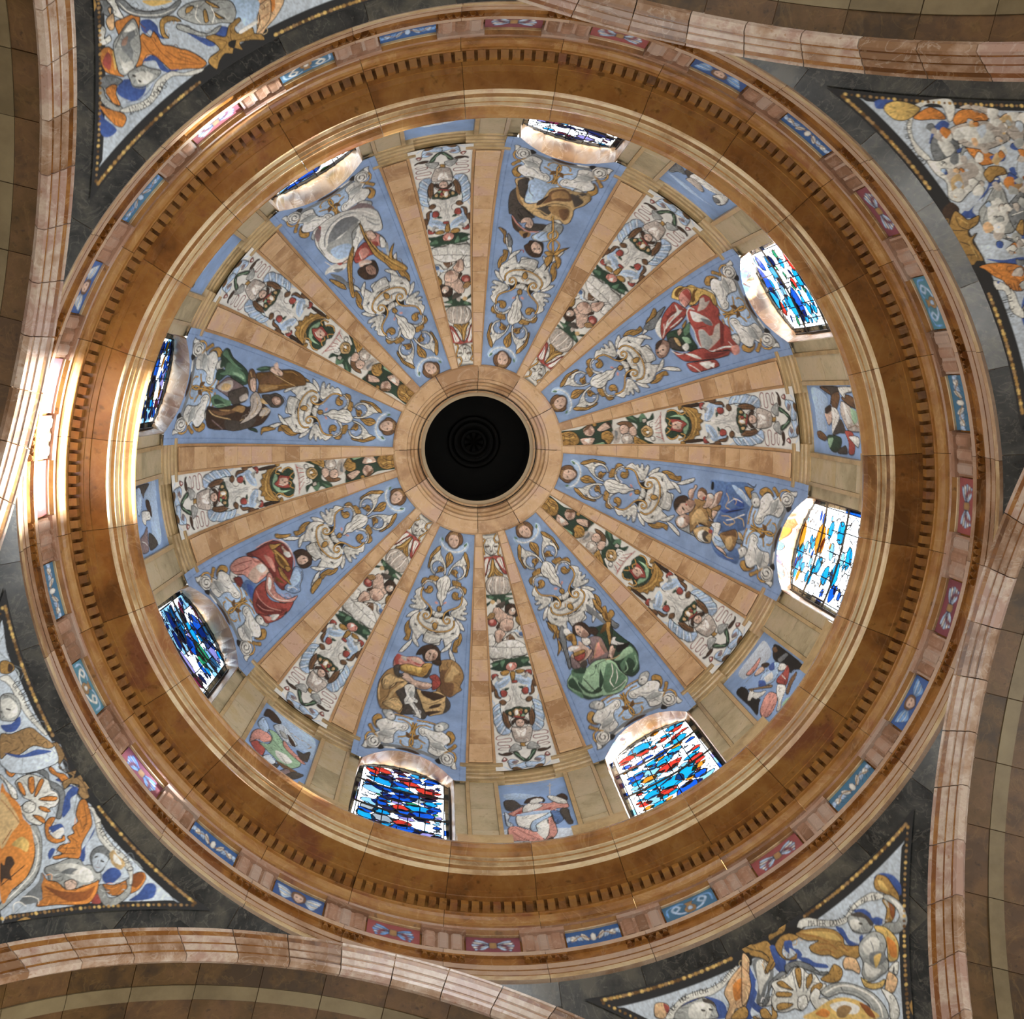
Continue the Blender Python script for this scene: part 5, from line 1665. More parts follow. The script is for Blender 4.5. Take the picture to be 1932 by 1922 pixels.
ART['drum7'] = '''
gc -173,381 111,-1 116,-40 87,51 -65,-60 -120,-30
fG -170,435 2,202 35,-20 35,-81 -37,-34 -18,-83
fQ -109,587 2,71 29,-11 6,-66 5,-77
fw -77,563 7,89 48,62 31,-17 68,-7 21,-6 -10,-68 -53,-53 -56,-4 -28,-35
sK1.4 -56,591 51,-19
sK1.4 -15,649 61,-18
fq -78,468 12,88 51,0 39,-62 -6,-50 -60,11
fw 73,527 12,100 38,71 17,-126 -8,-92 -18,-28
fG 80,504 16,48 23,-27 -10,-72
'''
ART['drum5'] = '''
gh -80,503 50,-25 47,8 -19,-44 -64,-1
fQ -158,510 44,17 1,-48 -41,-45
'''
ART['drum6'] = '''
gh -102,432 87,7 113,38 -43,-83 -114,-25
fQ 106,494 43,6 1,-62 -35,11
'''
ART['pend0'] = '''
fd 589,1999 -31,0 -25,16 11,24 28,14 32,-17
gr 551,2004 -19,18 17,20 5,-22
gU 515,2043 -46,-23 -64,-3 -61,21 -37,30 1,34 26,15 190,-53
fg 532,2062 -38,-27 -66,-7 -53,1 -30,27 1,27 18,24
gw 454,2045 -40,-10 -39,11 -13,25 32,27 68,-19
gQ 384,2030 -35,17 -2,29 8,-17 28,-15
gk 405,2062 -14,6 2,5 13,-4
gk 373,2068 -13,7 3,4 13,-5
sk1 388,2074 13,16
jw 564,2054 -38,-27 -55,-21 -66,-6 -70,6 -59,-6 -49,-18 -42,-7 4,13 42,14 48,19 60,9 69,-7 64,4 44,19 16,16
gU 214,2064 -52,-38 -27,-26 12,32 -11,11 23,20 0,21 30,25 32,23 4,22 36,-13
fd 286,2039 -55,-37 -62,-22 -47,-25 13,38 31,46 19,36 36,29 28,17 16,-19 39,24 22,-7 -39,-38
ga 238,2028 -53,-10 -8,31 45,26 36,2
sA1.2 245,2025 -53,-24 -54,-24
sA1.2 251,2065 -51,-24 -38,-15
sA1.2 258,2091 -44,-13 -33,-16
fo 304,2126 -36,-18 -36,-1 -4,22 22,16
gG 116,1986 -51,-2 -28,27 30,53 37,13 59,48 18,-14 -40,-48
gw 105,1998 -41,-2 -16,17 29,39 42,20 33,22
gU 23,1980 -39,1 3,29 44,18 -25,18 -41,-4 -16,-7 -5,17 79,16 19,-38
fo 133,1914 -29,-11 -17,17 -5,21 -34,21 -28,26 6,34 20,14 42,5 -5,-13 -30,-9 17,-29 33,-21 23,-23
fy 35,1945 -22,-2 -3,20 9,18 19,-8 14,-20
sO1.4 113,1914 -19,29 -37,30 -20,38
gK 149,1952 -39,0 2,28 19,15
fo 213,2148 -16,16 -47,8 -22,-33 -6,17 16,31 80,-31
fw 178,2120 -32,5 -37,-14 -30,-30 -34,-8 -36,1 41,18 38,28 40,19 32,-6
gU -541,1991 -40,4 -28,30 2,39 30,27 11,-24 -10,-42
fo -530,2000 -34,-9 -21,27 8,40 8,28 24,22 0,-24 18,-37 13,-25
gy -547,2004 -12,17 10,34 17,-21
gU -379,2029 -38,13 -11,26 6,16 -20,9 -10,22 21,6 21,-18 3,-25
fo -503,2062 -25,10 4,30 23,23 37,10 14,-13 -41,-28
gA -523,2076 4,30 31,26 1,-16
fg -510,2047 -28,16 -13,34 4,37 23,32 28,11 37,-2 23,-23 7,-25 -26,-1 -29,19 -31,-10 -9,-33 10,-36
gw -531,2070 -15,39 15,38 26,5 -20,-34
jw -137,1960 -27,-13 -37,8 -35,26 -50,31 -47,13 -56,-13 -51,0 -46,7 -29,20 -4,19 31,-6 32,-17 43,-8 45,3 43,13 41,-9 41,-19 36,-23 43,-18 15,0
sU1.4 -251,2027 -31,29 -7,41 -21,28
fg -338,2035 -28,-2 -33,16 -8,29 7,30 29,5 27,-13 19,-19 0,-19
gQ -357,2031 -40,11 -15,32 2,29 16,-3 -2,-29 26,-24
gw -342,2045 -27,13 5,24 30,0 6,-18
gk -366,2068 -10,10 7,3 7,-7
sk1 -324,2073 -17,21
gU -275,2033 -21,19 7,45 -21,28 -19,-19 -17,2 30,20 41,-16 1,-38
fo -112,1966 -45,15 -58,23 -47,33 -12,37 12,22 -20,19 -24,14 13,23 31,3 28,-30 33,-4 16,-23 32,-17 23,-26 -6,-19 -46,2 39,-20 24,-27
gy -143,1985 -63,28 -46,33 -7,34 40,-30 36,-34
sA1.2 -121,1978 -58,43 -37,43
sA1.2 -173,2048 -39,20 -11,29
sA1.2 -143,2061 -43,15 -22,27
sA1.2 -249,2089 -7,33
fd -211,2141 -25,-8 -26,22 8,33 16,12 15,-23 21,-16
gU -146,2142 -33,3 -10,20 25,8 24,-13
fy -405,2108 -32,25 -7,39 11,32 40,33 32,-13 -36,-45 -1,-37
ga -416,2161 -9,37 30,33 15,-17
fg -310,2125 -37,-8 -44,4 -19,28 13,30 29,19 11,30 21,17 33,1 35,0 23,-13 -2,-28 -30,-26 -10,-31
gw -322,2132 -48,-1 -14,24 34,24 32,-5 13,-15
gG -322,2169 -40,17 2,30 46,0 14,-23
gw -282,2182 -16,32 -18,18 40,5 19,-19
sG1.4 -355,2137 16,35 48,30
gy -325,2186 -32,5 29,19 24,7
fy -236,2213 -10,28 -29,17 -31,4 23,15 35,-10 22,-24
gK -49,1937 -74,16 -27,25 79,-9
fo -20,1907 -40,-12 -39,7 -3,30 25,18 39,0 39,1 -9,-17 -41,3 -20,-12
fo -7,1976 -43,-17 -43,6 -26,26 30,1 43,-6 28,23 -8,25 -35,2 -16,-7 6,19 34,-5 29,-21
gU -53,1979 -29,10 10,23 -16,15 0,22 28,1 -12,-16 14,-28 13,16 8,-19
fo 119,1918 -19,-14 -25,31 -59,10 -12,33 10,31 38,19 29,16 -4,-19 -34,-21 12,-33 32,-20
gU 16,1970 -23,6 14,29 -22,31 19,13 27,-12
gU -64,2044 -37,22 -16,25 -34,25 3,13 42,-25 28,-32
gU 159,2000 -19,0 -3,22 5,25 25,31 21,19 -14,32 -20,21 27,3 24,-29 -7,-37
fd 143,1951 -22,22 31,43 18,41 42,38 24,-2
sA1.2 166,1984 -14,32
sA1.2 198,2033 -21,21
fo -98,2146 -38,-2 -40,-15 -16,23 7,18 29,13 35,-11
fo 181,2140 -24,2 -6,29 12,6 25,-13
fG 9,2061 -16,-14 -48,8 -38,32 -15,36 -32,16 27,0 30,-29 40,-40 35,-2 14,8
fG 29,2059 -16,14 56,3 43,24 18,26 37,6 -48,-35 -26,-24
fw 90,2081 -21,-5 -48,7 -32,-7 -23,-6 -25,14 -7,25 -23,15 -1,32 -15,14 29,14 39,-5 68,23 22,-16 39,-4 36,-21 -8,-37 -28,-16
fo -30,2075 -20,9 27,40 18,12 -8,-31
fo -31,2142 -24,-24 -24,-3 9,17 33,19
fo -32,2169 -22,-17 -36,4 2,13 41,8
fo 66,2084 -24,4 -18,35 -2,8 38,-30
fo 92,2115 -14,-2 -44,23 11,9 46,-20
fo 112,2150 -25,0 -37,20 28,4 36,-8
sG1.6 -14,2078 27,64
sG1.6 -61,2093 51,59
sG1.6 -83,2132 65,27
fw 17,2160 -29,7 13,28 30,7 8,-17
fw -48,2198 -16,1 -16,18 13,11 20,-7 16,10 14,-14 -4,-39 -38,-16 -11,19
fg -70,2181 -47,-4 -53,20 -39,36 -29,46 -5,52 16,37 44,-25 -14,-46 21,-46 41,-33 52,-10
sW3 -78,2192 -59,2 -48,26 -36,49 -9,48 17,39
sG1.4 -87,2203 -54,7 -47,37 -18,49 12,48
gy 38,2230 -51,-8 -70,-3 -54,17 -39,35 -18,39 2,37
gW -73,2231 -56,15 -35,40 27,13 55,-36
ga -6,2232 -35,-3 -17,22 23,9
gA -172,2276 -21,26 2,41 18,-18
gt -90,2253 -31,3 -16,22 43,12 20,-17
fw -339,2246 -34,-7 -14,9 30,25 10,-7 -17,-18 23,15
fd -284,2285 -50,-34 -10,36 41,24 22,-13
fw -273,2278 -22,43 17,46 24,18 21,-13 -29,-43
go -320,2372 -35,-6 -22,22 12,21 28,3 25,9 5,-21
lK1.5 554,2039 -18,10 9,-16
lK1.5 529,2044 13,-13 -23,7 14,-13
lK1.5 517,2037 13,-13 -5,-3 -7,1 -7,6 1,6 5,3
lK1.5 509,2011 8,5 -12,14 -9,-5
lK1.5 511,2023 -7,-4
lK1.5 477,2020 5,-16
lK1.5 465,2018 5,-16
lK1.5 480,2012 -12,-2
lK1.5 456,2016 6,-2 3,-5 0,-5 -4,-4 -6,2 -2,5 -1,5 4,4
lK1.5 440,1998 5,-1 4,2 1,7 -5,6 -5,1 -4,-3
lK1.5 417,2012 -5,-17 -2,12 -7,-11 2,17
lK1.5 395,2013 -3,-16
lK1.5 372,2001 4,-3 5,1 4,7 -1,7 -5,2 -5,-2
lK1.5 371,2016 -3,-17
lK1.5 359,2017 -4,-17
lK1.5 369,2007 -12,2
lK1.5 350,2017 -1,-17
lK1.5 327,1999 -8,17 -5,-18
lK1.5 311,1998 -12,-1
lK1.5 305,1998 -1,17
lK1.5 289,1997 -15,13 4,-17
lK1.5 265,1988 10,4 -9,15 -10,-4
lK1.5 270,1999 -8,-3
lK1.5 251,2002 10,-15 -21,11 9,-15
lK1.5 232,1995 9,-15
lK1.5 223,1992 1,-17 -13,14
lK1.5 223,1986 -7,-2
lK1.5 215,1973 -12,-3
lK1.5 209,1971 -7,16
lK1.5 -181,1979 -17,-15 7,13 -15,-9 14,16
lK1.5 -194,1986 -21,-13 10,18
lK1.5 -202,1981 -7,3
lK1.5 -223,1978 -10,6
lK1.5 -228,1981 15,15
lK1.5 -245,1990 9,-5 16,15 -9,5
lK1.5 -228,1993 -7,4
lK1.5 -233,2007 -14,-16 -6,3 0,6 6,2 7,-3
lK1.5 -245,2002 1,10
lK1.5 -260,2020 -14,-16 -5,3 -2,6 7,8 8,1 6,-2
lK1.5 -279,2029 1,-5 -3,-6 -5,-4 -7,-1 -2,5 4,6 5,4 7,1
lK1.5 -288,2032 -5,-18 -2,13 -7,-12 2,19
lK1.5 -310,2035 -4,-19
lK1.5 -319,2036 -4,-18 -8,20 -5,-19
lK1.5 -341,2036 8,-18
lK1.5 -365,2030 5,-18 -9,11 1,-13 -9,17
lK1.5 -390,2007 11,1 -1,18 -11,0
lK1.5 -380,2017 -8,0
lK1.5 -403,2026 0,-19
lK1.5 -428,2026 -13,-17 1,20
lK1.5 -433,2020 -7,1
lK1.5 -443,2030 -12,-17 -5,3 -2,6 6,8 8,2 5,-2
lK1.5 -471,2041 -13,-15 4,13 -12,-10 10,17
lK1.5 -506,2035 9,-4 13,16 -10,4
lK1.5 -490,2039 -8,3
'''
ART['pend1'] = '''
fh 283,2118 -126,-175 -86,16 -181,22 -52,-20 -134,16 -150,-2 -120,1 -157,4 45,37 203,155 199,231 29,28
gU 209,2075 -36,-61 -47,-49 -43,-4 16,24 62,50 15,32
gh 177,2081 -15,-39 -47,-48 -29,-18 -45,5 29,34 50,39 41,43
fG 148,2103 -3,-22 -37,-37 -40,-20 -32,9 -32,-16 -47,-7 -43,28 -36,35 12,13 37,-34 39,-22 39,11 47,-1 43,18 16,32
gU 22,2016 -11,-35 -17,-8 -23,29 -17,-23 -8,29 -36,37 -37,23 11,-41 32,-19 -1,-33 1,-9 19,-2 44,26
fa 79,2003 -35,-7 -26,-19 -42,-2 -10,22 53,4 36,14 24,0
ft 157,1943 -69,0 -28,37 -40,-12 -18,-32 -23,21 -6,-30 -33,9 -1,-33 -23,-13 -29,25 15,25 -32,11 9,20 36,4 22,-20 32,24 -5,27 32,-9 -5,-39 46,18 75,-5 44,-4
sN1.4 133,1937 -64,7 -52,9 -84,-13 -51,12
sN1.2 64,1962 7,-52
sN1.2 12,1948 -11,-36
sN1.2 -48,1938 -25,-37
fw 105,2140 10,-21 -8,-35 -30,-25 -36,-21 -43,7 -27,-10 -31,10 -9,21 8,20 -21,29 -10,31 41,25 38,2 26,9 4,-27 -5,-29 30,15
fa 103,2133 -8,-11 -38,3 -16,9 27,5
fa 93,2091 -8,-16 -44,19 -9,17 29,-3
fa 61,2056 -14,-5 -28,39 -4,18 28,-23
fa -3,2098 -12,-30 -27,-25 -8,12 34,38
fa -28,2112 -20,-17 -25,-6 9,15 24,11
fa -40,2147 -22,-19 -24,-6 -10,10 35,12
fw 17,2155 -1,-23 -25,-14 -20,15 5,22 23,10
fa -104,2133 12,-28 -15,-16 -15,26 -10,19 -33,0 -24,-18 4,-16 -20,9 17,32 37,13
gU -123,2128 -4,-19 -14,-24 -28,1 -13,17 9,19
gW -150,2116 -8,-29 -21,9 0,30 27,8
fg -66,2180 -16,-23 -48,9 -43,25 -46,40 -23,51 2,67 3,75 19,-16 4,-70 3,-53 26,-48 37,-30 48,-18
sW1.8 -82,2177 -57,9 -40,27 -36,41 -8,57 -3,70
sk1 -81,2189 -56,10 -45,31 -29,46 -4,71
sk1 -125,2171 -61,35 -45,51 -8,74
ga 120,2194 -19,-13 -75,-15 -51,14 -49,-4 -74,31 -40,36 -24,51 2,58 2,48
gy -80,2262 0,-41 -36,-10 -24,24 30,13
gT 107,2201 -69,-10 -66,6 -17,43 -19,60
sA1.4 89,2211 -69,-10 -65,-2
sA1.4 -57,2288 23,-55
gN -105,2303 -11,-17 -27,5 -10,28 -31,14 24,16 -7,21 59,-41 -15,-6
sN1.6 -172,2374 -1,-49 -1,-58
fa 214,2133 8,-26 -19,-15 -11,21 -27,13 -19,-14 -10,28 28,9
fw 170,2169 -42,-10 -43,-9 -35,11 19,13 57,-6 32,7
gU 198,2110 -10,-26 -16,15 -18,24
ft 283,2118 -112,-158 -31,-2 7,28 35,39 12,41 31,32 4,44
sN1.2 260,2098 -28,-3
sN1.2 236,2055 -29,5
sN1.2 206,2014 -29,-2
sN1.2 180,1979 -30,-2
fa -117,1985 -12,-18 -41,7 -59,25 -17,33 -19,40 -32,27 2,21 32,21 26,34 14,-1 -18,-31 27,7 5,-20 -18,-32 26,-4 -7,-26 24,-7 2,-28 31,-10
sN1.2 -134,1978 -72,32 -23,37
sN1.2 -165,2019 -46,16
sN1.2 -201,2055 -35,6
sN1.2 -209,2086 -39,-8
sN1.2 -223,2131 -38,-36
sN1.2 -230,2153 -48,-45
gU -283,2084 7,-31 26,-54 -18,22 -14,45 -29,21 -12,18 17,5
gU -200,2183 7,-22 -15,-6 -14,35
fg -248,2230 14,-14 -19,-38 -18,-40 -35,-28 -28,3 -22,-19 -51,-7 -22,27 35,46 17,33 21,19 48,7 26,15 21,-7
gw -259,2191 -26,-43 -38,-25 -50,-16 -33,17 34,37
gG -291,2189 -13,-35 -41,-23 16,32
gW -323,2159 -17,-42 -11,18 11,19
ff -329,2200 -13,-26 -25,-3 -10,22 21,19
sk1 -342,2183 -22,-6
fG -331,2079 15,-25 -10,-29 -30,-14 -32,10 -9,30 -10,27 11,19 28,-4
gh -341,2075 5,-24 -29,-15 -26,1 -11,36 8,20 26,0
gk -341,2065 -7,-10 -3,3 5,10
gk -369,2057 -15,-5 -2,4 12,5
sk1 -362,2061 -10,15
sR1 -376,2086 -14,-8
gU -418,2087 -5,-35 -26,-17 -29,5 2,37 20,22 21,1
fa -446,2109 -38,-26 -23,-39 -15,-46 -25,-18 -23,10 -8,37 16,37 48,46 35,8
gA -515,2012 -26,-28 -23,10 -1,42 29,4
fg -444,2136 4,-22 -22,-1 -38,14 -27,-25 -7,-44 24,-16 -10,-16 -37,33 -2,32 17,44 22,19 33,0
fa -240,2238 -37,1 -31,-20 -48,-7 -32,-38 -29,-51 -6,-14 -27,32 -8,45 34,37 54,46 46,51 12,-5 14,-33 23,-14
gA -283,2261 -67,-36 -60,-52 -18,-41 -14,50 55,55
gr -463,2181 8,-36 -37,14
sA1.4 -304,2277 -51,-38 -49,-61
sA1.4 -365,2265 -55,-65 -13,-54
jw -164,1975 -1,-8 -18,-6 -31,6 -28,0 -27,14 -66,10 -45,0 -42,-6 -41,4 -35,9 -22,19 -19,21 9,7 28,-24 46,-9 59,2 58,2 50,-4 58,-25 40,-13
gT -377,2021 -2,-21 -30,4 -30,-5 -23,9 4,25 41,5 23,-8
gW -392,2009 -35,-1 -23,9 35,10
gU -576,2086 -11,-40 1,-42 -25,-19 -25,7 -9,35
gG -260,2356 1,-35 2,-53 19,-28 -23,5 -14,23 -39,26 10,28 24,32
sW1.6 -254,2343 -22,-26 -28,-13 -15,12
sW1.6 -275,2394 20,-16 -7,-20 -32,-9
fn -309,2448 -8,-29 -31,-17 -19,17 6,30 33,15
fn -295,2471 -12,-12 -16,10 9,18
sN1 -324,2417 -24,12
fh 750,1975 -141,5 -109,-11 -197,-4 -144,-8 -80,29 126,167
fo 587,2014 -1,-21 -27,-20 -24,3 -6,27 18,22
gN 570,1987 -23,-12 -15,13 10,11
jw 529,2031 -6,-27 -37,-13 -66,-11 -62,0 -59,-7 -63,-12 -28,-1 7,10 56,14 53,13 67,8 71,4 35,10 21,15
gU 343,2094 -15,-37 11,-37 -30,8 -16,28 15,30
fg 446,2057 8,-24 -17,-23 -41,-11 -38,10 -24,31 15,30 21,14
gw 432,2061 -3,-34 -42,-14 -36,13 8,40
gk 397,2052 -12,-13 -5,2 11,12
gk 397,2074 -6,-5 -4,5
sQ1.2 454,2047 -17,-22 -39,-16
ft 309,2107 -19,-35 -14,-68 -52,-23 -69,-23 -1,23 45,41 -1,60 30,31 -4,31
sN1.2 278,2099 -25,-12
sN1.2 265,2053 -46,-3
sN1.2 255,2013 -62,-11
gU 236,2124 -46,-53 -13,-54 -42,-42 21,51 32,61
lK1.5 -266,1970 15,-4 10,21 -14,4
lK1.5 -246,1977 -12,3
lK1.5 -262,1993 -27,-17
lK1.5 -272,1972 -6,25
lK1.5 -304,1982 5,-4 7,1 6,8 0,9 -6,4 -7,-3
lK1.5 -321,1979 15,0 3,22 -15,0
lK1.5 -305,1990 -12,0
lK1.5 -328,1979 3,22 -14,0
lK1.5 -362,1981 7,-2 7,4 -2,5 -11,4 -2,5 7,4 8,-2
lK1.5 -378,1999 1,-22
lK1.5 -408,1978 7,-2 7,3 -2,6 -10,4 -1,6 7,3 8,-2
lK1.5 -435,2000 -7,-22 -8,1 -6,7 3,11 9,4 9,-1
lK1.5 -483,1989 14,-5 13,20 -13,5
lK1.5 -463,1994 -10,4
lK1.5 -483,2014 3,-6 -2,-7 -6,-5 -9,-2 -3,7 3,6 5,5 9,2
lK1.5 468,1976 7,-3 6,4 0,12 -6,10 -8,2 -5,-6 3,-8 6,1
lK1.5 464,1970 -8,28 -13,-3
lK1.5 426,1992 9,-4 3,-8 1,-9 -6,-7 -8,4 -4,8 0,9 5,7
lK1.5 414,1990 2,-29 -10,-1 -6,6 4,8 11,1
lK1.5 406,1974 -10,14
lK1.5 383,1987 0,-29
lK1.5 370,1987 -9,-29 -8,28
lK1.5 366,1976 -10,0
lK1.5 318,1989 -7,-29
lK1.5 305,1990 -7,-29 -10,31 -7,-29
'''
ART['pend2'] = '''
gU -571,2112 -15,-34 3,-41 -6,-22 -32,1 -23,17 13,31
fa -563,2123 14,-32 15,-23 15,-32 -10,-19 -33,-8 -15,23 2,46
gU -467,2118 46,6 38,-40 7,-31 -36,-15 -43,8 -21,36 -3,20
gU -229,2240 29,-16 7,-33 -11,-24 4,-27 -18,21 -5,35 -20,-2 -5,20
gU -129,2141 41,-60 20,-20 24,-40 -30,9 -26,47
gU 8,2068 28,-22 -26,-24 -28,23 -9,12
fG -494,2179 32,-2 25,-31 6,-23 -36,4 -30,18 -23,-7
fa -505,2143 33,-3 13,-15 -25,-18 -19,-39 -15,23 6,31
fg -512,2167 8,-15 -18,-30 4,-40 13,-21 -11,-14 -23,26 -9,36 8,29
fa -439,2226 30,25 27,-9 2,-32 -30,-43 -4,-36 -18,19 -21,36
gr -439,2217 43,15 -8,-27 -34,-23
gy -379,2226 -15,-39 -29,-18
fa -314,2281 37,3 41,-11 12,-21 -49,-52 20,2 13,-26 23,8 2,-25 -4,-30 25,-24 22,-27 16,-14 24,-38 13,-40 -32,-4 -50,29 -52,28 -10,40 -10,40 -22,16 -60,-13
sA1.4 -271,2182 -4,-45 15,-44
sA1.4 -239,2168 -3,-55 12,-49
sA1.4 -226,2110 24,-56 50,-52
sA1.4 -246,2067 55,-44 64,-36
sN1 -193,2064 27,-34
fg -363,2238 37,11 47,13 33,-1 -4,-29 -24,-39 -24,-31 -43,-26 -45,-7 -25,4 -6,22 23,41
gw -375,2197 -3,-31 26,-12 -18,-28 -32,16
gG -338,2226 42,8 26,4 -9,-25 -33,-7 -12,-32 -24,-15 -2,26 -1,18
gw -302,2247 42,8 1,-24 -27,4
sk1.4 -367,2225 60,26 51,9
gF -326,2229 24,-2 -25,-18 -15,8
fg -396,2129 28,-1 36,-11 15,-24 27,-32 -28,-9 -37,2 -32,7 -25,24 7,26
gw -375,2112 40,-18 11,-29 -37,-7 -30,19
gk -385,2116 8,-11 -6,-2 -6,8
gk -381,2091 6,-13 -7,-2 -3,8
sk1 -341,2107 1,-18
sG1.6 -407,2104 -7,-21 22,-26 32,-8
gh -304,2116 33,-15 -6,-37 -18,21
gU -320,2129 36,-2 17,-21 5,-56 35,-24 -33,5 -27,32 6,37 -23,16
jw -521,2057 42,-14 43,-18 46,-5 52,21 42,3 41,-8 31,-29 44,-15 39,-16 -19,-5 -47,13 -30,20 -32,17 -40,-1 -47,-16 -60,-8 -49,13 -44,26
sU1.4 -479,2061 45,-24 49,-3 41,11
fo -172,2200 29,0 26,-21 8,-24 -27,21 -31,5 -18,-27 1,-21 -17,16 8,26
fo -65,2060 30,-2 39,-32 35,26 49,8 4,-13 -37,-11 2,-23 37,4 27,-13 -4,-20 25,-15 0,-22 -45,21 -53,14 -5,-27 -27,21 -18,-13 -27,14 -36,-11 -30,-19 -13,35 19,13 49,3 -3,32
sO1.4 -32,2037 30,-31 -72,-22
sO1.4 38,2037 -16,-36 84,-19
gK 7,2005 30,-8 -25,-21 -15,15
fd 179,2057 39,11 19,-7 -29,-52 -46,-23 -38,-5 38,34
sA1.4 189,2046 33,0
sA1.4 162,2015 47,8
gW 69,2018 79,3 -1,-10 -77,-4
gc 83,2132 109,-52 -37,-48 -57,-9 -2,37 -39,5 5,34
fg -99,2191 44,3 54,-17 91,-49 4,-45 -34,-27 -39,20 -35,11 -48,28 -28,32 -15,25
fo -17,2142 12,0 -13,-37 -16,2
fo -63,2184 27,-9 -23,-9 -18,4
fo 13,2125 20,-33 8,-12 -23,16
fo 9,2168 12,-7 24,-38 -23,16
sW1.4 -20,2174 -33,-34 5,-29
sW1.4 18,2145 -6,-34 -24,-21
sk1.2 -50,2191 22,-28 35,2
fg -127,2155 25,-24 24,-37 33,-26 36,2 23,-5 -34,-11 -50,16 -36,33 -31,39
fG -257,2348 0,-40 22,-44 55,-47 60,-20 51,13 -7,12 -44,-3 -57,23 -44,39 -10,48
sw1.8 -251,2335 6,-43 33,-41 56,-35 59,-11
sk1.2 -228,2303 35,-49 55,-26
gy -180,2291 87,-58 -30,4 -42,20
fG -300,2383 19,-15 -1,-40 -26,-11 -11,25 -16,-3 28,18
fw -380,2295 31,15 1,-18 -26,-19 23,-3 -8,-18 -31,5 -6,17
fd -326,2316 36,2 -31,-40 -17,6
fd -294,2342 11,-5 -18,-17
lK1.5 -298,2030 -4,-25 -10,24
lK1.5 -300,2021 -8,-1
lK1.5 -316,2029 2,-24 -7,-1 -7,6 -2,12 7,7 7,0
lK1.5 -342,2027 7,-4 2,-7 0,-8 -5,-5 -7,4 -2,7 0,7 5,6
lK1.5 -353,2025 6,-24 -9,-1 -6,5 3,7 9,1
lK1.5 -357,2012 -11,11
lK1.5 -371,2022 -2,-25 -13,23
lK1.5 -372,2013 -9,-2
lK1.5 -392,1995 -5,25 -10,-24
lK1.5 -424,1998 13,-2 3,25 -13,1
lK1.5 -410,2009 -10,1
lK1.5 -427,2023 -3,-25 -9,1 -4,7 6,5 9,-1
lK1.5 -436,2011 -6,13
lK1.5 -457,2002 5,25 -19,-20
lK1.5 -462,2031 -13,-22 0,28 -13,-22
lK1.5 -492,2016 -13,6
lK1.5 -498,2019 13,22
'''
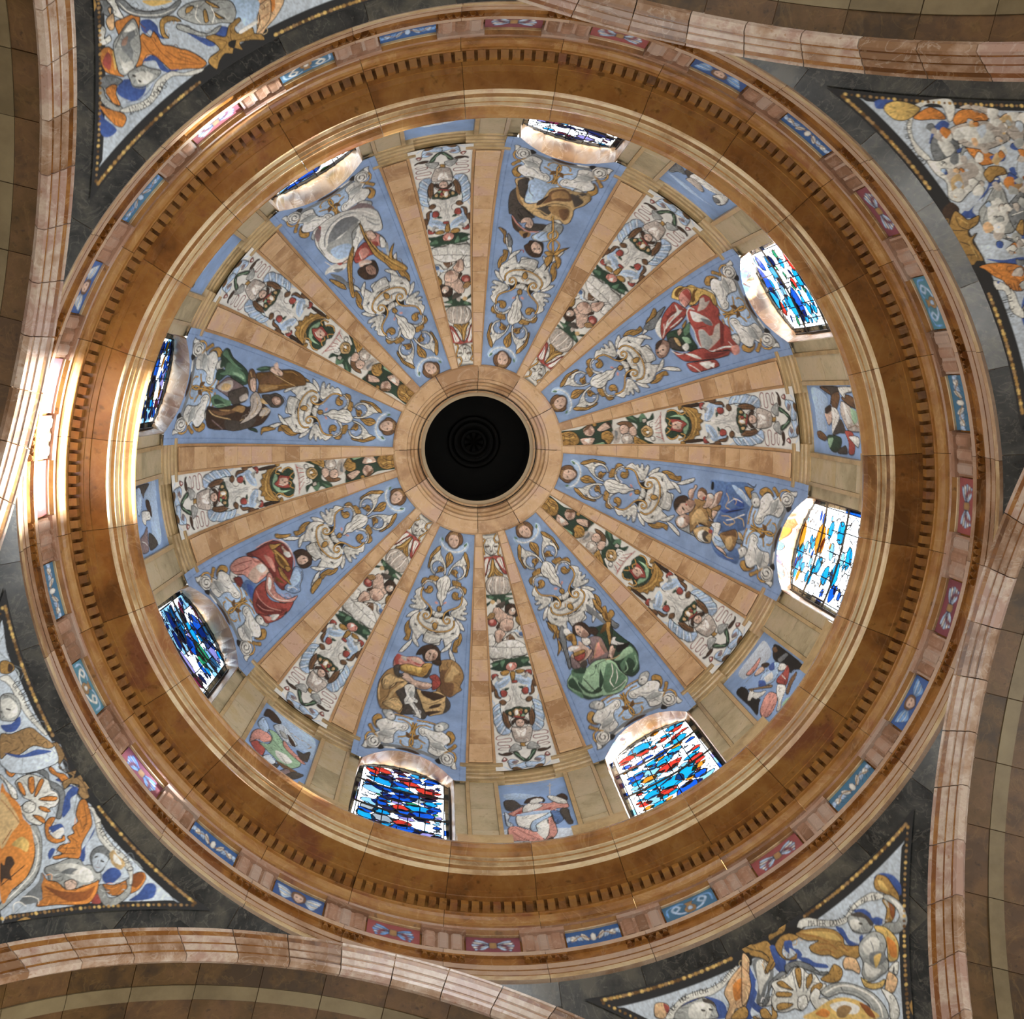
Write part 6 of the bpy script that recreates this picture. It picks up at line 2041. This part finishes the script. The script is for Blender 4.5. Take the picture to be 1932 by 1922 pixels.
ART['pend3'] = '''
gU -700,2000 11,21 32,24 16,-3 -8,-33 -25,-20
fy -645,2002 -14,20 18,30 41,25 45,13 7,-32 -9,-31 -33,-23
sA1.2 -631,2024 38,10 31,6
gU -421,2036 -39,43 -4,37 29,12 13,-22 8,-39 0,-18
gh -525,2051 12,28 34,22 20,-32 40,-43 -38,-3
fa -545,2055 9,59 49,19 28,-6 -29,-29 -30,-34
jw -560,2053 -22,25 15,40 36,46 24,18 37,-8 29,-29 -4,-15 -63,17 -38,-26 -11,-38 12,-28 29,-29 42,-19 46,-3 51,4 20,-3 -19,-15 -48,-6 -69,17 -42,18
fa -441,2145 -12,34 32,47 42,23 17,-28 -38,-43 -11,-36
fq -415,2102 -1,35 26,52 37,43 54,16 41,0 -1,-40 -13,-41 -44,-41 -33,-14 -32,3
gw -402,2128 26,52 51,35 43,-10 -39,-59
fG -428,2053 3,38 47,14 36,3 19,-28 -3,-41 -20,-23 -48,11
gw -407,2062 26,27 43,-1 3,-35
gQ -432,2060 3,51 21,4 -8,-38
gU -333,2094 8,21 23,-18 -14,-9
fw -367,1994 31,33 13,53 22,38 71,9 58,-7 9,-45 5,-35 14,-39 -40,-22 -60,23 -56,-12
gq -275,2018 -1,52 21,38 43,1 23,-53 -4,-47
gT -242,2017 -4,36 63,-17 13,-40
fa -325,2115 44,40 53,28 17,-18 -19,-38 -59,-8
gU -241,2166 19,45 23,-16 -15,-28
gU -187,2128 29,25 32,-12 -12,-30 19,-18 10,-44 23,-28 33,2 -34,-49 -23,43 -26,53 -13,39
gh -124,1999 -32,73 -13,39 27,-6 33,-56 15,-40
fo -196,2117 -12,31 29,32 28,-3 -11,-30 9,-29
fg -73,2040 -19,33 -37,50 24,19 54,-9 77,-4 40,-32 -37,-62 -49,-11
gw -72,2071 -11,45 82,2 36,-39 -39,-30
sG1.6 -100,2061 -30,46 10,43
sG1.6 -32,2037 -40,34
fq -460,2184 7,30 61,44 60,11 19,61 93,-56 -45,-22 -74,-4 -75,-26
gw -397,2253 29,22 18,-28 -21,-12
gw -343,2292 21,27 27,-16 -24,-18
gT -341,2258 9,35 37,-15 -4,-30
gt -128,2154 -6,34 42,18 37,-17 -31,-32
fG -36,2126 -27,51 10,14 138,-60 -20,-18 -50,-2
fo 57,2116 -24,26 13,5 47,-20 -16,-11
sw1.6 -36,2141 13,36
sw1.6 3,2124 4,39
sW2 60,2069 65,46
fG 64,2059 34,25 35,28 -12,5 -38,-34
gU 122,1983 33,50 19,64 33,-12 -39,-57
gh 63,1990 38,63 56,50 17,-6 -35,-74 -25,-37
fa 142,1953 5,36 27,52 41,42 84,-28 -15,-35 -48,-15 -30,-21 -40,-17
sA1.4 164,1983 55,27
sA1.4 200,2032 70,22
jw 222,1975 23,27 50,22 50,0 41,6 28,-7 -42,-29 -89,3 -21,-23
gU 231,1984 1,11 11,-8
gN -149,1937 -14,40 43,12 32,-31 -10,-29
fo -135,1896 11,29 26,4 30,-5 -29,21 -24,28 30,11 30,10 4,38 29,-20 8,-36 30,-4 -5,26 26,-27 67,5 29,-3 -11,-19 10,-19 -32,-36 -52,-12 -38,11 28,25 -35,-2 -26,-22 -26,11 26,22 -53,-43
sK1.6 -126,1901 40,-2 31,28 31,43
sK1.6 -104,1965 50,-6 38,23
sK1.6 19,1904 47,21 24,39
sK1.6 6,1933 38,25 67,6
sy1.4 -92,1968 47,19
sy1.4 22,1959 77,1
lK1.5 -372,1976 6,-2 5,3 0,8 -6,6 -6,1 -4,-3 2,-6 5,1
lK1.5 -382,1991 7,-19 -8,-1 -6,4 2,5 9,2
lK1.5 -385,1980 -10,9
lK1.5 -399,1988 -2,-19 -11,17
lK1.5 -400,1981 -8,-1
lK1.5 -419,1969 -15,2
lK1.5 -426,1970 3,18
lK1.5 -440,1991 -4,-18
lK1.5 -451,1993 -12,-17 -2,20
lK1.5 -456,1987 -8,1
lK1.5 -483,2004 -12,-16 -7,4 -1,6 7,2 7,-4
lK1.5 -510,1996 11,16 -10,4
lK1.5 -539,2013 9,-7 16,13 -8,7
lK1.5 -522,2013 -7,5
lK1.5 -527,2029 -16,-13 6,21 -16,-13
lK1.5 -539,2039 -21,-9 11,17
lK1.5 -547,2036 -6,5
lK1.5 397,1996 -15,-28 2,31
lK1.5 391,1986 -8,1
lK1.5 372,1970 2,31 -16,-28
lK1.5 343,1976 12,-2 9,29 -11,3
lK1.5 359,1989 -9,2
lK1.5 330,2009 -4,-31 -3,22 -7,-21 1,31
lK1.5 313,2010 -9,-30 -4,31
lK1.5 310,1999 -9,0
lK1.5 299,2014 -40,1 0,6 10,3 10,-3 0,-7
lK1.5 279,2019 20,5
lK1.5 299,2032 -40,1
lK1.5 299,2040 -40,6 39,4
lK1.5 283,2042 0,6
'''
# ------------------------------------------------------------------ fresco painter: flat shapes rasterised onto a canvas in surface coordinates,
# then stored as the colour of the vertices of the painted plaster
PAINT = {'h': 'bcc8d4', 'k': '2b2620', 'K': '15120f', 'w': 'd9dad4', 'W': 'eceae2', 'g': 'a2a6a4', 'G': '72777a', 'b': '829bc0', 'o': 'a68246', 'O': '63461f', 'y': 'd2b26a',
         'r': '9a4840', 'R': '6c2e2a', 'p': 'c78f83', 'n': '6d5036', 'N': '3b2a1d', 't': '98794f', 'T': 'c2a677', 'e': '587a60', 'E': '283f30', 'l': '93b595',
         'f': 'cdb3a2', 'F': '97796a', 'v': '7d6d6e', 'u': '54719f', 'U': '3a5596', 'c': 'a9c2de', 'q': 'b7afa6', 'Q': '46403a', 'a': 'c9813a', 'A': '8a4f22', 'd': 'd9b48a'}
PAINT = {k: np.array(srgb(v)[:3]) for k, v in PAINT.items()}

def parse(s):
    out = []
    for ln in s.strip().splitlines():
        op, *pt = ln.split()
        x = y = 0
        pts = []
        for i, t in enumerate(pt):
            a, b = t.split(',')
            x, y = (int(a), int(b)) if i == 0 else (x + int(a), y + int(b))
            pts.append((x, y))
        out.append((op, np.array(pts, float)))
    return out

def spline(P, closed, sub=5):
    n = len(P)
    if n < 3: return P
    if closed:
        A, B, Cc, Dd = np.roll(P, 1, 0), P, np.roll(P, -1, 0), np.roll(P, -2, 0)
    else:
        A = np.vstack([P[:1], P[:-2]]); B = P[:-1]; Cc = P[1:]; Dd = np.vstack([P[2:], P[-1:]])
    t = (np.arange(sub) / sub)[None, :, None]
    A, B, Cc, Dd = (q[:, None, :] for q in (A, B, Cc, Dd))
    k = 0.42
    m0, m1 = (Cc - A) * k, (Dd - B) * k
    r = (2 * t ** 3 - 3 * t ** 2 + 1) * B + (t ** 3 - 2 * t ** 2 + t) * m0 + (-2 * t ** 3 + 3 * t ** 2) * Cc + (t ** 3 - t ** 2) * m1
    r = r.reshape(-1, 2)
    return r if closed else np.vstack([r, P[-1:]])

class Canvas:
    """aspect(v) gives the length of one u unit over one v unit at row v"""
    def __init__(self, u0, u1, v0, v1, base, aspect, unit_px):
        self.u0, self.v0 = u0, v0
        self.w, self.h = int(u1 - u0), int(v1 - v0)
        self.img = np.empty((self.h, self.w, 3), np.float32)
        self.img[:] = base
        r = np.random.RandomState(self.h * 7 + self.w)
        t = r.rand(self.h // 7 + 3, self.w // 5 + 3)
        t = np.repeat(np.repeat(t, 7, 0), 5, 1)
        for ax in (0, 1):
            for sft in (1, 2, 3): t = (t + np.roll(t, sft, ax)) / 2
        self.tex = (1 + 0.55 * (t[4:4 + self.h, 4:4 + self.w] - 0.5)).astype(np.float32)      # brush unevenness
        self.aspect, self.unit = aspect, unit_px         # unit_px: canvas v units per stroke pixel
    def fill(self, poly, col, alpha=1.0, relief=0.0):
        x = poly[:, 0] - self.u0; y = poly[:, 1] - self.v0
        y0, y1 = max(0, int(math.floor(y.min()))), min(self.h, int(math.ceil(y.max())) + 1)
        x0, x1 = max(0, int(math.floor(x.min()))), min(self.w, int(math.ceil(x.max())) + 1)
        if y1 <= y0 or x1 <= x0: return
        rows = np.arange(y0, y1) + 0.5
        xa, ya, xb, yb = x, y, np.roll(x, -1), np.roll(y, -1)
        up = (ya[None] <= rows[:, None]) & (yb[None] > rows[:, None])
        dn = (yb[None] <= rows[:, None]) & (ya[None] > rows[:, None])
        ri, ei = np.nonzero(up | dn)
        if len(ri) == 0: return
        xc = xa[ei] + (rows[ri] - ya[ei]) * (xb[ei] - xa[ei]) / (yb[ei] - ya[ei])
        ci = np.clip(np.ceil(xc - 0.5).astype(int) - x0, 0, x1 - x0)
        acc = np.zeros((y1 - y0, x1 - x0 + 1), np.int16)
        np.add.at(acc, (ri, ci), np.where(up[ri, ei], 1, -1))
        m = np.cumsum(acc, 1)[:, :-1] != 0
        sub = self.img[y0:y1, x0:x1]
        c = col * self.tex[y0:y1, x0:x1][m][:, None]
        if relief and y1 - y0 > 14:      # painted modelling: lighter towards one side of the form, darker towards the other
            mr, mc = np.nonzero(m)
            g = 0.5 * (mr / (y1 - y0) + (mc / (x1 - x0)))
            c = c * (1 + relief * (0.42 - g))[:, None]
        sub[m] = c if alpha >= 1 else sub[m] * (1 - alpha) + c * alpha
    def stroke(self, P, width, col, taper=True):
        if len(P) < 2: return
        asp = self.aspect(P[:, 1])[:, None] if callable(self.aspect) else self.aspect
        Q = P * np.hstack([np.ones((len(P), 1)) * asp, np.ones((len(P), 1))])
        d = np.gradient(Q, axis=0)
        l = np.hypot(d[:, 0], d[:, 1]); l[l == 0] = 1
        nrm = np.stack([-d[:, 1], d[:, 0]], 1) / l[:, None]
        n = len(P)
        w = np.ones(n) * width * self.unit / 2
        if taper and n > 3:
            t = np.linspace(0, 1, n)
            w = w * np.clip(np.minimum(t, 1 - t) * 6 + 0.35, 0, 1)
        off = nrm * w[:, None]
        off[:, 0] = off[:, 0] / (asp[:, 0] if hasattr(asp, 'shape') else asp)
        L, R = P + off, P - off
        for i in range(n - 1):      # quads keep self-crossing strokes solid
            q = np.array([L[i], L[i + 1], R[i + 1], R[i]])
            self.fill(q, col)
    def draw(self, shapes, flip=False, fade=None):
        for op, P in shapes:
            mir = op.endswith('~')
            o = op.rstrip('~')
            for side in ((1, -1) if mir else (1,)):
                pts = P * np.array([side * (-1 if flip else 1), 1])
                self.shape(o, pts)
    def shape(self, o, pts):
        kind, c = o[0], PAINT[o[1]]
        if kind in 'fg':
            sp = spline(pts, True)
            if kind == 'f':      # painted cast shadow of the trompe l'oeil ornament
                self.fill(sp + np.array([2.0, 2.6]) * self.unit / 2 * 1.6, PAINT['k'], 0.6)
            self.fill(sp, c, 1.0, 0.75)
            if kind == 'f':
                self.veins(sp, c)
                self.stroke(np.vstack([sp, sp[:1]]), 1.5, PAINT['K'], False)
        elif kind == 'j':
            sp = spline(pts, True)
            self.fill(sp, c)
            self.stroke(np.vstack([sp, sp[:1]]), 1.3, PAINT['K'], False)
        elif kind == 'l':
            self.stroke(pts, float(o[2:]), c, False)
        elif kind == 's':
            self.stroke(spline(pts, False), float(o[2:]), c)
        elif kind == 't':
            wd = float(o[2:])
            sp = spline(pts, False)
            self.stroke(sp, wd + 1.9, PAINT['K'], False)
            self.stroke(sp, wd, c, False)
            self.stroke(sp, wd * 0.35, np.minimum(1, c * 1.9), False)
    def veins(self, sp, c):
        """short fold and vein lines drawn from the rim of a form towards its middle"""
        ext = np.ptp(sp, axis=0)
        if min(ext) * 1.0 < 11 * self.unit: return
        mid = sp.mean(0)
        n = int(np.clip(ext.sum() / (9 * self.unit), 4, 16))
        rg = random.Random(int(abs(sp[0, 0]) * 13 + abs(sp[0, 1]) * 7))
        for j in range(n):
            p = sp[int(len(sp) * (j + rg.random() * 0.6) / n) % len(sp)]
            q0, q1 = rg.uniform(0.08, 0.2), rg.uniform(0.35, 0.7)
            d = mid - p
            side = np.array([-d[1], d[0]]) * rg.uniform(-0.18, 0.18)
            pts = np.array([p + d * q0, p + d * (q0 + q1) / 2 + side, p + d * q1])
            self.stroke(spline(pts, False), rg.uniform(0.8, 1.5), np.clip(c * (0.30 if j % 3 else 1.45), 0, 0.85))
    def softened(self):
        """box average over 3 x 5 canvas cells, as paint bleeds into plaster"""
        a = self.img
        p = np.pad(a, ((2, 2), (1, 1), (0, 0)), mode='edge')
        s = sum(p[i:i + a.shape[0]] for i in range(5)) / 5
        p = np.pad(s, ((0, 0), (1, 1), (0, 0)), mode='edge')[:, 1:-1]
        return (p[:, :-2] + p[:, 1:-1] + p[:, 2:]) / 3
    def sample(self, soft, U, V):
        x = np.clip((U - self.u0).astype(int), 0, soft.shape[1] - 1)
        y = np.clip((V - self.v0).astype(int), 0, soft.shape[0] - 1)
        return soft[y, x]

def mottle(cv, amp, seed, cells=(7, 20)):
    """large soft unevenness of a painted sky"""
    r = np.random.RandomState(seed)
    g = r.rand(cells[1] + 1, cells[0] + 1)
    yy = np.linspace(0, cells[1] - 1e-3, cv.h); xx = np.linspace(0, cells[0] - 1e-3, cv.w)
    yi, xi = yy.astype(int), xx.astype(int)
    fy, fx = (yy - yi)[:, None], (xx - xi)[None]
    v = g[yi][:, xi] * (1 - fy) * (1 - fx) + g[yi + 1][:, xi] * fy * (1 - fx) + g[yi][:, xi + 1] * (1 - fy) * fx + g[yi + 1][:, xi + 1] * fy * fx
    cv.img *= (1 + amp * (v - 0.5))[..., None].astype(np.float32)

PAINT_GAIN = 1.12
def painted(name, pos, U, V, cv, mat=None, smooth=True, label=None, cat=None, group=None, base=None, parent=None, reverse=False):
    """mesh whose (nv+1) x (nu+1) vertices pos carry the canvas colours found at U, V"""
    nv, nu = U.shape[0] - 1, U.shape[1] - 1
    soft = cv.softened()
    col = cv.sample(soft, U.ravel(), V.ravel())
    col = np.clip(col * PAINT_GAIN, 0, 0.92)
    P = pos.reshape(-1, 3)
    if base is not None: P = P - np.array(base)
    me = D.meshes.new(name)
    me.vertices.add(len(P)); me.vertices.foreach_set('co', P.astype('f').ravel())
    i = np.arange(nv * nu)
    a = (i // nu) * (nu + 1) + i % nu
    q = np.stack([a, a + nu + 1, a + nu + 2, a + 1], 1)
    if reverse: q = q[:, ::-1]
    me.loops.add(len(q) * 4); me.loops.foreach_set('vertex_index', q.ravel().astype('i'))
    me.polygons.add(len(q)); me.polygons.foreach_set('loop_start', (np.arange(len(q)) * 4).astype('i'))
    me.polygons.foreach_set('loop_total', np.full(len(q), 4, 'i'))
    me.polygons.foreach_set('use_smooth', np.ones(len(q), bool))
    me.materials.append(mat or M['paint'])
    me.update(calc_edges=True)
    at = me.color_attributes.new('paint', 'FLOAT_COLOR', 'POINT')
    at.data.foreach_set('color', np.hstack([col, np.ones((len(col), 1))]).astype('f').ravel())
    o = link(name, me, parent, base)
    return tag(o, label, cat, group)

def sphere_np(R, zc, deg, phi):
    d, p = np.radians(deg), np.radians(phi)
    return np.stack([R * np.sin(p) * np.cos(d), R * np.sin(p) * np.sin(d), zc + R * np.cos(p)], -1)

def dome_aspect(v):
    return np.sin(np.radians(np.clip(v / 20.0, 12, 90)))

def arch_phi_np(u):
    z = 23.27 - 0.95 * (np.minimum(np.abs(u), 8.6) / 8.6) ** 2.5
    return np.degrees(np.arccos((z - DOME_ZC) / 5.815))

PARSED = {k: parse(v) for k, v in ART.items()}
NU_W, NV_W = 150, 300
for k in range(8):
    cv = Canvas(-250, 250, 350, 1830, PAINT['b'], dome_aspect, 2.0)
    mottle(cv, 0.30, 40 + k)
    # darker blue painted frame line down both sides
    for s in (-1, 1):
        e = np.array([(s * 20 * (22.5 - rib_out(p)) * 0.9, p * 20.0) for p in np.linspace(40, 90, 12)])
        cv.stroke(e, 0.8, PAINT['u'] * 0.9, False)
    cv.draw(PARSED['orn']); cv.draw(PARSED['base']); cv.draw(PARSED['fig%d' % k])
    a = np.linspace(-1, 1, NU_W + 1)[None, :]
    t = np.linspace(0, 1, NV_W + 1)[:, None]
    vb = arch_phi_np(a * 10.85)
    ph = 18.0 + (vb - 18.0) * t
    hw = 22.5 - (10.3 + 1.35 * (ph - 18) / 63) + 0.12
    u = a * hw
    base = sphere_pt(5.815, DOME_ZC, win_deg(k), 60)
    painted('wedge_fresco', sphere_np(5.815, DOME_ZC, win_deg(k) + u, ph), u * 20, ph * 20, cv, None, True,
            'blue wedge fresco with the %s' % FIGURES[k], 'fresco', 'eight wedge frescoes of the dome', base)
NU_N, NV_N = 84, 290
for k in range(8):
    cv = Canvas(-140, 140, 350, 1750, PAINT['w'] * 1.0, dome_aspect, 2.0)
    mottle(cv, 0.16, 60 + k, (4, 16))
    crown = k in (0, 1, 4, 5)
    cv.draw(PARSED['low']); cv.draw(PARSED['crown_shield' if crown else 'shell_putto'])
    a = np.linspace(-1, 1, NU_N + 1)[None, :]
    t = np.linspace(0, 1, NV_N + 1)[:, None]
    ph = 18.0 + (84.9 - 18.0) * t + 0 * a
    u = a * (4.95 + 0.9 * (ph - 18) / 63 + 0.12)
    base = sphere_pt(5.815, DOME_ZC, nar_deg(k), 60)
    painted('strip_fresco', sphere_np(5.815, DOME_ZC, nar_deg(k) + u, ph), u * 20, ph * 20, cv, None, True,
            'narrow white fresco with a %s between %s and %s' % ('green shield and crown' if crown else 'scallop shell and putto', SHORT[(k - 1) % 8], SHORT[k]), 'fresco', 'eight narrow frescoes of the dome', base)
# ------------------------------------------------------------------ wall frescoes of the drum, one under each narrow dome fresco
PAINT['h'] = np.array(srgb('bcc8d4')[:3])
DRUM_FIG = {0: 'figure in pale drapery by a dark rock', 1: 'figure in red and blue holding a bowl', 2: 'winged angel raising a cross', 3: 'figure in green drapery with a ribbon',
            4: 'profile figure before blue sky, half hidden', 5: 'empty blue sky, mostly hidden', 6: 'thin strip of blue sky, mostly hidden', 7: 'pale angels above blue sky'}
for k in range(8):
    cv = Canvas(-200, 200, 0, 1400, PAINT['b'] * np.array([1.0, 1.05, 1.08]), 1.04, 3.0)
    mottle(cv, 0.35, 80 + k, (5, 9))
    cv.draw(PARSED['drum%d' % k])
    a = np.linspace(-1, 1, 91)[None, :]
    t = np.linspace(0, 1, 111)[:, None]
    z = 22.5 - 3.8 * t + 0 * a
    u = a * 5.9 + 0 * t
    R = 5.945
    pos = np.stack([R * np.cos(np.radians(nar_deg(k) + u)), R * np.sin(np.radians(nar_deg(k) + u)), z], -1)
    painted('wall_fresco', pos, u * 30, (23 - z) * 300, cv, None, True,
            'upright wall fresco with %s, between two pilasters' % DRUM_FIG[k], 'fresco', 'eight wall frescoes of the drum', polar(R, nar_deg(k), 18.7))

# ------------------------------------------------------------------ pendentive frescoes with a painted gold chain border
PEND_FIG = {0: 'pendentive fresco with winged angels holding the MATER DOMINI scroll', 1: 'pendentive fresco with an angel holding the EXCELSIS DEO scroll',
            2: 'pendentive fresco with an angel and the ADORAVERVNT scroll', 3: 'flaking pendentive fresco with the PLENA scroll and gold finial'}
def pend_in(phi, a):
    R = PEND_R * np.sin(np.radians(phi))
    return 45 - np.degrees(np.arccos(np.clip(a / R, -1, 1)))
PHI_CH = 48.62
for q in range(4):
    cv = Canvas(-900, 900, 1890, 2700, np.array(srgb('1d1e1f')[:3]), 0.76, 4.6 / 4)
    cv.unit = 1.0 / 6.9e-3 / 167 * 2 * 1.0
    top = [(u, 49.45) for u in np.linspace(-18.9, 18.9, 40)]
    right = [(pend_in(p, 5.355), p) for p in np.linspace(49.6, 67, 30)]
    left = [(-pend_in(p, 5.355), p) for p in np.linspace(67, 49.6, 30)]
    cv.fill(np.array(top + right + left) * 40, PAINT['h'] * (0.92 if q != 0 else 1.0))
    mottle(cv, 0.18, 90 + q, (9, 6))
    # the part of a pendentive that the picture's frame cuts off repeats the design of the best preserved one
    own = {0: lambda m: True, 1: lambda m: m[1] < 2330 and m[0] < 560, 2: lambda m: m[0] < 215 and m[1] < 2330, 3: lambda m: m[0] < 330 and m[1] < 2260}[q]
    cv.draw([s_ for s_ in PARSED['pend0'] if q and s_[0][0] != 'l' and s_[0] != 'jw' and not own(s_[1].mean(0))])
    cv.draw(PARSED['pend%d' % q])
    if q == 3:      # weathered patch: flakes of plaster and colour in many small pieces
        fr = random.Random(5)
        for n in range(340):
            p = fr.uniform(50.4, 61.5)
            h = pend_in(p, 5.355)
            uu = fr.uniform(-0.93, 0.75) * h
            if p < 51.8 and uu < -8 or (uu > 4 and p < 51.5): continue
            c = PAINT[fr.choice('wwwqqqTgghWdaGc' if n % 9 else 'UUaA')]
            r = fr.uniform(0.12, 0.55)
            aa = np.linspace(0, 2 * pi, 8)[:-1] + fr.random()
            rr_ = r * np.array([fr.uniform(0.55, 1.2) for _ in aa])
            e = np.stack([uu + rr_ * np.cos(aa) / 0.76, p + rr_ * np.sin(aa)], 1) * 40
            cv.fill(spline(e, True), c, 1.0, 0.6)
            if n % 2: cv.stroke(spline(e[:5], False), 1.3, PAINT['K'])
        cv.draw([s_ for s_ in PARSED['pend3'] if s_[0][0] in 'l'] + [s_ for s_ in PARSED['pend3'] if s_[0][:2] in ('fo', 'fy', 'sk', 'sK', 'sy')])
    # gold chain: links of two sizes along the three sides
    rg = random.Random(q)
    line = [(u, PHI_CH) for u in np.arange(-20.3, 20.4, 0.36)]
    sides = [(s * pend_in(p, 5.397), p) for s in (1, -1) for p in np.arange(48.9, 66, 0.30)]
    for n, (u, p) in enumerate(line + sides):
        if n < len(line) and abs(u) < (4.6 if q != 3 else 6.5): continue        # the painted finial hides the chain here
        c = [PAINT['o'], PAINT['O'], PAINT['y'], PAINT['t']][rg.randrange(4)]
        along = n < len(line)
        aa = np.linspace(0, 2 * pi, 9)[:-1]
        ru, rp = (0.20, 0.16) if along else (0.15, 0.14)
        if n % 2: ru, rp = ru * 0.65, rp * 0.8
        e = np.stack([u + ru * np.cos(aa) / 0.76, p + rp * np.sin(aa)], 1) * 40
        cv.fill(e, c)
    a = np.linspace(-1, 1, 561)[None, :]
    t = np.linspace(0, 1, 235)[:, None]
    ph = 48.3 + (62.9 - 48.3) * t + 0 * a
    u = a * pend_in(ph, 5.435)
    c0 = ARCH_ROT + 45 + 90 * q
    base = sphere_pt(PEND_R - 0.025, PEND_ZC, c0, 62.9)
    painted('pendentive_fresco', sphere_np(PEND_R - 0.025, PEND_ZC, c0 + u, ph), u * 40, ph * 40, cv, None, True,
            PEND_FIG[q], 'fresco', 'four pendentive frescoes', base)

# ------------------------------------------------------------------ painted panels between the triglyphs
def metope_canvas(style, seed):
    """bow of feathers, leaf scroll, winged head or vase on a coloured ground; canvas 120 x 60"""
    rg = random.Random(seed)
    ground = {'bow': ['8f4a4a', '7a3f4a'], 'scroll': ['2f5a94', '3f6f8f'], 'head': ['3d5f9c', '35548c'], 'vase': ['4b7f93', '3f6c8c']}[style][seed % 2]
    cv = Canvas(-60, 60, 0, 60, np.array(srgb(ground)[:3]), 1.0, 1.0)
    mottle(cv, 0.2, seed, (5, 3))
    hi, lo = (PAINT['w'], PAINT['c']) if seed % 3 else (PAINT['c'], np.array(srgb('6f9fd8')[:3]))
    dk = np.array(srgb('23324f')[:3])
    def blob(pts, c):
        sp = spline(np.array(pts, float), True); cv.fill(sp, c); cv.stroke(np.vstack([sp, sp[:1]]), 1.3, dk, False)
    if style == 'bow':
        for s in (-1, 1):
            for j in range(5):
                y0 = 10 + j * 9
                blob([(s * 4, 30), (s * 22, y0 + 4), (s * (46 - abs(j - 2) * 3), y0), (s * (44 - abs(j - 2) * 3), y0 + 8), (s * 20, 30 + (j - 2) * 4)], hi if j % 2 else lo)
        blob([(-7, 20), (7, 20), (9, 30), (7, 42), (-7, 42), (-9, 30)], PAINT['t'])
    elif style == 'scroll':
        for s in (-1, 1):
            for j in range(4):
                x = s * (10 + j * 13)
                blob([(x, 44 - j * 6), (x + s * 4, 22 - j * 2), (x + s * 14, 10 + j * 4), (x + s * 16, 24 + j * 3), (x + s * 8, 38)], (hi, lo)[j % 2])
                cv.stroke(spline(np.array([(x, 50), (x + s * 8, 30), (x + s * 12, 16)], float), False), 1.2, dk)
        cv.stroke(spline(np.array([(-50, 40), (-25, 20), (0, 42), (25, 20), (50, 40)], float), False), 3.5, PAINT['t'])
        blob([(-6, 26), (0, 14), (6, 26), (4, 44), (-4, 44)], hi)
    elif style == 'head':
        for s in (-1, 1):
            for j in range(5):
                y = 14 + j * 8
                blob([(s * 12, 30), (s * 30, y - 2), (s * (54 - j * 3), y - 4), (s * (50 - j * 3), y + 6), (s * 28, y + 6)], hi if j % 2 else lo)
        blob([(-15, 14), (0, 6), (15, 14), (17, 34), (0, 52), (-17, 34)], PAINT['n'])
        blob([(-11, 20), (0, 14), (11, 20), (11, 36), (0, 48), (-11, 36)], PAINT['f'])
        for x in (-5, 5): cv.fill(np.array([(x - 2.5, 27), (x + 2.5, 27), (x + 2.5, 30), (x - 2.5, 30)], float), PAINT['k'])
        cv.stroke(np.array([(-3, 40.0), (0, 41), (3, 40)]), 1.2, PAINT['R'], False)
    else:
        for s in (-1, 1):
            cv.stroke(spline(np.array([(s * 8, 50), (s * 26, 44), (s * 40, 24), (s * 30, 12), (s * 22, 24), (s * 34, 34)], float), False), 6, hi, True)
            cv.stroke(spline(np.array([(s * 10, 14), (s * 24, 8), (s * 50, 14), (s * 52, 44)], float), False), 4.5, lo, True)
        blob([(-10, 14), (10, 14), (6, 24), (14, 36), (8, 52), (-8, 52), (-14, 36), (-6, 24)], PAINT['t'])
        blob([(-4, 30), (4, 30), (5, 42), (-5, 42)], hi)
    return cv
STYLE_TXT = {'bow': 'red frieze panel with feather bow', 'scroll': 'blue frieze panel with white leaf scrolls', 'head': 'blue frieze panel with a winged head', 'vase': 'teal frieze panel with a vase'}
order = ['bow', 'head', 'scroll', 'bow', 'vase', 'scroll', 'bow']
HALF_MET = A28 / 2 - HALF_TRI - 0.25
for i in range(N28):
    a0 = PH28 + A28 * (i + 0.5)
    style = order[i % 7]
    cv = metope_canvas(style, 11 + i)
    a = np.linspace(-1, 1, 73)[None, :]
    t = np.linspace(0, 1, 31)[:, None]
    z = 16.0 - 0.42 * t + 0 * a
    u = a * HALF_MET + 0 * t
    R = 5.90
    ang_ = np.radians(a0 + u)
    pos = np.stack([R * np.cos(ang_), R * np.sin(ang_), z], -1)
    r = root('frieze_panel', R, a0, 15.58, STYLE_TXT[style] + ', ' + where(a0, A28), 'panel', 'twenty-eight painted panels of the frieze')
    o = painted('painting', pos, a * 59.9 + 0 * t, t * 58 + 0 * a, cv, None, True)
    me = o.data
    # vertices into the frame of the panel's own root
    c_, s_ = cos(rad(a0)), sin(rad(a0))
    P = pos.reshape(-1, 3) - np.array(polar(R, a0, 15.58))
    P = np.stack([P[:, 0] * c_ + P[:, 1] * s_, -P[:, 0] * s_ + P[:, 1] * c_, P[:, 2]], 1)
    me.vertices.foreach_set('co', P.astype('f').ravel()); me.update()
    o.parent = r
    if i == 0:
        slab_me = ring_block('slab', [(5.903, 15.56), (5.93, 15.56), (5.93, 16.02), (5.903, 16.02)], -HALF_MET, HALF_MET, 6, M['frieze_stone'], (R, 15.58))
        lip_me = ring_block('frame_strip', [(5.875, 16.0), (5.93, 16.0), (5.93, 16.035), (5.875, 16.035)], -HALF_MET, HALF_MET, 6, M['fillet'], (R, 15.58))
    link('slab', slab_me, r); link('frame_strip', lip_me, r)
